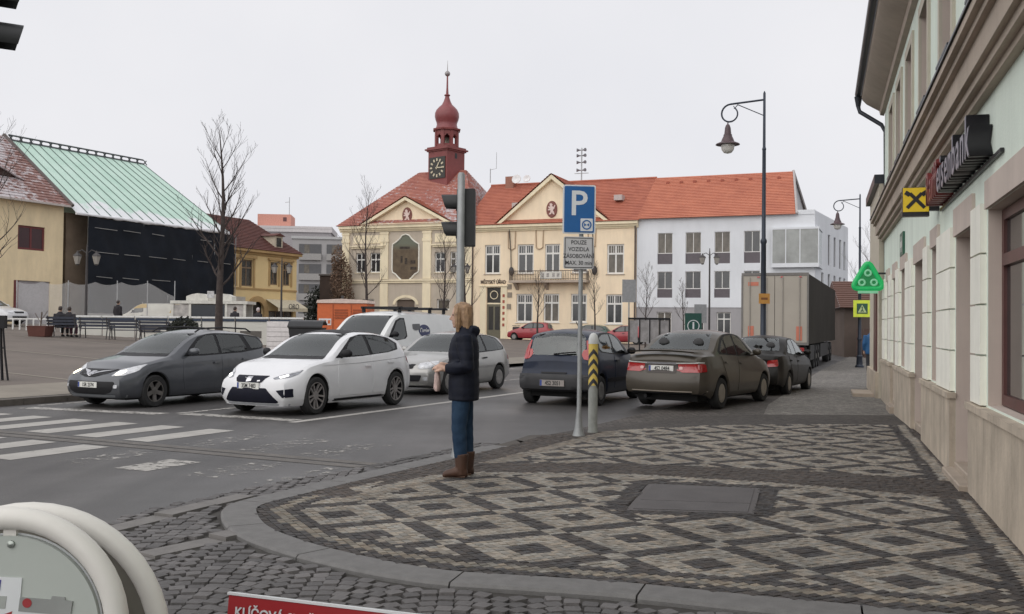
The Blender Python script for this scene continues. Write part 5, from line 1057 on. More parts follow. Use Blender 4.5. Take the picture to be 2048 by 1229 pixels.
def car(sp, M, label, group=None, name='car', cat='car', see=True):
    root = empty(name, M, label, cat, group); L, W = sp['L'], sp['W']; b = body_grid(sp)
    body = b.build('body', [sp['paint'], MUNDER, MTRIM], root, smooth=38, weld=True); bvh = BVHTree.FromPolygons(b.v, b.f)
    def part(nm, poly, d, m, off=.006, par=None, r=.0, cuts=3, sk=.012): return decal(bvh, poly, d, off, cuts, sk).build(nm, m, par or root, smooth=40)
    F = lambda pts, r=.03: [(0, y, z) for y, z in (rounded(pts, r) if r else pts)]
    def front(nm, pts, m, off=.006, par=None, r=.03): return part(nm, F(pts, r), (-1,0,0), m, off, par)
    def rear(nm, pts, m, off=.006, par=None, r=.03): return part(nm, F(pts, r), (1,0,0), m, off, par)
    def side(nm, pts, m, sg, off=.006, par=None, r=.03): return part(nm, [(L/2-x, 0, z) for x, z in (rounded(pts, r) if r else pts)], (0,-sg,0), m, off, par)
    for a in sp['axles']:
        for sg in (1, -1): wheel(root, L/2-a, sg*(W/2-.115 if 'wy' not in sp else sp['wy']), sp['r'], .2, sp['rim'], sp['mrim'], sg)
    k = MB(); k.box(-L/2+.35, L/2-.35, -W*.36, W*.36, .16, .62); k.build('floor_pan', MUNDER, root)
    if see: cut_windows(body, sp); interior(root, sp)
    ws = sp['screen']; ws = [(y*s_, z) for s_ in (1,) for y, z in ws]; front('windscreen', ws, MSEE if see else MGLW, .004, r=.02)
    front('scuttle', sp['scuttle'], MTRIM, .004, r=.0) if 'scuttle' in sp else None
    if 'rearscreen' in sp: rear('rear_window', sp['rearscreen'], MSEE if see else MGLW, .004, r=.02)
    for sg in (1, -1):
        if 'dlo' in sp:
            if not see: side('window_trim', sp['dlo'], MTRIM, sg, .004, r=.05)
            for q in sp['panes']: side('side_window', q, MSEED if see else MGL, sg, .004 if see else .009, r=.02)
        for i, q in enumerate(sp.get('doors', [])):
            dd = side('door', q, sp['paint'], sg, .005, r=.06)
            if i < len(sp.get('handles', [])): hx, hz = sp['handles'][i]; side('door_handle', [(hx,hz-.018),(hx+.2,hz-.012),(hx+.2,hz+.022),(hx,hz+.016)], sp.get('mhandle', sp['paint']), sg, .03, dd, r=.01)
        if 'sillstrip' in sp: side('side_skirt', sp['sillstrip'], sp.get('mskirt', MTRIM), sg, .006, r=.0)
        if 'crease' in sp: side('crease_line', sp['crease'], sp.get('mcrease', MTRIM), sg, .0065, r=0)
        if 'mirror' in sp:
            mx, mz = sp['mirror']; y0 = W/2*.93; k = MB(); mm = sp.get('mmirror', sp['paint'])
            rings = []
            for f, s_ in ((0,.25),(.15,.8),(.5,1.0),(.85,.85),(1,.3)): rings.append([(L/2-mx+.02-.09*(f)*.6+.07*s_*math.cos(a), sg*(y0+.02+.2*f), mz+.075*s_*math.sin(a)+.01) for a in [2*math.pi*i/10*sg for i in range(10)]])
            k.loft(rings); k.tube([(L/2-mx-.02, sg*(y0-.05), mz-.06), (L/2-mx, sg*(y0+.06), mz-.03)], [.04,.03], 6); k.build('mirror', mm, root, smooth=50, fix=True)
    return root, bvh, front, rear, side
def at(x, y, heading, z=0.0, sc=1.0, sz=1.0): return Matrix.Translation((x, y, z)) @ Matrix.Rotation(heading, 4, 'Z') @ Matrix.Diagonal((sc, sc, sc*sz, 1))
HA = -math.pi/2-RH; HW = math.pi/2-RH       # heading towards us / away from us along the street
def sym(front, nm, pts, m, **k): front(nm, pts, m, **k); front(nm, [(-y, z) for y, z in reversed(pts)], m, **k)
def paint(name, col, metal=.0, rough=.3, dirt=.12, coat=.55): return mat(name, col, rough=rough, metal=metal, coat=coat, spec=.25 if coat < .3 else .5, var=dirt, scale=1.3)
# --- grey estate car
P = paint('paint_grey', (.075,.08,.09), .25)
HY = dict(L=4.475, W=1.775, r=.315, axles=(.86,3.56), paint=P, rim='five', mrim=mat('rim_dark', (.16,.15,.14), rough=.4, metal=.5), sill=.2, low=[(0,.2),(.3,.2),(4.0,.2),(4.475,.3)],
    top=[(0,.66),(.12,.72),(.5,.86),(1.0,.96),(1.32,1.03),(1.6,1.2),(1.95,1.385),(2.25,1.475),(2.7,1.515),(3.3,1.5),(3.9,1.44),(4.1,1.38),(4.3,1.1),(4.42,.96),(4.475,.9)],
    belt=[(0,.60),(.15,.66),(.6,.80),(1.2,.905),(1.6,.93),(3.0,.985),(4.0,1.03),(4.3,.97),(4.475,.85)], plan=[(0,.80),(.12,.87),(.4,.955),(.9,.995),(1.6,1.0),(3.4,1.0),(4.0,.97),(4.475,.88)],
    nose=[(.18,.12),(.3,.03),(.42,.0),(.55,.02),(.7,.1),(.9,.3)], tail=[(.2,.06),(.45,0),(.7,.01),(.95,.06),(1.4,.0)],
    screen=[(-.66,1.03),(.66,1.03),(.54,1.43),(-.54,1.43)], rearscreen=[(-.55,1.05),(.55,1.05),(.5,1.4),(-.5,1.4)],
    dlo=[(1.62,.97),(1.85,1.16),(2.15,1.36),(2.5,1.435),(3.3,1.43),(3.95,1.36),(4.12,1.2),(4.02,1.10),(3.3,1.02),(2.2,.975)],
    panes=[[(1.78,1.0),(2.1,1.27),(2.38,1.395),(2.6,1.405),(2.62,1.02)],[(2.7,1.025),(2.68,1.41),(3.35,1.40),(3.5,1.07)],[(3.62,1.1),(3.48,1.39),(3.9,1.33),(4.05,1.2),(3.98,1.12)]],
    doors=[[(1.62,.3),(1.55,.6),(1.6,.93),(2.66,.985),(2.66,.3)],[(2.68,.3),(2.68,.985),(3.55,1.02),(3.42,.72),(3.2,.45),(3.12,.3)]], handles=[(2.42,.83),(3.28,.88)],
    mirror=(1.78,1.06), scuttle=[(-.7,.975),(.7,.975),(.66,1.03),(-.66,1.03)])
def hyundai():
    c = ST(-15.55, 13.93-.86+4.475/2); root, bvh, fr, re, si = car(HY, at(c.x, c.y, HA), 'grey estate car with lit headlights nearest the paved square')
    front = fr
    g = fr('grille', [(-.46,.745),(.46,.745),(.36,.66),(.12,.60),(-.12,.60),(-.36,.66)], MTRIM, .008); fr('grille_bar', [(-.44,.735),(-.17,.71),(0,.66),(.17,.71),(.44,.735),(.17,.682),(0,.615),(-.17,.682)], MCHROME, .016, g, r=.0)
    fr('emblem', [(-.085,.675),(-.045,.705),(.045,.705),(.085,.675),(.045,.645),(-.045,.645)], MCHROME, .024, g, r=.02)
    lo = fr('lower_grille', [(-.62,.52),(.62,.52),(.55,.33),(.4,.28),(-.4,.28),(-.55,.33)], MTRIM, .008, r=.06)
    for sg in (1, -1):
        pts = [(.49,.74),(.60,.775),(.74,.82),(.81,.85),(.80,.72),(.70,.63),(.52,.62)]; pts = pts if sg > 0 else [(-y, z) for y, z in reversed(pts)]
        h = fr('headlight', pts, MLAMPC, .009, r=.03); q = [(.53,.71),(.62,.73),(.66,.69),(.64,.65),(.55,.645)]; q = q if sg > 0 else [(-y, z) for y, z in reversed(q)]; fr('bulb', q, MLIT, .016, h, r=.02)
        f = [(.60,.46),(.67,.46),(.67,.40),(.60,.40)]; f = f if sg > 0 else [(-y, z) for y, z in reversed(f)]; fr('fog_lamp', f, MLAMPC, .012, r=.02)
    plate(root, bvh, '1SR 2374', .455, True)
    for sg in (1, -1):
        k = MB(); k.tube([(4.475/2-x, sg*y, z) for x, y, z in ((2.15,.60,1.46),(2.3,.60,1.535),(3.0,.6,1.555),(3.7,.57,1.53),(3.85,.57,1.46))], .018, 6); k.build('roof_rail', MTRIM, root, smooth=60)
    fr('lip', [(-.75,.27),(.75,.27),(.72,.225),(-.72,.225)], mat('lip_grey', (.16,.17,.18), rough=.4), .012, r=0)
hyundai()
# --- white hatchback
P = paint('paint_white', (.70,.705,.72), .0, .25, .04)
SE = dict(L=4.26, W=1.816, r=.325, axles=(.84,3.47), paint=P, rim='twin', mrim=mat('rim_bicolour', (.34,.32,.31), rough=.35, metal=.5), sill=.19, low=[(0,.17),(.3,.17),(3.9,.2),(4.26,.3)],
    top=[(0,.64),(.1,.71),(.45,.84),(.9,.93),(1.25,.985),(1.5,1.11),(1.85,1.31),(2.12,1.405),(2.5,1.455),(2.95,1.445),(3.5,1.375),(3.75,1.29),(3.95,1.13),(4.1,1.03),(4.2,.97),(4.26,.9)],
    belt=[(0,.585),(.15,.65),(.6,.80),(1.2,.895),(1.6,.92),(2.6,.96),(3.6,1.015),(3.95,1.0),(4.26,.84)], plan=[(0,.80),(.12,.88),(.4,.96),(.85,1.0),(1.6,.995),(3.3,1.0),(3.9,.96),(4.26,.86)],
    nose=[(.18,.1),(.3,.02),(.4,.0),(.55,.02),(.68,.1),(.9,.3)], tail=[(.2,.06),(.45,0),(.7,.01),(.95,.05),(1.4,.0)],
    screen=[(-.68,.99),(.68,.99),(.55,1.375),(-.55,1.375)], rearscreen=[(-.52,1.06),(.52,1.06),(.46,1.3),(-.46,1.3)],
    dlo=[(1.45,.955),(1.75,1.12),(2.1,1.32),(2.42,1.375),(2.9,1.37),(3.35,1.31),(3.62,1.2),(3.58,1.08),(3.2,1.03),(2.3,.975)],
    panes=[[(1.72,.99),(2.0,1.22),(2.3,1.345),(2.5,1.355),(2.56,1.0)],[(2.66,1.01),(2.6,1.355),(2.9,1.345),(3.3,1.29),(3.52,1.19),(3.5,1.1),(3.2,1.045)]],
    doors=[[(1.52,.29),(1.45,.55),(1.5,.915),(2.58,.965),(2.6,.29)],[(2.62,.29),(2.6,.965),(3.4,1.01),(3.38,.75),(3.15,.5),(3.02,.29)]], handles=[(2.32,.80),(3.12,.85)],
    mirror=(1.62,1.03), mmirror=MTRIM, scuttle=[(-.72,.94),(.72,.94),(.68,.99),(-.68,.99)], crease=[(1.0,.835),(2.2,.86),(3.3,.905),(4.0,.95),(3.3,.895),(2.2,.848)], mcrease=mat('crease_shade', (.28,.28,.30), rough=.5))  # no fold in the skin; the grey strip paints the crease's shade
def seat():
    c = ST(-12.02, 14.38-.84+4.26/2); root, bvh, fr, re, si = car(SE, at(c.x, c.y, HA, 0, 1.0, 1.06), 'white hatchback with black roof and large dark wheels in the middle lane')
    # black roof panel
    o = decal(bvh, [(4.26/2-x, y, 2) for x, y in ((2.16,-.5),(2.16,.5),(3.45,.48),(3.45,-.48))], (0,0,-1), .005, 4).build('roof_panel', MATS['black_trim'], root, smooth=40)
    g = fr('grille', [(-.36,.675),(.36,.675),(.29,.575),(.22,.55),(-.22,.55),(-.29,.575)], mat('grille_navy', (.008,.009,.018), rough=.6, spec=.2), .009, r=.02)
    fr('emblem', [(-.055,.655),(.055,.655),(.055,.62),(.02,.6),(.055,.585),(-.055,.57),(-.055,.6),(-.01,.62),(-.055,.635)], MCHROME, .02, g, r=0)
    fr('badge', [(.19,.60),(.25,.605),(.25,.585),(.19,.58)], MCHROME, .018, g, r=0)
    fr('lower_grille', [(-.38,.475),(.38,.475),(.6,.25),(.55,.225),(-.55,.225),(-.6,.25)], MATS['grille_navy'], .009, r=.02)
    for sg in (1, -1):
        mir = lambda q: q if sg > 0 else [(-y, z) for y, z in reversed(q)]
        h = fr('headlight', mir([(.46,.64),(.60,.71),(.80,.775),(.78,.70),(.72,.655),(.52,.62)]), mat('lamp_housing', (.20,.21,.23), rough=.15, coat=1, scale=8, var=.5), .009, r=.012)
        fr('bulb', mir([(.55,.655),(.66,.695),(.68,.675),(.60,.64)]), MLITW, .016, h, r=.01); fr('lamp_strip', mir([(.60,.705),(.78,.762),(.78,.745),(.61,.69)]), MLAMPC, .015, h, r=0)
        fr('side_intake', mir([(.58,.44),(.80,.47),(.80,.33),(.69,.32)]), MATS['grille_navy'], .009, r=.012)
    fr('splitter', [(-.74,.215),(.74,.215),(.72,.185),(-.72,.185)], mat('splitter_grey', (.30,.31,.33), rough=.4), .012, r=0)
    plate(root, bvh, '3SM 7483', .51, True); re('tail_lamp', [(.5,.9),(.8,.95),(.78,.8),(.5,.8)], MLAMPR)
    for sg in (1, -1): si('tail_lamp', [(4.0,.86),(4.16,.88),(4.14,.96),(3.98,.95)], MLAMPR, sg, .01, r=.01); si('side_skirt', [(1.2,.245),(3.1,.245),(3.1,.2),(1.2,.2)], MTRIM, sg, .006, r=0)
seat()
# --- silver three-door hatchback
P = paint('paint_silver', (.36,.355,.34), .45, .3, .1)
NI = dict(L=4.2, W=1.71, r=.30, axles=(.83,3.365), paint=P, rim='cover', mrim=mat('wheel_cover', (.26,.25,.24), rough=.45, metal=.4), sill=.2,
    top=[(0,.66),(.1,.74),(.5,.83),(1.0,.92),(1.2,.96),(1.5,1.13),(1.8,1.31),(2.05,1.40),(2.5,1.445),(3.0,1.43),(3.5,1.37),(3.75,1.26),(3.98,1.05),(4.1,.95),(4.2,.88)],
    belt=[(0,.62),(.15,.69),(.6,.78),(1.2,.87),(1.6,.89),(2.6,.92),(3.5,.95),(3.9,.93),(4.2,.82)], plan=[(0,.82),(.12,.9),(.4,.97),(.85,1.0),(1.6,1.0),(3.3,.99),(3.9,.95),(4.2,.88)],
    nose=[(.18,.08),(.35,.0),(.5,.0),(.6,.04),(.75,.1),(.9,.3)], tail=[(.2,.05),(.45,0),(.6,.02),(.95,.05),(1.4,.0)],
    screen=[(-.62,.965),(.62,.965),(.52,1.37),(-.52,1.37)], rearscreen=[(-.5,.98),(.5,.98),(.46,1.3),(-.46,1.3)],
    dlo=[(1.45,.92),(1.75,1.15),(2.05,1.33),(2.4,1.375),(3.0,1.36),(3.45,1.28),(3.75,1.05),(3.68,.99),(3.0,.955),(2.2,.925)],
    panes=[[(1.62,.95),(1.95,1.24),(2.25,1.345),(2.62,1.35),(2.66,.965)],[(2.74,.97),(2.7,1.35),(3.0,1.34),(3.4,1.26),(3.66,1.06),(3.6,1.0)]],
    doors=[[(1.5,.29),(1.42,.55),(1.47,.88),(2.74,.92),(2.74,.29)]], handles=[(2.44,.80)], mhandle=MTRIM, mirror=(1.62,.99), crease=[(1.2,.60),(3.1,.62),(3.1,.565),(1.2,.545)], mcrease=mat('rub_strip', (.26,.255,.25), rough=.5))
def nissan():
    c = ST(-12.65, 20.35-.83+2.1); root, bvh, fr, re, si = car(NI, at(c.x, c.y, HA, 0, 1.04), 'silver three-door hatchback queuing behind the white hatchback')
    g = fr('grille', [(-.36,.70),(.36,.70),(.32,.60),(-.32,.60)], MTRIM, .008); fr('grille_bar', [(-.3,.705),(-.08,.68),(0,.645),(.08,.68),(.3,.705),(.1,.66),(0,.61),(-.1,.66)], MCHROME, .016, g, r=0)
    lo = fr('lower_grille', [(-.55,.46),(.55,.46),(.5,.32),(-.5,.32)], MTRIM, .008)
    for sg in (1, -1):
        mir = lambda q: q if sg > 0 else [(-y, z) for y, z in reversed(q)]
        fr('headlight', mir([(.42,.72),(.74,.78),(.78,.70),(.68,.61),(.44,.60)]), MLAMPC, .009); fr('fog_lamp', mir([(.58,.42),(.68,.42),(.68,.34),(.58,.34)]), MLAMPC, .01, r=.02); si('tail_lamp', [(4.0,.72),(4.15,.74),(4.1,.95),(3.96,.95)], MLAMPR, sg, .01)
    fr('lip', [(-.7,.25),(.7,.25),(.7,.21),(-.7,.21)], mat('lip_silver', (.55,.55,.53), rough=.4), .02, r=0); plate(root, bvh, '2S5 5718', .505, True)
nissan()
# --- blue small hatchback seen from behind
P = paint('paint_blue', (.012,.018,.036), .0, .45, .3, .25)
FI = dict(L=3.8, W=1.66, r=.285, axles=(.72,3.17), paint=P, rim='cover', mrim=MATS['wheel_cover'], sill=.21,
    top=[(0,.68),(.1,.76),(.5,.86),(.9,.95),(1.05,1.0),(1.35,1.17),(1.7,1.37),(1.95,1.44),(2.4,1.48),(3.0,1.46),(3.35,1.40),(3.5,1.30),(3.62,1.1),(3.7,.98),(3.8,.86)],
    belt=[(0,.63),(.15,.7),(.5,.8),(1.1,.9),(1.6,.92),(2.6,.96),(3.3,.98),(3.6,.95),(3.8,.80)], plan=[(0,.8),(.12,.9),(.4,.97),(.85,1.0),(1.6,1.0),(3.0,1.0),(3.5,.97),(3.8,.90)], low=[(0,.24),(.3,.21),(3.3,.21),(3.6,.27),(3.8,.30)],
    nose=[(.18,.08),(.35,.0),(.5,.0),(.75,.1),(.9,.3)], tail=[(.25,.08),(.36,.0),(.55,.0),(.63,.06),(.95,.08),(1.4,.0)], bowr=.12, lean=.3,
    screen=[(-.6,1.0),(.6,1.0),(.5,1.4),(-.5,1.4)], rearscreen=[(-.60,.965),(.60,.965),(.56,1.3),(.46,1.38),(-.46,1.38),(-.56,1.3)],
    dlo=[(1.3,.95),(1.6,1.2),(1.9,1.36),(2.3,1.405),(2.8,1.39),(3.15,1.3),(3.25,1.1),(3.1,1.02),(2.2,.96)], panes=[[(1.5,.98),(1.8,1.26),(2.05,1.36),(2.25,1.37),(2.28,.99)],[(2.36,.99),(2.33,1.37),(2.75,1.36),(3.08,1.27),(3.16,1.1),(3.05,1.04)]],
    doors=[[(1.35,.3),(1.3,.6),(1.32,.91),(2.34,.96),(2.36,.3)]], handles=[(2.1,.84)], mhandle=MTRIM, mirror=(1.45,1.02), mmirror=MTRIM)
def fiat():
    c = ST(-8.35, 19.3+3.17-1.9-.05); root, bvh, fr, re, si = car(FI, at(c.x, c.y, HW+R(2), 0, 1.04, 1.05), 'dark blue small hatchback driving away beside the striped bollard')
    for sg in (1, -1):
        mir = lambda q: q if sg > 0 else [(-y, z) for y, z in reversed(q)]
        re('tail_lamp', mir([(.63,.88),(.73,.88),(.70,1.08),(.62,1.25),(.585,1.25),(.62,1.08)]), MLAMPR, .012, r=.02); si('tail_lamp', [(3.46,.9),(3.62,.88),(3.52,1.08),(3.43,1.08)], MLAMPR, sg, .012, r=.02)
        si('side_strip', [(1.0,.50),(2.85,.52),(2.85,.44),(1.0,.42)], MTRIM, sg, .012, r=.01)
    bp = re('bumper', [(-.80,.60),(.80,.60),(.81,.34),(.74,.29),(-.74,.29),(-.81,.34)], mat('bumper_charcoal', (.022,.022,.024), rough=.55, var=.25, scale=4), .03, r=.03)
    for sg in (1, -1): si('bumper_corner', [(3.32,.60),(3.79,.60),(3.79,.3),(3.48,.3),(3.4,.5)], MATS['bumper_charcoal'], sg, .022, r=.02)
    k = MB(); hx = bvh.ray_cast(Vector((-5,0,.98)), Vector((1,0,0)), 9)[0].x; k.tube([(hx-.02,.05,.985),(hx-.035,-.1,1.0),(hx+.0,-.42,1.03)], .014, 5); k.build('rear_wiper', MTRIM, root)
    plate(root, bvh, '4S2 3051', .44, False, dirty=True, w=.52, h=.115); re('tailgate_lip', [(-.28,.64),(.28,.64),(.26,.61),(-.26,.61)], MTRIM, .02, r=.01)
    k = MB(); k.tube([(-.4,0,1.45),(-.62,0,1.62)], .008, 5); k.build('aerial', MTRIM, root)
fiat()
# --- bronze saloon parked nose-in
P = paint('paint_bronze', (.060,.050,.037), .15, .4, .15, .3)
HO = dict(L=4.35, W=1.69, r=.29, axles=(.85,3.3), paint=P, rim='cover', mrim=mat('wheel_cover_beige', (.30,.27,.23), rough=.5, metal=.3), sill=.21,
    top=[(0,.66),(.1,.74),(.5,.86),(.9,.95),(1.1,1.0),(1.4,1.18),(1.75,1.38),(2.0,1.45),(2.4,1.485),(2.8,1.465),(3.1,1.39),(3.35,1.25),(3.6,1.10),(3.72,1.055),(3.9,1.045),(4.2,1.03),(4.3,.99),(4.35,.92)],
    belt=[(0,.61),(.15,.68),(.6,.80),(1.1,.90),(1.6,.92),(2.6,.955),(3.4,.985),(3.8,.99),(4.2,.975),(4.35,.86)], plan=[(0,.8),(.12,.9),(.4,.97),(.85,1.0),(1.6,1.0),(3.2,1.0),(3.9,.97),(4.35,.885)], low=[(0,.24),(.3,.21),(3.7,.21),(4.0,.27),(4.35,.31)],
    nose=[(.18,.08),(.35,.0),(.5,.0),(.75,.1),(.9,.3)], tail=[(.25,.08),(.4,.01),(.55,.0),(.66,.03),(.8,.07),(1.0,.04),(1.2,.0)], bowr=.13, lean=.33,
    screen=[(-.62,1.0),(.62,1.0),(.52,1.41),(-.52,1.41)], rearscreen=[(-.62,1.105),(.62,1.105),(.55,1.28),(.47,1.40),(-.47,1.40),(-.55,1.28)],
    dlo=[(1.4,.955),(1.7,1.2),(2.0,1.37),(2.35,1.415),(2.75,1.4),(3.05,1.31),(3.4,1.08),(3.35,1.02),(2.4,.975)], panes=[[(1.55,.985),(1.9,1.28),(2.15,1.37),(2.33,1.38),(2.36,.99)],[(2.44,.995),(2.41,1.38),(2.72,1.365),(2.88,1.32),(2.92,1.02)],[(2.98,1.03),(2.96,1.29),(3.3,1.08),(3.27,1.045)]],
    doors=[[(1.5,.3),(1.42,.6),(1.45,.92),(2.4,.965),(2.42,.3)],[(2.44,.3),(2.43,.965),(3.3,1.0),(3.18,.72),(2.95,.48),(2.9,.3)]], handles=[(2.16,.83),(2.98,.86)], mirror=(1.55,1.03))
def honda(c, h):
    root, bvh, fr, re, si = car(HO, at(c.x, c.y, h, .02, 1.06, 1.02), 'bronze saloon with red tail lamps parked beside the pavement')
    for sg in (1, -1):
        mir = lambda q: q if sg > 0 else [(-y, z) for y, z in reversed(q)]
        tl = re('tail_lamp', mir([(.33,.845),(.76,.86),(.77,.80),(.74,.70),(.42,.695),(.36,.73)]), MLAMPR, .011, r=.02); re('reverse_lamp', mir([(.36,.80),(.43,.80),(.43,.745),(.36,.745)]), mat('lamp_pink', (.6,.32,.3), rough=.2, coat=1), .018, tl, r=.02)
        re('lamp_chrome', mir([(.30,.875),(.76,.885),(.76,.868),(.30,.855)]), MATS['lip_silver'], .014, r=0); si('tail_lamp', [(4.0,.71),(4.28,.70),(4.3,.84),(4.02,.85)], MLAMPR, sg, .011, r=.02)
    re('chrome_bar', [(-.32,.88),(.32,.88),(.32,.845),(-.32,.845)], MCHROME, .014, r=.0); re('plate_recess', [(-.33,.85),(.33,.85),(.30,.68),(-.30,.68)], mat('recess_dark', (.05,.04,.035), rough=.5), .006, r=.02)
    sp_ = MB(); sp_.loft([[(-4.35/2+x, y, z+.03*(1-(y/.66)**2)) for x, z in ((.08,1.045),(.05,1.075),(.22,1.065),(.25,1.05))] for y in (-.66,-.45,-.2,0,.2,.45,.66)]); sp_.build('boot_spoiler', HO['paint'], root, smooth=40, fix=True)
    re('bumper_shade_strip', [(-.78,.33),(.78,.33),(.74,.30),(-.74,.30)], MTRIM, .014, r=0); re('bumper_strip', [(-.79,.36),(.79,.36),(.79,.345),(-.79,.345)], mat('strip_beige', (.35,.31,.26), rough=.5), .014, r=0)  # black strip puts the shade under the bumper edge into the colour
    plate(root, bvh, '4S2 0484', .765, False)
    k = MB(); k.tube([(-4.35/2+.5,.35,.25),(-4.35/2+.12,.35,.24)], .035, 8); k.build('exhaust', MTRIM, root)
honda(Vector((4.2, 21.3, 0)), math.pi/2-R(33))
# --- dark car parked ahead of it, generic shapes reused for the distant cars
def simple(sp0, paintm, M, label, group=None, front_lit=None, txt=None, see=False):
    sp = dict(sp0); sp['paint'] = paintm; root, bvh, fr, re, si = car(sp, M, label, group, see=see)
    for sg in (1, -1):
        mir = lambda q: q if sg > 0 else [(-y, z) for y, z in reversed(q)]
        h = fr('headlight', mir([(.42,.72),(.70,.77),(.72,.70),(.64,.62),(.44,.61)]), front_lit or MLAMPC, .012); re('tail_lamp', mir([(.48,.72),(.74,.74),(.72,.9),(.5,.88)]), MLAMPR, .012)
    fr('grille', [(-.34,.69),(.34,.69),(.3,.6),(-.3,.6)], MTRIM, .01); fr('lower_grille', [(-.5,.45),(.5,.45),(.45,.32),(-.45,.32)], MTRIM, .01)
    if txt: plate(root, bvh, txt, .5, True); plate(root, bvh, txt, .55, False)
    return root
DK = dict(HO); simple(DK, paint('paint_darkbrown', (.012,.0105,.009), .0, .5, .2, .12), at(6.75, 25.75, math.pi/2-R(28), .0), 'dark brown saloon parked between the bronze saloon and the lorry', txt='1SV 5520', see=True)
simple(SE, paint('paint_silver2', (.42,.42,.42), .3), at(2.0, 37.1, HA), 'silver car with bright lit headlight coming towards us behind the blue hatchback', front_lit=MLITW)
RED = paint('paint_red', (.30,.03,.04), .1)
for x, y, h, lab in ((1.55,78,R(160),'red car parked in front of the town hall windows left of the parking sign'),(8.6,76,R(160),'red car parked behind the glazed notice frame')):
    simple(FI, RED, at(x, y, h, PZ(x, y)), lab, 'red cars parked by the town hall')
simple(NI, paint('paint_green', (.03,.075,.06), .2), at(6.1, 79.5, R(165), PZ(6.1, 79.5)), 'dark green car parked between the two red cars')
simple(NI, paint('paint_white2', (.62,.63,.65), .0), at(-27.2, 50.5, R(-15), PZ(-27, 50)), 'white car parked behind the rink fence at the left edge')
# ---------------------------------------------------------------- white van
P = paint('paint_van', (.66,.67,.66), .0, .3, .06)
VA = dict(L=5.0, W=1.93, r=.33, axles=(.95,4.05), paint=P, rim='cover', mrim=MATS['wheel_cover'], sill=.24, lean=.14,
    top=[(0,.88),(.1,.97),(.4,1.08),(.75,1.17),(.9,1.25),(1.3,1.58),(1.65,1.84),(1.95,1.94),(2.4,1.975),(3.6,1.985),(4.85,1.95),(4.95,1.9),(5.0,1.8)],
    belt=[(0,.8),(.2,.9),(.7,1.05),(1.2,1.12),(2.5,1.15),(5.0,1.15)], plan=[(0,.8),(.12,.9),(.45,.975),(1.0,1.0),(4.6,1.0),(5.0,.96)], nose=[(.2,.06),(.4,0),(.6,.01),(.9,.12),(1.2,.3)], tail=[(.2,.03),(.5,0),(2,.0)], bowr=.05,
    screen=[(-.74,1.22),(.74,1.22),(.66,1.85),(-.66,1.85)], dlo=[(1.15,1.18),(1.45,1.5),(1.68,1.72),(1.9,1.79),(2.12,1.79),(2.16,1.3),(2.0,1.2)], panes=[[(1.3,1.22),(1.55,1.5),(1.75,1.7),(1.95,1.76),(2.08,1.75),(2.1,1.32),(1.97,1.23)]],
    doors=[[(1.15,.35),(1.1,.8),(1.15,1.15),(2.2,1.25),(2.2,.35)]], handles=[(1.98,1.0)], mhandle=MTRIM, mirror=(1.35,1.35), mmirror=MTRIM, scuttle=[(-.78,1.16),(.78,1.16),(.74,1.22),(-.74,1.22)])
c = ST(-15.45, 23.1); root, bvh, fr, re, si = car(VA, at(c.x, c.y, HA, 0, 1.0, 1.03), 'white panel van with dark blue oval logo behind the white hatchback', name='panel_van', cat='van')
for sg in (1, -1): q = [(.5,1.0),(.78,1.06),(.80,.85),(.6,.76)]; fr('headlight', q if sg > 0 else [(-y, z) for y, z in reversed(q)], MLAMPC, .01)
fr('grille', [(-.45,.92),(.45,.92),(.4,.8),(-.4,.8)], MTRIM, .01)
si('vent_panel', [(2.48,1.63),(2.86,1.64),(2.86,1.48),(2.60,1.46),(2.48,1.5)], mat('vent_grey', (.10,.105,.11), rough=.5), 1, .012)
ov = [(3.08+.3*math.cos(a), 1.45+.17*math.sin(a)) for a in [2*math.pi*i/24 for i in range(24)]]; lg = si('logo', ov, mat('logo_navy', (.012,.02,.09), rough=.4), 1, .008, r=0)
TY = Matrix(((-1,0,0,0),(0,0,1,0),(0,1,0,0),(0,0,0,1)))
yb = bvh.ray_cast(Vector((-.58,4,1.45)), Vector((0,-1,0)), 9)[0].y; MWT = mat('letter_white', (.75,.75,.73), rough=.5)
text('logo_lettering', 'Carrier', .20, Matrix.Translation((2.5-3.08, yb+.014, 1.45)) @ TY, MWT, lg, ext=.002, sx=.82, bold=.003)
si('slogan_bar', [(2.82,1.235),(3.34,1.24),(3.34,1.205),(2.82,1.2)], MATS['logo_navy'], 1, .008, r=0)
bn = si('door_banner', [(2.76,1.13),(3.75,1.14),(3.75,.98),(2.76,.97)], MPLATE, 1, .008, r=0); text('banner_lettering', 'Dotvik kl', .15, Matrix.Translation((2.5-3.26, yb+.03, 1.055)) @ TY, MPLT, bn, ext=.002, sx=.9)
k = MB()
for y in (-.6,.6): k.tube([(.4,y,2.06),(-2.3,y,2.06)], .03, 6)
for x in (.3,-.5,-1.3,-2.1): k.box(x-.03,x+.03,-.68,.68,2.04,2.1); 
for x in (.3,-1.3,-2.1):
    for y in (-.6,.6): k.box(x-.05,x+.05,y-.03,y+.03,1.93,2.05)
k.build('roof_rack', MTRIM, root)
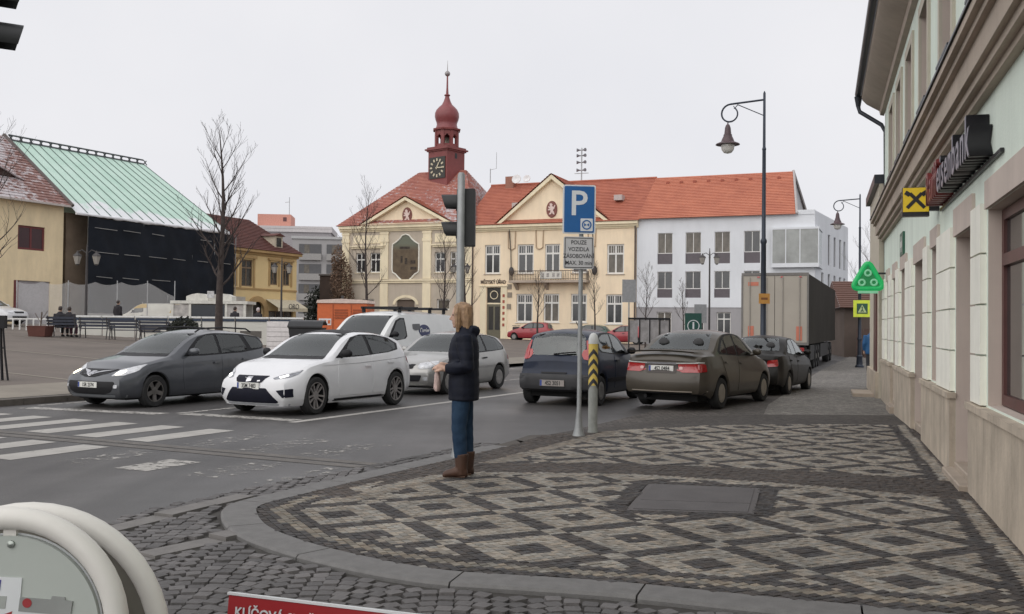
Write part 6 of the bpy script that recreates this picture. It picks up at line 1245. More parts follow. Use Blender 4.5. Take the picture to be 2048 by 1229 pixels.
# ---------------------------------------------------------------- lorry trailer
HT = R(21.5); LT = Matrix.Translation((11.55, 38, 0)) @ Matrix.Rotation(-HT, 4, 'Z')      # local x = right, y = forward, origin at the rear right corner
lo = empty('lorry', LT, 'tall box lorry trailer with beige rear doors and dark curtain side', 'lorry')
k = MB(); k.box(-2.55,0,.06,18,1.05,3.82); k.build('box_body', mat('curtain_olive', (.04,.036,.03), rough=.9, spec=.1, scale=.5, var=.12), lo)
for x0, x1 in ((-2.53,-1.285),(-1.265,-.02)):
    k = MB(); k.box(x0,x1,0,.055,1.12,3.74); d = k.build('rear_door', mat('door_beige', (.37,.335,.285), rough=.55, scale=.9, var=.06), lo)
    for x in (x0+.3, x1-.3): k = MB(); k.tube([(x,-.03,1.2),(x,-.03,3.68)], .018, 6); k.build('lock_rod', mat('rod_grey', (.30,.28,.25), rough=.4, metal=.4), d)
k = MB(); k.box(-2.56,.01,-.02,.1,3.75,3.86); k.box(-2.57,-2.5,-.02,.1,1.05,3.75); k.box(-.05,.012,-.02,.1,1.05,3.75); k.box(-2.56,.012,-.03,.1,1.02,1.11); k.build('rear_frame', mat('frame_grey', (.16,.15,.14), rough=.5), lo)
for x in (-1.9,-1.0,-.3): k = MB(); k.box(x-.05,x+.05,-.025,-.002,3.66,3.72); k.build('marker_lamp', MLAMPR, lo)
for x in (-2.3,-.45): k = MB(); k.box(x,x+.22,-.02,-.001,1.2,1.75); k.build('reflector_panel', mat('reflector_orange', (.5,.16,.10), rough=.5), lo)
k = MB(); k.box(-2.3,-1.9,-.015,-.001,3.35,3.5); k.build('door_emblem', MATS['reflector_orange'], lo)
k = MB(); k.box(-2.1,-.45,.3,15.5,.75,1.04); k.box(-2.5,-.05,.05,.2,.55,.68); k.box(-2.5,-.05,.03,.1,.75,.95); k.build('chassis', MUNDER, lo)
for yy in (3.2,4.5,5.8,12.6,14.5):
    for x, sg in ((-.16,1),(-2.39,-1)):
        k = MB(); A = Matrix.Translation((x, yy, .5)) @ Matrix.Rotation(R(90), 4, 'Y'); k.lathe([(.28,-.15),(.47,-.15),(.5,-.1),(.5,.1),(.47,.15),(.28,.15)], 24, M=A, cap=False); w_ = k.build('wheel', MTYRE, lo, smooth=35); k = MB(); k.lathe([(.29,-.1),(.29,.08),(.1,.14),(.01,.14)], 16, M=A); k.build('rim', MATS['rod_grey'], w_, smooth=35)
for y0, y1 in ((1,3),(6.6,11.8)): k = MB(); k.box(-.06,.005,y0,y1,.4,1.0); k.build('side_guard', mat('guard_black', (.02,.02,.02), rough=.7), lo)
for x in (-2.35,-.45): k = MB(); k.box(x,x+.3,.02,.049,.78,.92); k.build('tail_lamp', MLAMPR, lo)
# ---------------------------------------------------------------- street lamps with scroll arm
MPOLE = mat('lamp_pole', (.030,.038,.055), rough=.5, metal=.3, var=.2, scale=2); MBELL = mat('lamp_bell', (.075,.045,.05), rough=.45, var=.2); MGLOBE = mat('lamp_globe', (.68,.66,.62), rough=.3, var=.03)
def street_lamp(M, label, h=8.2, sc=1.0):
    o = empty('street_lamp', M @ Matrix.Diagonal((sc, sc, sc, 1)), label, 'street lamp', 'tall street lamps with scroll arms')
    k = MB(); k.lathe([(.2,0),(.2,.1),(.15,.16),(.13,.5),(.15,.55),(.1,.62),(.085,1.3),(.11,1.34),(.11,1.4),(.08,1.46),(.07,4.0),(.09,4.04),(.09,4.1),(.058,4.16),(.05,6.6),(.06,6.64),(.04,6.7),(.035,h),(.01,h+.06)], 12); k.build('pole', MPOLE, o, smooth=30)
    k = MB(); k.tube([(0,0,h-.18),(-.95,0,h-.22)], .028, 6); sp_ = [(-.95-.0-.27*math.sin(a)*(1-.16*a/math.pi), 0, h-.49+.27*math.cos(a)*(1-.16*a/math.pi)) for a in [i*.3 for i in range(20)]]; k.tube(sp_, [.026]*12+[.022]*8, 6); k.build('scroll_arm', MPOLE, o, smooth=50)
    k = MB(); k.tube([(-.02,0,h-.62),(-.75,0,h-.25)], .014, 5); k.tube([(-.75,0,h-.26),(-.82,0,h-.34),(-.86,0,h-.28)], .014, 5); k.build('brace', MPOLE, o)
    z0 = h-.78; k = MB(); k.lathe([(.015,z0+.08),(.02,z0),(.05,z0-.02),(.08,z0-.1),(.09,z0-.2),(.1,z0-.28),(.12,z0-.3),(.12,z0-.34),(.16,z0-.42),(.19,z0-.5),(.33,z0-.56),(.34,z0-.585),(.2,z0-.59)], 18, M=Matrix.Translation((-1.02,0,0))); ln = k.build('lantern', MBELL, o, smooth=35)
    k = MB(); k.lathe([(.19,z0-.588),(.19,z0-.64),(.17,z0-.73),(.11,z0-.81),(.001,z0-.84)], 16, M=Matrix.Translation((-1.02,0,0))); k.build('globe', MGLOBE, ln, smooth=60)
    return o
RM = Matrix.Rotation(-RH, 4, 'Z')
street_lamp(Matrix.Translation((6.96,27,0)) @ RM, 'street lamp with scroll arm rising behind the parked bronze saloon', 8.2)
street_lamp(Matrix.Translation((14.98,42,0)) @ RM, 'street lamp farther down the street carrying the crossing sign', 8.2, .91)
k = MB(); k.box(-.15,.15,-.012,.012,-.14,.14); o = k.build('pole_sign', mat('sign_amber', (.50,.25,.06), rough=.5)); o.matrix_world = Matrix.Translation((6.95,26.86,2.48)); tag(o, 'small amber plate fixed to the street lamp in front of the lorry', 'sign')
k = MB(); k.box(-.09,.09,-.015,-.0125,-.03,.03); k.build('plate_mark', mat('amber_dark', (.2,.08,.03), rough=.6), o)
k = MB(); k.box(-.36,.36,-.02,.02,-.36,.36); cs = k.build('crossing_sign', mat('sign_fluo', (.60,.70,.06), rough=.5, emit=(.6,.7,.06), estr=.12)); cs.matrix_world = Matrix.Translation((15.0,41.75,2.55)) @ Matrix.Rotation(R(-20), 4, 'Z'); tag(cs, 'fluorescent yellow-green square pedestrian crossing sign on the far street lamp', 'sign')
k = MB(); k.box(-.22,.22,-.03,-.021,-.22,.22); pf = k.build('sign_field', mat('sign_dkgreen', (.03,.10,.06), rough=.5), cs); k = MB(); k.prism([(-.18,-.17),(.18,-.17),(0,.17)], -.036, -.031); tri_ = k.build('triangle', mat('sign_pale', (.5,.6,.3), rough=.5), pf, fix=True)
k = MB(); k.ball((0,-.04,.06), .03, 8, 6); k.tube([(0,-.04,.04),(0,-.04,-.04),(-.05,-.04,-.13)], .02, 5); k.tube([(0,-.04,-.04),(.05,-.04,-.13)], .018, 5); k.build('walking_figure', MATS['sign_dkgreen'], pf)
# ---------------------------------------------------------------- parking sign and bollard
MGAL = mat('galvanised_post', (.30,.31,.31), rough=.5, metal=.4, var=.15, scale=5)
ps = empty('parking_sign', Matrix.Translation((.97,13.95,.1)) @ Matrix.Rotation(R(.25), 4, 'Y'), 'blue parking sign with white plate on a grey post', 'sign')
k = MB(); k.lathe([(.09,0),(.085,.02),(.06,.1),(.045,.25),(.032,.4),(.032,3.55)], 12); k.build('post', MGAL, ps, smooth=40)
SGN = Matrix.Translation((-.04,-.06,0)) @ Matrix.Rotation(R(3), 4, 'Z')
def board(nm, x0, x1, z0, z1, m, par, M, r=.03, y0=-.012, y1=.012): k = MB(); k.prism(rounded([(x0,z0),(x1,z0),(x1,z1),(x0,z1)], r), y0, y1, M=M); return k.build(nm, m, par, fix=True)
MSW = mat('sign_white', (.62,.64,.65), rough=.45, var=.03); MSB = mat('sign_blue', (.005,.095,.29), rough=.4, var=.06)
b0 = board('board', -.235,.235,2.88,3.58,MSW,ps,SGN); board('blue_field', -.215,.215,2.90,3.56,MSB,b0,SGN,.02,-.018,-.0125)
text('letter_p', 'P', .50, SGN @ Matrix.Translation((-.01,-.02,3.30)) @ UP, MSW, b0, ext=.001, bold=.006)
board('disc_field', .02,.195,2.92,3.10,MSW,b0,SGN,.01,-.022,-.0185); k = MB(); k.lathe([(.052,0),(.07,0),(.07,.003),(.052,.003),(.052,0)], 20, M=SGN @ Matrix.Translation((.108,-.0225,3.01)) @ Matrix.Rotation(R(90), 4, 'X'), cap=False); k.build('disc_ring', MSB, b0)
for a in (0, math.pi): k = MB(); k.prism([(.108,3.01),(.108+.045*math.cos(a+.6),3.01+.045*math.sin(a+.6)),(.108+.045*math.cos(a-.6),3.01+.045*math.sin(a-.6))], -.0255, -.0228, M=SGN); k.build('disc_mark', MSB, b0, fix=True)
MPG = mat('plate_greywhite', (.50,.50,.50), rough=.5, var=.05)
b1 = board('plate', -.215,.215,2.38,2.84,MPG,ps,SGN); MBK = mat('sign_black', (.03,.03,.035), rough=.5)
k = MB()
for x0, x1, z0, z1 in ((-.2,.2,2.395,2.405),(-.2,.2,2.815,2.825),(-.2,-.19,2.405,2.815),(.19,.2,2.405,2.815)): k.box(x0,x1,-.0155,-.0125,z0,z1, M=SGN)
k.build('plate_border', MBK, b1)
for i, s_ in enumerate(('POUZE','VOZIDLA','ZÁSOBOVÁNÍ','MAX. 30 min')): text('plate_lettering', s_, .082, SGN @ Matrix.Translation((0,-.0145,2.755-i*.097)) @ UP, MBK, b1, ext=.001, sx=.86, bold=.0008)
bo = empty('bollard', Matrix.Translation((1.21,14.43,.1)) @ Matrix.Diagonal((.66,.66,.96,1)), 'grey bollard with yellow and black chevron collar beside the parking sign', 'bollard')
k = MB(); k.lathe([(.115,0),(.105,.05),(.105,.72)], 18); k.build('post', mat('bollard_grey', (.27,.28,.26), rough=.7, var=.15), bo, smooth=40)
k = MB(); k.lathe([(.106,.72),(.106,1.36)], 18); k.build('collar', mat('bollard_yellow', (.62,.46,.10), rough=.5, var=.1), bo, smooth=40)
for z in (.80,.95,1.10,1.25):
    k = MB(); n = 24; vs = []
    for i in range(n+1):
        a = -math.pi/2 + 2*math.pi*(i/n-.5); d_ = abs((i/n-.5)*2); zz = z-.0-.13*d_*2 if d_ < .5 else z-.13
        vs += [(.1085*math.cos(a), .1085*math.sin(a), zz+h) for h in (-.035, .035)]
    k.add(vs, [(2*i, 2*i+2, 2*i+3, 2*i+1) for i in range(n)]); k.build('chevron', MBK, bo, smooth=40)
k = MB(); k.lathe([(.112,1.36),(.112,1.4),(.108,1.44),(.085,1.49),(.05,1.52),(.001,1.53)], 18); k.build('cap', mat('cap_white', (.55,.56,.55), rough=.5), bo, smooth=40)
# ---------------------------------------------------------------- traffic signals
MSIG = mat('signal_black', (.016,.017,.018), rough=.5, var=.2)
def signal(M, label, flip=1, px=0.0, pole_h=3.35):
    o = empty('traffic_signal', M, label, 'traffic signal', 'traffic signals')
    k = MB(); k.lathe([(.09,0),(.08,.05),(.05,.2),(.044,pole_h),(.03,pole_h+.03)], 14); k.build('post', MGAL, o, smooth=40)
    x = .06; k = MB(); k.prism(rounded([(-.055,2.52),(.165,2.52),(.165,3.2),(-.055,3.2)], .02), .06, .33); hd = k.build('head', MSIG, o, fix=True)
    k = MB(); k.box(-.045,.135,.331,.36,2.55,3.17); k.build('back_box', MSIG, hd)
    for z in (2.70,3.03):
        k = MB(); n = 16; rings = []
        for xx, r_, cut in ((-.055,.115,0),(-.25,.11,0)):
            rings.append([(xx-(.0 if xx > -.1 else -.07*(1-math.sin(a))/2), .195+r_*math.cos(a), z+r_*math.sin(a)) for a in [math.pi*(-.15+1.3*i/n) for i in range(n+1)]])
        k.add(rings[0]+rings[1], [(i, i+1, n+2+i, n+1+i) for i in range(n)]); k.add([(p[0], .195+(p[1]-.195)*.95, z+(p[2]-z)*.95) for r_ in rings for p in r_], [(n+1+i, n+2+i, i+1, i) for i in range(n)]); k.build('visor', MSIG, hd, smooth=50)
        k = MB(); k.lathe([(.095,0),(.09,.012),(.001,.03)], 16, M=Matrix.Translation((-.056,.195,z)) @ Matrix.Rotation(R(-90), 4, 'Y')); k.build('lens', mat('lens_dark', (.03,.02,.02), rough=.2), hd, smooth=50)
    k = MB(); k.box(-.02,.04,.04,.08,2.6,2.66); k.box(-.02,.04,.04,.08,3.06,3.12); k.build('bracket', MSIG, o)
    return o
signal(Matrix.Translation((-.62,11.6,.1)), 'traffic signal on a grey post rising behind the standing person')
signal(Matrix.Translation((-3.98,6.9,.98)) @ Matrix.Rotation(R(180), 4, 'Z') @ Matrix.Translation((0,-.4,0)), 'traffic signal whose visors poke into the top left corner') if False else None
ts = empty('traffic_signal', Matrix.Translation((-4.02,6.9,.1)) @ Matrix.Rotation(R(32), 4, 'Z'), 'traffic signal whose dark visors poke into the top left corner', 'traffic signal', 'traffic signals')
k = MB(); k.lathe([(.1,0),(.09,.05),(.06,.2),(.055,4.35)], 12, M=Matrix.Translation((-.25,0,0))); k.build('post', MGAL, ts)
k = MB(); k.box(-.3,.26,-.12,.14,3.45,4.25); k.build('head', MSIG, ts)
for z in (3.62,3.93):
    k = MB(); n = 16; rings = [[(xx+(-.06*(1-math.sin(a))/2 if xx > .3 else 0), .01+.115*math.cos(a), z+.115*math.sin(a)) for a in [math.pi*(-.15+1.3*i/n) for i in range(n+1)]] for xx in (.26,.47)]
    k.add(rings[0]+rings[1], [(i, i+1, n+2+i, n+1+i) for i in range(n)]); k.add([(p[0], .01+(p[1]-.01)*.94, z+(p[2]-z)*.94) for r_ in rings for p in r_], [(n+1+i, n+2+i, i+1, i) for i in range(n)]); k.build('visor', MSIG, ts, smooth=50)
    k = MB(); k.lathe([(.1,0),(.001,.03)], 16, M=Matrix.Translation((.261,.01,z)) @ Matrix.Rotation(R(90), 4, 'Y')); k.build('lens', MATS['lens_dark'], ts)
# ---------------------------------------------------------------- foreground stands
MTW = mat('tube_white', (.66,.64,.60), rough=.45, scale=3, var=.05); MBD = mat('map_board', (.40,.43,.40), rough=.5, scale=2, var=.05)
hs = empty('map_stand', (-1.02,2.0,0), 'white tubular stand with round-topped grey-green town map', 'map stand')
def hoop(cx, y, cz, r, base): return [(cx-r, y+.0, base)] + [(cx+r*math.cos(a), y, cz+r*math.sin(a)) for a in [math.pi-math.pi*i/24 for i in range(25)]] + [(cx+r, y, base)]
k = MB(); k.tube(hoop(0,0,1.035,.222,0), .0235, 14); k.build('front_hoop', MTW, hs, smooth=60)
k = MB(); k.tube(hoop(-.036,.17,.95,.285,0), .0235, 14); k.build('rear_hoop', MTW, hs, smooth=60)
def half_disc(r, base): return [(-r, base)] + [(r*math.cos(a), 1.035+r*math.sin(a)) for a in [math.pi-math.pi*i/32 for i in range(33)]] + [(r, base)]
k = MB(); k.prism(half_disc(.187,.45), -.006, .006); bd = k.build('map_board', MBD, hs, fix=True)
k = MB(); k.prism(half_disc(.19,.447), .0065, .010); k.build('board_edge', MSW, bd, fix=True)
k = MB(); k.prism([(-.27-.036,.3)]+[(-.036+.27*math.cos(a), .95+.27*math.sin(a)) for a in [math.pi-math.pi*i/24 for i in range(25)]]+[(-.036+.27,.3)], .168, .174); k.build('rear_board', mat('rear_board', (.17,.16,.135), rough=.7), hs, fix=True)
k = MB(); k.box(-.012,.014,-.004,.004,1.218,1.245); k.build('clip', MTW, hs); k = MB(); k.lathe([(.008,0),(.0075,.004),(.001,.006)], 12, M=Matrix.Translation((.006,-.006,1.205)) @ Matrix.Rotation(R(90), 4, 'X')); k.build('bolt', mat('bolt_steel', (.35,.38,.35), rough=.3, metal=.8), bd)
def flat(nm, poly, m, y=-.0075): k = MB(); k.prism(poly, y-.0008, -.006, M=None); return k.build(nm, m, bd, fix=True)
flat('map_street', [(-.17,1.155-.012),(.03,1.149-.012),(.026,1.075),(.178,1.052),(.184,1.03),(-.183,1.03)], MSW); flat('map_block', [(-.17,1.105),(0.0,1.1),(-.003,1.075),(-.17,1.08)], mat('map_grey', (.33,.35,.33), rough=.5), -.0085)
flat('map_block', [(.027,1.098),(.09,1.094),(.092,1.101),(.118,1.099),(.119,1.093),(.134,1.091),(.13,1.062),(.024,1.07)], mat('map_grey2', (.26,.27,.26), rough=.5), -.0085)
flat('map_dot', [(.042+.0095*math.cos(a), 1.087+.0095*math.sin(a)) for a in [2*math.pi*i/16 for i in range(16)]], mat('map_red', (.33,.03,.035), rough=.5), -.0095)
flat('map_label', [(-.17,1.136),(-.012,1.133),(-.014,1.112),(-.17,1.115)], mat('map_blue', (.03,.03,.22), rough=.5), -.0085); text('map_lettering', 'P', .022, Matrix.Translation((-.028,-.0096,1.123)) @ UP, MSW, bd, ext=.0004)
flat('map_arrow', [(-.008,1.054),(.0,1.062),(-.004,1.064),(.012,1.07),(.008,1.056),(.004,1.059),(-.004,1.05)], MATS['map_red'], -.0085); text('map_lettering', 'y', .017, Matrix.Translation((-.026,-.009,1.058)) @ UP, MBK, bd, ext=.0004)
ab = empty('red_board', frame((-.745, 2.40), (.50, -.175), -.012), 'red folding pavement board with white lettering in the foreground', 'sign board')
MRB = mat('board_red', (.30,.014,.018), rough=.5, var=.06)
TL = Matrix.Rotation(R(-6), 4, 'X')
k = MB(); k.box(0,.62,-.004,.004,.08,.985, M=TL); fb_ = k.build('front_panel', MRB, ab); k = MB(); k.box(-.004,.624,-.006,.006,.986,.992, M=TL); k.build('panel_edge', MSW, fb_)
k = MB(); k.box(0,.62,-.004,.004,.08,.985, M=Matrix.Translation((.012,.022,0)) @ Matrix.Rotation(R(8), 4, 'X')); rp = k.build('rear_panel', MRB, ab); k = MB(); k.box(-.004,.624,-.006,.006,.986,.992, M=Matrix.Translation((.012,.022,0)) @ Matrix.Rotation(R(8), 4, 'X')); k.build('panel_edge', MSW, rp)
text('lettering', 'KLÍČOVÁ SLUŽBA', .034, TL @ Matrix.Translation((.022,-.006,.945)) @ UP, MSW, fb_, ext=.0006, align='LEFT', bold=.0007)
text('lettering', 'výroba klíčů', .05, TL @ Matrix.Translation((.022,-.006,.84)) @ UP, MSW, fb_, ext=.0006, align='LEFT') if False else None
# ---------------------------------------------------------------- signs and fittings round the square
def on(x, y): return Matrix.Translation((x, y, PZ(x, y)))
isg = empty('information_sign', on(9.3,50), 'dark green information sign with white letter i in a circle', 'sign')
k = MB(); k.box(-.42,.42,-.05,.05,1.25,2.4); bb = k.build('board', mat('info_green', (.012,.065,.05), rough=.5), isg); k = MB(); k.box(-.05,.05,-.03,.03,0,1.25); k.build('post', MGAL, isg)
k = MB(); k.lathe([(.27,0),(.31,0),(.31,.01),(.27,.01),(.27,0)], 24, M=Matrix.Translation((0,-.052,1.75)) @ Matrix.Rotation(R(90), 4, 'X'), cap=False); k.build('ring', MSW, bb); text('letter_i', 'i', .5, Matrix.Translation((0,-.053,1.76)) @ UP, MSW, bb, ext=.004, bold=.02)
nf = empty('notice_frame', on(8.45,60), 'dark glazed notice frame standing by the square', 'notice board')
k = MB(); k.box(-1.3,1.3,-.06,.06,1.92,2.05)
for x in (-1.28,-.62,.0,.62,1.22): k.box(x,x+.07,-.05,.05,0,1.92)
k.build('frame', MTRIM, nf)
for x in (-1.2,-.54,.08,.7): k = MB(); k.box(x,x+.5,-.01,.01,.55,1.9); k.build('pane', mat('notice_glass', (.25,.24,.24), rough=.3, scale=2, var=.3), nf)
def back_sign(x, y, z0, z1, w, label):
    o = empty('sign_back', on(x, y), label, 'sign'); k = MB(); k.box(-w/2,w/2,-.02,.02,z0,z1); k.build('board', mat('sign_back_grey', (.24,.245,.25), rough=.5, metal=.2), o); k = MB(); k.tube([(0,.04,0),(0,.04,z1)], .045, 8); k.build('post', MGAL, o)
back_sign(7.2,60,2.95,4.35,.85,'grey back of a square sign on a post right of the parking sign'); back_sign(11.6,60,1.95,3.1,.75,'grey back of a sign beside the information sign')
def lantern_post(x, y, h, label, dbl=.45):
    o = empty('lantern_post', on(x, y), label, 'lamp post', 'old style double lantern posts'); k = MB(); k.lathe([(.16,0),(.14,.4),(.07,.55),(.05,h-.3),(.06,h-.25),(.02,h+.35)], 10); k.build('post', MATS['lantern_iron'], o)
    k = MB(); k.tube([(-dbl,0,h-.05),(-dbl*.5,0,h+.05),(0,0,h-.12),(dbl*.5,0,h+.05),(dbl,0,h-.05)], .025, 6); k.build('arm', MATS['lantern_iron'], o)
    for sg in (-1, 1):
        k = MB(); k.lathe([(.1,h-.62),(.2,h-.25),(.001,h-.25)], 6, M=Matrix.Translation((sg*dbl,0,0))); g_ = k.build('lantern_glass', mat('lantern_milk', (.33,.31,.28), rough=.4), o)
        k = MB(); k.lathe([(.22,h-.25),(.2,h-.2),(.06,h-.08),(.02,h+.02)], 6, M=Matrix.Translation((sg*dbl,0,0))); k.build('lantern_cap', MATS['lantern_iron'], g_); k = MB(); k.lathe([(.06,h-.68),(.1,h-.62)], 6, M=Matrix.Translation((sg*dbl,0,0))); k.build('lantern_foot', MATS['lantern_iron'], g_)
for x, y, h, lab in ((-20.1,46,3.9,'double lantern post in front of the black net at the left'),(-14.2,60,4.3,'double lantern post in front of the ochre house'),(12.35,61,6.3,'double lantern post in front of the white building'),(-3.5,66,5.2,'double lantern post in front of the town hall door bay')): lantern_post(x, y, h, lab)
# ---------------------------------------------------------------- ice rink, benches, kiosk, containers
rk = empty('ice_rink', (0,0,0), 'white rink boards with dark blue rail across the square', 'rink')
pa, pb_ = Vector((-20.4,45,0)), Vector((-9.3,43.6,0)); n = 7
for i in range(n):
    a, b = pa.lerp(pb_, i/n+.003), pa.lerp(pb_, (i+1)/n-.003); z0, z1 = PZ(a.x, a.y)-.05, 1.86; FMx = frame((a.x, a.y), (b.x-a.x, b.y-a.y)); L_ = (b-a).length
    k = MB(); k.box(0,L_,0,.05,z0,z1, M=FMx); p = k.build('board_panel', mat('rink_white', (.56,.55,.50), rough=.5, scale=.8, var=.08), rk); k = MB(); k.box(0,L_,-.05,.09,z1,z1+.07, M=FMx); k.build('cap_rail', mat('rail_white', (.70,.70,.68), rough=.5), p); k = MB(); k.box(0,L_,-.03,-.002,z1-.14,z1-.03, M=FMx); k.build('blue_rail', mat('rail_blue', (.015,.03,.06), rough=.5), p)
    if i in (2, 5): k = MB(); k.box(.2,1.2,-.02,-.004,z0+.3,z0+.62, M=FMx); k.build('advert', mat('advert_dark', (.10,.09,.08), rough=.6), p)
for (a, b) in ((pa+Vector((-.2,1,0)), pa+Vector((-7,2.2,0))),):
    k = MB()
    for j in range(20): p = a.lerp(b, j/19); k.box(p.x-.03,p.x+.03,p.y-.03,p.y+.03,PZ(p.x, p.y),1.75)
    k.box(b.x,a.x,1.9-1.9+a.y,a.y+.04,1.72,1.78); o = k.build('picket_fence', mat('fence_white', (.66,.66,.64), rough=.6)); tag(o, 'white picket fence at the left end of the rink', 'fence'); o['kind'] = 'thing'; del o['kind']
k = MB(); nx = 48; vs = []; NA, NB = Vector((-26.2,51.5,0)), Vector((-17.5,50.5,0))
for i in range(nx+1):
    p = NA.lerp(NB, i/nx); ztop = 3.75-.16*abs(math.sin(i/nx*math.pi*6))-.05*i/nx if i < 40 else 3.7-.09*(i-40)
    for j in range(5): vs.append((p.x, p.y+.08*math.sin(i*.7+j), lerp(1.0, ztop, j/4)))
k.add(vs, [(i*5+j, (i+1)*5+j, (i+1)*5+j+1, i*5+j+1) for i in range(nx) for j in range(4)])
nt_ = k.build('rink_net', mat('grey_net', (.5,.5,.5), rough=.9, alpha=.36, var=.02), smooth=60); tag(nt_, 'pale translucent safety net with scalloped top behind the rink', 'net')
for f in (0,.33,.64,.83,1.0): p = NA.lerp(NB, f); k = MB(); k.tube([(p.x,p.y+.05,.9),(p.x,p.y+.05,3.8)], .025, 6); k.build('net_post', MATS['galvanised'], nt_)
def bench(x, y, rz, label):
    o = empty('park_bench', on(x, y) @ Matrix.Rotation(rz, 4, 'Z'), label, 'bench', 'benches facing the rink'); MBW = mat('bench_wood', (.02,.024,.04), rough=.6, var=.3)
    for i in range(3): k = MB(); k.box(-.66,.66,-.02+.14*i,.1+.14*i,.42,.46); k.build('seat_slat', MBW, o)
    for i in range(3): k = MB(); k.box(-.66,.66,-.09-.03*i,-.06-.03*i,.52+.13*i,.62+.13*i); k.build('back_slat', MBW, o)
    for sx in (-.58,.58): k = MB(); k.tube([(sx,-.16,0),(sx,-.06,.44),(sx,-.17,.92)], .025, 6); k.tube([(sx,.42,0),(sx,.36,.44),(sx,-.06,.44)], .025, 6); k.tube([(sx,.36,.44),(sx,.36,.64),(sx,-.12,.66)], .02, 6); k.build('leg', MATS['lantern_iron'], o)
for i, px in enumerate((126,191,251,312,372)): bench((px-1024)/1950*42, 42-.05*i, R(-2), ['dark bench at the left with a couple sitting on it','empty dark bench second from the left along the rink','empty dark bench third from the left along the rink','dark bench fourth from the left just behind the grey estate car roof','dark bench farthest right mostly hidden by the grey estate car'][i])
kk_ = empty('kiosk', on(-15.5,50), 'white framed kiosk with dark glazed front at the rink', 'kiosk'); MKW = mat('kiosk_white', (.60,.59,.54), rough=.6)
k = MB()
for x in (-1.9,-1.0,.85,1.8): k.box(x-.06,x+.06,-.06,.06,0,1.65)
k.box(-2.0,1.95,-.1,1.6,1.65,1.8); k.box(-1.9,1.8,1.5,1.56,0,1.65); k.build('frame', MKW, kk_)
for x0, x1 in ((-1.25,-.1),(-.08,1.1)): k = MB(); k.prism([(x0,1.81),(x1,1.81),(x1,2.05),(lerp(x0,x1,.75),2.16),(lerp(x0,x1,.5),2.19),(lerp(x0,x1,.25),2.14),(x0,2.03)], .1, .9); k.build('roof_fascia', MKW, kk_, fix=True)
k = MB(); k.box(-.94,.79,-.02,.02,.1,1.6); k.build('dark_pane', mat('kiosk_dark', (.015,.02,.028), rough=.2), kk_); k = MB(); k.box(.91,1.74,-.02,.02,.1,1.6); k.build('side_panel', mat('kiosk_panel', (.40,.38,.36), rough=.6, scale=3, var=.3), kk_); k = MB(); k.box(-1.84,-1.06,-.02,.02,.1,1.6); k.build('side_panel', MATS['kiosk_panel'], kk_)
k = MB(); k.box(-.1,.25,-.13,-.11,1.95,2.3); k.build('notice', mat('notice_grey', (.5,.5,.5), rough=.6, scale=6, var=.4), kk_)
fv = dict(VA); fv['paint'] = paint('paint_cream_van', (.60,.58,.50)); mvn, bvh, fr, re, si = car(fv, at(-20.9,56.5,R(183),PZ(-20.9,56.5),.72,1.0), 'cream and yellow food van behind the safety net', name='food_van', cat='van', see=False); 
si('yellow_band', [(.9,1.45),(1.5,1.9),(2.4,1.92),(2.4,1.6),(1.6,1.55)], mat('van_yellow', (.55,.36,.08), rough=.5), 1, .012, r=0); si('yellow_tail', [(4.2,1.2),(4.9,1.2),(4.9,1.9),(4.5,1.9)], MATS['van_yellow'], 1, .012, r=0)
oc = empty('orange_container', on(-7.75,44.5) @ Matrix.Rotation(R(-4), 4, 'Z'), 'orange site container with white roof behind the white van', 'container'); MOG = mat('container_orange', (.55,.12,.03), rough=.5, var=.08)
k = MB(); k.box(-1.15,1.15,0,1.6,.1,2.05); bd2 = k.build('body', MOG, oc); k = MB(); k.prism([(-1.2,2.06),(1.2,2.06),(1.15,2.2),(.0,2.26),(-1.15,2.2)], -.06, 1.66); k.build('roof', mat('container_roof', (.62,.50,.44), rough=.5), oc, fix=True)
for x0 in (-.35,.5):
    for j in range(4): k = MB(); k.box(x0,x0+.6,-.03,-.002,1.35+j*.12,1.42+j*.12); k.build('louvre', mat('orange_dark', (.32,.07,.02), rough=.6), bd2)
for x in (-.42,.42): k = MB(); k.box(x-.02,x+.02,-.02,-.003,.15,2.0); k.build('door_seam', MATS['orange_dark'], bd2)
k = MB(); k.box(-1.08,-.5,-.012,-.003,1.05,1.35); lb = k.build('label', MSW, bd2); 
for x in (-.98,-.79,-.6): k = MB(); k.box(x-.06,x+.06,-.016,-.0125,1.12,1.28); k.build('label_mark', MOG, lb)
k = MB(); k.box(-.05,.05,-.05,.1,2.05,2.4); k.build('vent_pipe', MATS['lantern_iron'], oc)
wc = empty('waste_container', on(-7.85,37), 'black wheeled waste container with small white label', 'waste container')
k = MB(); k.loft([[(x*s_, y*s_+.5, z) for x, y in ((-.62,-.5),(.62,-.5),(.62,.5),(-.62,.5))] for z, s_ in ((.2,.86),(1.05,1.0),(1.1,1.04))]); k.build('bin_body', mat('bin_black', (.014,.015,.017), rough=.5), wc, fix=True); k = MB(); k.loft([[(-.66,y,z),(.66,y,z),(.66,y,z+.05),(-.66,y,z+.05)] for y, z in ((-.04,1.1),(.2,1.28),(.6,1.34),(1.0,1.2))]); k.build('lid', MATS['bin_black'], wc, smooth=50, fix=True)
k = MB(); k.box(-.22,.12,-.045,-.03,.62,.86); lb = k.build('label', MSW, wc); text('label_lettering', 'ATX', .16, Matrix.Translation((-.05,-.05,.74)) @ UP, MBK, lb, ext=.001)
for x in (-.5,.5):
    for y in (.15,.85): k = MB(); k.lathe([(.1,-.03),(.1,.03)], 12, M=Matrix.Translation((x,y,.1)) @ Matrix.Rotation(R(90), 4, 'Y')); k.build('castor', MTYRE, wc)
lc = empty('louvre_cabinet', on(-9.2,38.5), 'white slatted cabinet beside the black waste container', 'cabinet')
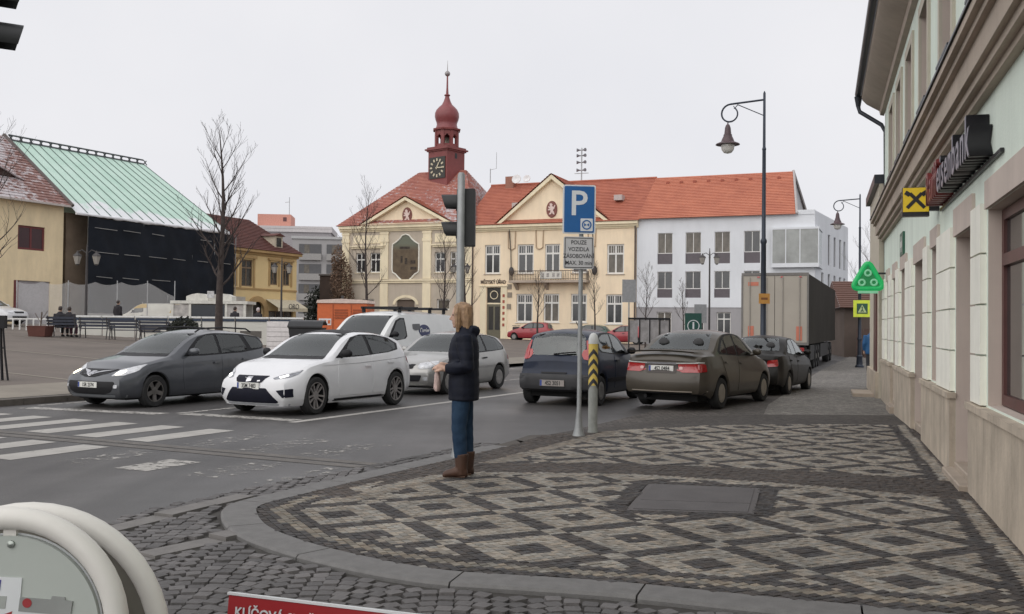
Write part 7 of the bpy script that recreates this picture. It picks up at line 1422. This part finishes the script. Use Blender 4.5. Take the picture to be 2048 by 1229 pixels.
k = MB(); k.box(-.48,.48,.02,.6,0,1.25); k.build('carcass', mat('cabinet_white', (.55,.53,.52), rough=.6), lc)
for j in range(6): k = MB(); k.box(-.46,.46,-.02,.018,.08+j*.19,.25+j*.19); k.build('slat', mat('slat_white', (.66,.63,.62), rough=.5), lc)
pw = empty('brown_planter', on(-20.1,41.6), 'brown planter box at the left end of the benches', 'planter'); k = MB(); k.loft([[(x*s_, y*s_, z) for x, y in ((-.4,-.4),(.4,-.4),(.4,.4),(-.4,.4))] for z, s_ in ((0,.85),(.42,1.0),(.44,1.05),(.46,.9),(.4,.88))]); k.build('box', mat('planter_brown', (.11,.04,.03), rough=.8), pw, fix=True); k = MB(); k.tube([(0,0,.4),(.05,0,1.05)], .03, 5); k.tube([(0,0,.6),(-.25,0,1.0)], .015, 4); k.tube([(.02,0,.7),(.25,.1,1.1)], .015, 4); k.build('stem', MATS['iron_brown'], pw)
br = empty('steel_railing', on(-11.78,22.6), 'black steel railing post at the left edge of the square', 'railing'); k = MB()
for x in (-.9,0): k.tube([(x,0,0),(x-.03,0,.5),(x-.08,0,1.45)], .035, 6); k.tube([(x+.13,0,0),(x+.05,0,.6),(x-.03,0,1.45)], .025, 6)
k.tube([(-1.0,0,1.35),(.0,0,1.35)], .03, 6); k.tube([(-1.0,0,.75),(.02,0,.75)], .02, 6); k.box(-.2,.06,-.06,.06,1.2,1.5); k.build('frame', MTRIM, br)
lb_ = empty('litter_bin', on(.35,79), 'small dark litter bin left of the red car by the town hall', 'bin'); k = MB(); k.loft([[(x*s_, y*s_, z) for x, y in ((-.3,-.3),(.3,-.3),(.3,.3),(-.3,.3))] for z, s_ in ((0,.8),(.95,1.0),(1.05,.9))]); k.build('bin_body', MATS['lantern_iron'], lb_, fix=True); k = MB(); k.box(-.32,.32,-.32,.32,1.1,1.15); k.build('lid', MTRIM, lb_)
# ---------------------------------------------------------------- bare trees
def bare_tree(M, h, label, seed, r0=.11, clear=.3, spread=.24, nb=16, lean=0.0, group='bare winter trees on the square', col=None, dens=1.0):
    rr = random.Random(seed); o = empty('bare_tree', M, label, 'tree', group)
    bark = col or mat('bark', (.052,.04,.036), rough=.9, scale=9, var=.35); t = MB(); c = MB()
    P = lambda f: Vector((lean*h*f*f + .02*h*math.sin(f*5+seed)*f, .015*h*math.sin(f*4+seed*2)*f, h*f))
    t.tube([P(i/10) for i in range(11)], [r0*(1-.93*i/10)+.006 for i in range(11)], 8); t.build('trunk', bark, o, smooth=60)
    def grow(p, d, l, r, lev):
        pts = [p]; n = 5; dd = d.normalized(); rad = [r]
        for i in range(n):
            dd = (dd + Vector((rr.uniform(-.16,.16), rr.uniform(-.16,.16), rr.uniform(.02,.2)))).normalized(); pts.append(pts[-1]+dd*l/n); rad.append(max(.004, r*(1-.85*(i+1)/n)))
        c.tube(pts, rad, 5 if lev < 2 else 3, cap=False)
        if lev >= 3 or l < .22: return
        k = int((6 if lev == 1 else 4)*dens)
        for j in range(k):
            f = .2+.78*(j+rr.random()*.6)/k; q = pts[min(n-1, int(f*n))].lerp(pts[min(n, int(f*n)+1)], (f*n) % 1); base = (pts[min(n, int(f*n)+1)]-pts[min(n-1, int(f*n))]).normalized()
            a = rr.uniform(0, 6.28); side = Vector((math.cos(a), math.sin(a), .35+.3*rr.random())); grow(q, base*.75+side*.75, l*(.62-.3*f)*rr.uniform(.75,1.15), rad[min(n, int(f*n))]*.62, lev+1)
    for j in range(nb):
        f = clear+(.97-clear)*(j+rr.random()*.5)/nb; a = j*2.4+rr.uniform(-.4,.4); up = .7+.9*f
        l = h*spread*(1.25-.8*abs(f-clear-.15)/(1-clear))*rr.uniform(.75,1.1); grow(P(f), Vector((math.cos(a), math.sin(a), up)), max(.5, l), r0*(1-.85*f)*.36+.005, 1)
    c.build('crown', bark, o); return o
def on2(x, y): return Matrix.Translation((x, y, PZ(x, y)))
bare_tree(on2(-11.4,38), 8.45, 'tall bare tree with thick trunk in front of the black net', 5, .17, .28, .24, 20, -.005)
bare_tree(on2(-8.95,60), 9.0, 'bare tree in front of the left wing of the town hall', 8, .10, .28, .22, 18)
bare_tree(on2(-4.35,62), 6.4, 'bare tree just left of the traffic signal post by the town hall', 11, .09, .3, .24, 16)
bare_tree(on2(-3.0,62.5), 6.5, 'bare tree just right of the traffic signal post by the town hall', 14, .09, .3, .24, 16)
bare_tree(on2(1.85,70), 4.9, 'small bare tree in front of the town hall balcony', 17, .075, .35, .22, 12)
bare_tree(on2(5.95,70), 5.6, 'slender bare tree behind the parking sign post', 20, .07, .35, .18, 12)
bare_tree(on2(9.05,66), 5.2, 'small bare tree in front of the join of cream and white buildings', 23, .06, .35, .24, 12)
bare_tree(on2(11.25,64), 4.4, 'thin bare sapling in front of the white building windows', 26, .05, .35, .2, 10)
bare_tree(on2(-22.3,40), 9.2, 'bare tree at the left edge reaching over the cream house', 31, .17, .2, .34, 22)
bare_tree(Matrix.Translation((28.5,78,0)), 9.5, 'misty bare tree behind the far street lamp', 35, .14, .3, .3, 14, group='bare trees behind the houses', col=mat('bark_hazed', (.20,.18,.18), rough=.9))  # paler bark carries the haze of distance in its colour
# ---------------------------------------------------------------- evergreens and withered climber
def leafy(name, M, label, blobs, n, size, m, seed, cat='shrub', trunk=None):
    rr = random.Random(seed); o = empty(name, M, label, cat); b = MB()
    tot = sum(q[3]*q[4]*q[5] for q in blobs)
    for cx, cy, cz, rx, ry, rz in blobs:
        for _ in range(int(n*rx*ry*rz/tot)):
            while True:
                p = Vector((rr.uniform(-1,1), rr.uniform(-1,1), rr.uniform(-1,1)))
                if .35 < p.length < 1: break
            p = p*rr.uniform(.85,1.08); c = Vector((cx+p.x*rx, cy+p.y*ry, cz+p.z*rz)); a = Vector((rr.gauss(0,1), rr.gauss(0,1), rr.gauss(0,1))).normalized(); d = a.orthogonal().normalized(); e2 = a.cross(d); s_ = size*rr.uniform(.6,1.4)
            b.add([c-d*s_, c+e2*s_*.5, c+d*s_, c-e2*s_*.5], [(0,1,2,3)])
    b.build('crown', m, o)
    t = MB(); z1 = max(q[2] for q in blobs)
    t.tube([(blobs[0][0],blobs[0][1],0),(blobs[0][0],blobs[0][1],z1)], [trunk or .12,.04], 7); t.build('trunk', MATS['bark'], o); return o
MEV = mat('evergreen_dark', (.018,.022,.014), rough=.8, scale=1.2, var=.5); MWI = mat('withered_leaf', (.17,.11,.075), rough=.9, scale=1.5, var=.3)
leafy('evergreen_tree', Matrix.Translation((-17.0,98,0)), 'dark evergreen tree beside the left corner of the town hall', [(0,0,4.5,1.5,1.3,3.6),(-.6,0,3,1.5,1.2,2.6),(.5,0,5.5,1.1,1.0,2.6)], 5200, .17, MEV, 2, 'tree')
leafy('evergreen_tree', Matrix.Translation((-19.6,100,0)), 'lower dark evergreen tree in the gap left of the town hall', [(0,0,3,1.8,1.4,2.6),(1.2,0,2.2,1.3,1.0,2.0)], 3600, .17, MEV, 3, 'tree')
q = THM @ Vector((-14.3,-1.4,0)); leafy('withered_tree', Matrix.Translation((q.x, q.y, PZ(q.x, q.y))), 'withered brown tree against the left end of the town hall', [(0,0,4.6,1.05,.8,2.6),(-.3,0,6.6,.7,.6,1.4),(.5,0,3.2,.8,.6,1.3)], 3200, .10, MWI, 4, 'tree')
leafy('potted_conifer', on2(-13.55,40.3), 'small dark conifer showing above the grey estate car roof', [(0,0,.75,.55,.45,.5),(-.35,0,.6,.4,.35,.4),(.4,0,.6,.4,.35,.4)], 1500, .06, MEV, 6)
# ---------------------------------------------------------------- people: lofted limbs fused into one skin by a voxel remesh, clothing laid over as further fused shells
def fuse(b, name, m, parent, vox=.012, it=6, ridge=None):
    me = bpy.data.meshes.new('tmp'); me.from_pydata(b.v, [], b.f); bm = bmesh.new(); bm.from_mesh(me); bmesh.ops.recalc_face_normals(bm, faces=bm.faces[:]); bm.to_mesh(me); bm.free()
    o = bpy.data.objects.new('tmp', me); COL.objects.link(o); md = o.modifiers.new('r', 'REMESH'); md.mode = 'VOXEL'; md.voxel_size = vox; md.use_smooth_shade = True
    sm = o.modifiers.new('s', 'SMOOTH'); sm.iterations = it; sm.factor = .5
    dg = bpy.context.evaluated_depsgraph_get(); out = bpy.data.meshes.new_from_object(o.evaluated_get(dg)); bpy.data.objects.remove(o); out.name = name
    if ridge:
        nv = [v.normal.copy() for v in out.vertices]
        for v, n in zip(out.vertices, nv): v.co += n*ridge(v.co, n)
    out.materials.clear(); out.materials.append(m); out.polygons.foreach_set('use_smooth', [True]*len(out.polygons)); out.update()
    return obj(name, out, parent)
def ell(b, rings, n=16):
    """stack of ellipses (x, y, z, rx, ry)"""
    b.loft([[(x+rx*math.cos(2*math.pi*i/n), y+ry*math.sin(2*math.pi*i/n), z) for i in range(n)] for x, y, z, rx, ry in rings])
SKIN = mat('skin', (.50,.32,.24), rough=.6, var=.06)
def hand(b, w, d, up, sg, curl=.7, sc=1.0):
    """palm with four fingers and a thumb, rooted at the wrist w, pointing along d; up = back of the hand"""
    w, d, up = Vector(w), Vector(d).normalized(), Vector(up).normalized(); s = d.cross(up).normalized()*sg
    b.tube([w-d*.02, w+d*.03*sc, w+d*.075*sc, w+d*.092*sc], [.026*sc,.034*sc,.037*sc,.028*sc], 10)
    for i, (off, l) in enumerate(((.028,.068),(.010,.078),(-.009,.072),(-.027,.056))):
        p = w+d*.085*sc+s*off*sc; q = p+d*l*.5*sc*math.cos(curl*.4)-up*l*.5*math.sin(curl*.4); r_ = q+d*l*.3*math.cos(curl*1.3)-up*l*.3*math.sin(curl*1.3); e2 = r_+d*l*.22*math.cos(curl*2.1)-up*l*.22*math.sin(curl*2.1)
        b.tube([p, q, r_, e2], [.0105*sc,.0095*sc,.0088*sc,.007*sc], 7)
    p = w+d*.028*sc+s*.028*sc; b.tube([p, p+d*.028+s*.022-up*.01, p+d*.056+s*.026-up*.02, p+d*.072+s*.022-up*.026], [.014*sc,.012*sc,.0105*sc,.008*sc], 7)
def person(M, label, jacket, trousers, shoes, hairm, pose='stand', vox=.012, detail=True, arms=None, hair='long', group=None, legs=None, height=1.0, skin=SKIN, hat=None):
    root = empty('person', M @ Matrix.Diagonal((height, height, height, 1)), label, 'person', group)
    sit = pose == 'sit'; hz = .50 if sit else .93; ty = hz-.93          # torso shift
    if legs is None:
        legs = [((0,s*.095,hz-.02),(.42 if sit else .012,s*.11,.50 if sit else .50),(.44 if sit else -.02,s*.11,.09),(.17 if sit else .15)) for s in (1,-1)]
    if arms is None: arms = [((0,s*.19,1.43+ty),(-.03,s*.25,1.13+ty),(.06,s*.24,.88+ty),(.05,0,-1)) for s in (1,-1)]
    body = MB()
    ell(body, [(0,0,hz-.06,.10,.155),(0,0,hz+.04,.105,.16),(0,0,hz+.17,.095,.135),(.005,0,hz+.32,.11,.15),(0,0,hz+.44,.10,.165),(-.01,0,hz+.52,.075,.12),(-.005,0,hz+.55,.052,.058),(.012,0,hz+.63,.05,.052)])
    hx, hzz = .028, hz+.695+.0
    ell(body, [(hx+.012,0,hzz-.115,.03,.022),(hx+.012,0,hzz-.10,.055,.04),(hx+.004,0,hzz-.06,.078,.058),(hx-.004,0,hzz-.01,.092,.07),(hx-.008,0,hzz+.04,.096,.075),(hx-.01,0,hzz+.08,.085,.068),(hx-.01,0,hzz+.11,.055,.045),(hx-.01,0,hzz+.122,.02,.018)])
    if detail:
        body.tube([(hx+.083,0,hzz+.02),(hx+.097,0,hzz-.012),(hx+.112,0,hzz-.034),(hx+.084,0,hzz-.045)], [.008,.0105,.013,.009], 8)       # nose
        body.tube([(hx+.074,-.02,hzz-.068),(hx+.085,0,hzz-.066),(hx+.074,.02,hzz-.068)], .0075, 6); body.tube([(hx+.07,-.018,hzz-.080),(hx+.08,0,hzz-.080),(hx+.07,.018,hzz-.080)], .0085, 6); body.ball((hx+.062,0,hzz-.105), .021, 8, 6)
        for s in (1,-1): body.tube([(hx+.074,s*.014,hzz+.026),(hx+.07,s*.045,hzz+.026)], .009, 6); body.ball((hx-.012,s*.074,hzz-.012), .021, 8, 6, sc=(.7,.35,1.25))
    for (h_, k_, a_, f_) in legs:
        body.tube([h_, Vector(h_).lerp(Vector(k_), .5), k_, Vector(k_).lerp(Vector(a_), .4), a_, (a_[0], a_[1], .03)], [.088,.074,.055,.056,.038,.04], 12); body.tube([(a_[0]-.04,a_[1],.04),(a_[0]+.08,a_[1],.045),(a_[0]+f_,a_[1],.03)], [.042,.04,.03], 10)
    for i, (s_, e_, w_, hd) in enumerate(arms):
        body.tube([s_, Vector(s_).lerp(Vector(e_), .5), e_, Vector(e_).lerp(Vector(w_), .35), w_], [.055,.048,.04,.042,.028], 12)
        sg = 1 if s_[1] > 0 else -1
        if detail: hand(body, w_, hd, (0, sg*.5, .8) if abs(hd[2]) < .6 else (0, sg, 0), -sg, .8)
        else: body.tube([w_, Vector(w_)+Vector(hd).normalized()*.13], [.035,.025], 8)
    fuse(body, 'body', skin, root, vox*.62 if detail else vox, 3)
    if detail:
        for s in (1,-1): k = MB(); k.ball((hx+.075,s*.032,hzz+.008), .011, 8, 6); k.build('eye', mat('eye_dark', (.03,.025,.02), rough=.2), root)
    j = MB(); fat = 1.0
    ell(j, [(-.01,0,hz-.16 if not sit else hz-.06,.155,.212),(-.01,0,hz-.02,.16,.212),(-.01,0,hz+.15,.152,.185),(-.005,0,hz+.32,.158,.195),(-.012,0,hz+.44,.142,.195),(-.015,0,hz+.52,.10,.14),(-.012,0,hz+.56,.082,.092),(-.01,0,hz+.60,.078,.085)])
    if detail: j.tube([(-.06,-.07,hz+.56),(-.115,0,hz+.54),(-.06,.07,hz+.56)], [.045,.06,.045], 10)       # hood lying on the back
    for (s_, e_, w_, hd) in arms: j.tube([s_, Vector(s_).lerp(Vector(e_), .5), e_, Vector(e_).lerp(Vector(w_), .5), Vector(e_).lerp(Vector(w_), .93)], [.088,.082,.075,.068,.052], 12)
    rd = (lambda co, n: .0035*(1-abs(((co.z*11) % 1)*2-1)**2.2)-.002 if abs(n.z) < .8 else 0) if detail else None
    fuse(j, 'jacket', jacket, root, vox, 4, rd)
    t = MB(); ell(t, [(0,0,hz-.12,.125,.165),(0,0,hz-.02,.12,.16),(0,0,hz+.06,.115,.155)])
    for (h_, k_, a_, f_) in legs: t.tube([h_, Vector(h_).lerp(Vector(k_), .5), k_, Vector(k_).lerp(Vector(a_), .5), Vector(k_).lerp(Vector(a_), .76 if detail else .86)], [.098,.093,.077,.071,.066], 12)
    fuse(t, 'trousers', trousers, root, vox, 4, (lambda co, n: .002*math.sin(co.z*55+co.x*25+co.y*30)*max(0, 1-abs(co.z-.45)*3)) if detail else None)
    for (h_, k_, a_, f_) in legs:
        s2 = MB(); s2.tube([(a_[0],a_[1],.245),(a_[0],a_[1],.13),(a_[0],a_[1],.02)], [.074,.064,.052], 12) if detail else None
        s2.loft([[(a_[0]+x, a_[1]+w*math.cos(2*math.pi*i/12), .005+hh*.5+hh*.5*math.sin(2*math.pi*i/12)) for i in range(12)] for x, w, hh in ((-.065,.03,.06),(-.05,.045,.10),(.0,.05,.13),(.08,.052,.095),(f_,.042,.07),(f_+.03,.02,.04))]); fuse(s2, 'shoe', shoes, root, vox*.8, 3)
    h = MB()
    if hair == 'long':
        ell(h, [(hx-.05,0,hzz-.20,.045,.075),(hx-.055,0,hzz-.15,.064,.09),(hx-.05,0,hzz-.06,.075,.094),(hx-.036,0,hzz+.03,.09,.092),(hx-.022,0,hzz+.09,.095,.085),(hx-.02,0,hzz+.125,.065,.055),(hx-.02,0,hzz+.14,.02,.02)])
        for s in (1,-1): h.tube([(hx+.03,s*.055,hzz+.105),(hx+.035,s*.085,hzz+.03),(hx+.03,s*.09,hzz-.08),(hx+.02,s*.085,hzz-.17)], [.03,.03,.028,.015], 8)
    else: ell(h, [(hx-.05,0,hzz-.05,.055,.075),(hx-.03,0,hzz+.03,.088,.086),(hx-.015,0,hzz+.09,.09,.078),(hx-.012,0,hzz+.135,.045,.04)])
    fuse(h, 'hair', hairm, root, vox*.8, 3, (lambda co, n: .0028*math.sin(math.atan2(co.y, co.x-hx+.03)*37+co.z*4)+.0015*math.sin(math.atan2(co.y, co.x-hx)*17)) if detail else None)
    return root
NAVY = mat('navy_jacket', (.006,.008,.017), rough=.65, spec=.25, scale=8, var=.3); JEAN = mat('jeans', (.013,.030,.060), rough=.9, spec=.2, scale=7, col2=(.028,.055,.095)); BOOT = mat('brown_boot', (.062,.028,.016), rough=.6, scale=6, var=.25); HAIR = mat('light_brown_hair', (.29,.18,.10), rough=.5, scale=26, var=.35)
PM_ = Matrix.Translation((-.50,10.1,.1)) @ Matrix.Rotation(R(180), 4, 'Z')
legs = [((0,.095,.91),(.03,.105,.50),(.0,.10,.10),.16),((0,-.095,.91),(-.03,-.10,.50),(-.055,-.10,.10),.15)]
arms = [((-.01,.20,1.42),(-.06,.27,1.12),(.17,.13,1.09),(.85,-.25,.2)),((-.01,-.20,1.42),(-.04,-.27,1.13),(.16,-.09,1.11),(.85,.3,.1))]
person(PM_, 'person with long light brown hair in navy puffer jacket and jeans standing at kerb', NAVY, JEAN, BOOT, HAIR, arms=arms, legs=legs, height=1.02)
# pinkish paper bag and wrapper held in the hands
pg = empty('paper_bag', PM_ @ Matrix.Translation((.262,.05,.88)), 'crumpled pale pink paper bag held in the standing person\'s hands', 'bag')
b = MB(); rr = random.Random(2)
b.loft([[((.035*s_)*math.cos(2*math.pi*i/12)*(1+.18*math.sin(i*2.3+z*40)), (.055*s_)*math.sin(2*math.pi*i/12)*(1+.15*math.cos(i*1.7+z*30)), z) for i in range(12)] for z, s_ in ((0,.6),(.03,.95),(.1,1.0),(.16,.85),(.21,.45),(.245,.3),(.265,.55))])
b.build('bag', mat('paper_pink', (.56,.42,.38), rough=.8, scale=14, var=.25), pg, smooth=35)
k = MB(); k.add([(.02,-.03,.26),(.10,-.02,.315),(.10,.03,.32),(.02,.035,.262),(.02,-.03,.264),(.10,-.02,.319),(.10,.03,.324),(.02,.035,.266)], [(3,2,1,0),(4,5,6,7),(0,1,5,4),(1,2,6,5),(2,3,7,6),(3,0,4,7)]); k.build('napkin', mat('napkin', (.55,.50,.46), rough=.8), pg)
# small figures across the square
DKJ = mat('dark_coat', (.014,.012,.016), rough=.8, var=.3); PUR = mat('plum_trousers', (.10,.04,.06), rough=.8); DKT = mat('dark_trousers', (.02,.02,.024), rough=.8); DH = mat('dark_hair', (.03,.02,.016), rough=.6); WHJ = mat('pale_jacket', (.5,.45,.45), rough=.8)
bx, by = (126-1024)/1950*42, 42.0
for dx, lab, tr_ in ((-.17,'person in dark coat sitting at the left on the first bench',DKT),(.22,'person in dark coat and plum trousers sitting on the first bench beside another',PUR)):
    person(on(bx+dx, by+.12) @ Matrix.Rotation(R(88), 4, 'Z'), lab, DKJ, tr_, MTRIM, DH, pose='sit', vox=.03, detail=False, hair='short', group='people on the square')
for x, y, lab, jk, hr in (((236-1024)/1950*47.5,47.5,'person in dark coat standing behind the rink rail',DKJ,DH),((470-1024)/1950*46,46,'dark dressed person at the rink rail near the big tree trunk',DKJ,DH),((516-1024)/1950*46.5,46.5,'person with pale scarf at the right end of the rink',DKJ,WHJ)):
    person(on(x, y) @ Matrix.Rotation(R(60), 4, 'Z'), lab, jk, DKT, MTRIM, hr, vox=.03, detail=False, hair='short', group='people on the square', height=.93)
person(Matrix.Translation((12.62,34.2,.025)) @ Matrix.Rotation(R(80), 4, 'Z'), 'pedestrian in bright blue jacket half hidden by the house end on the right', mat('blue_jacket', (.01,.075,.19), rough=.7), DKT, MTRIM, DH, vox=.025, detail=False, hair='short', height=1.0)
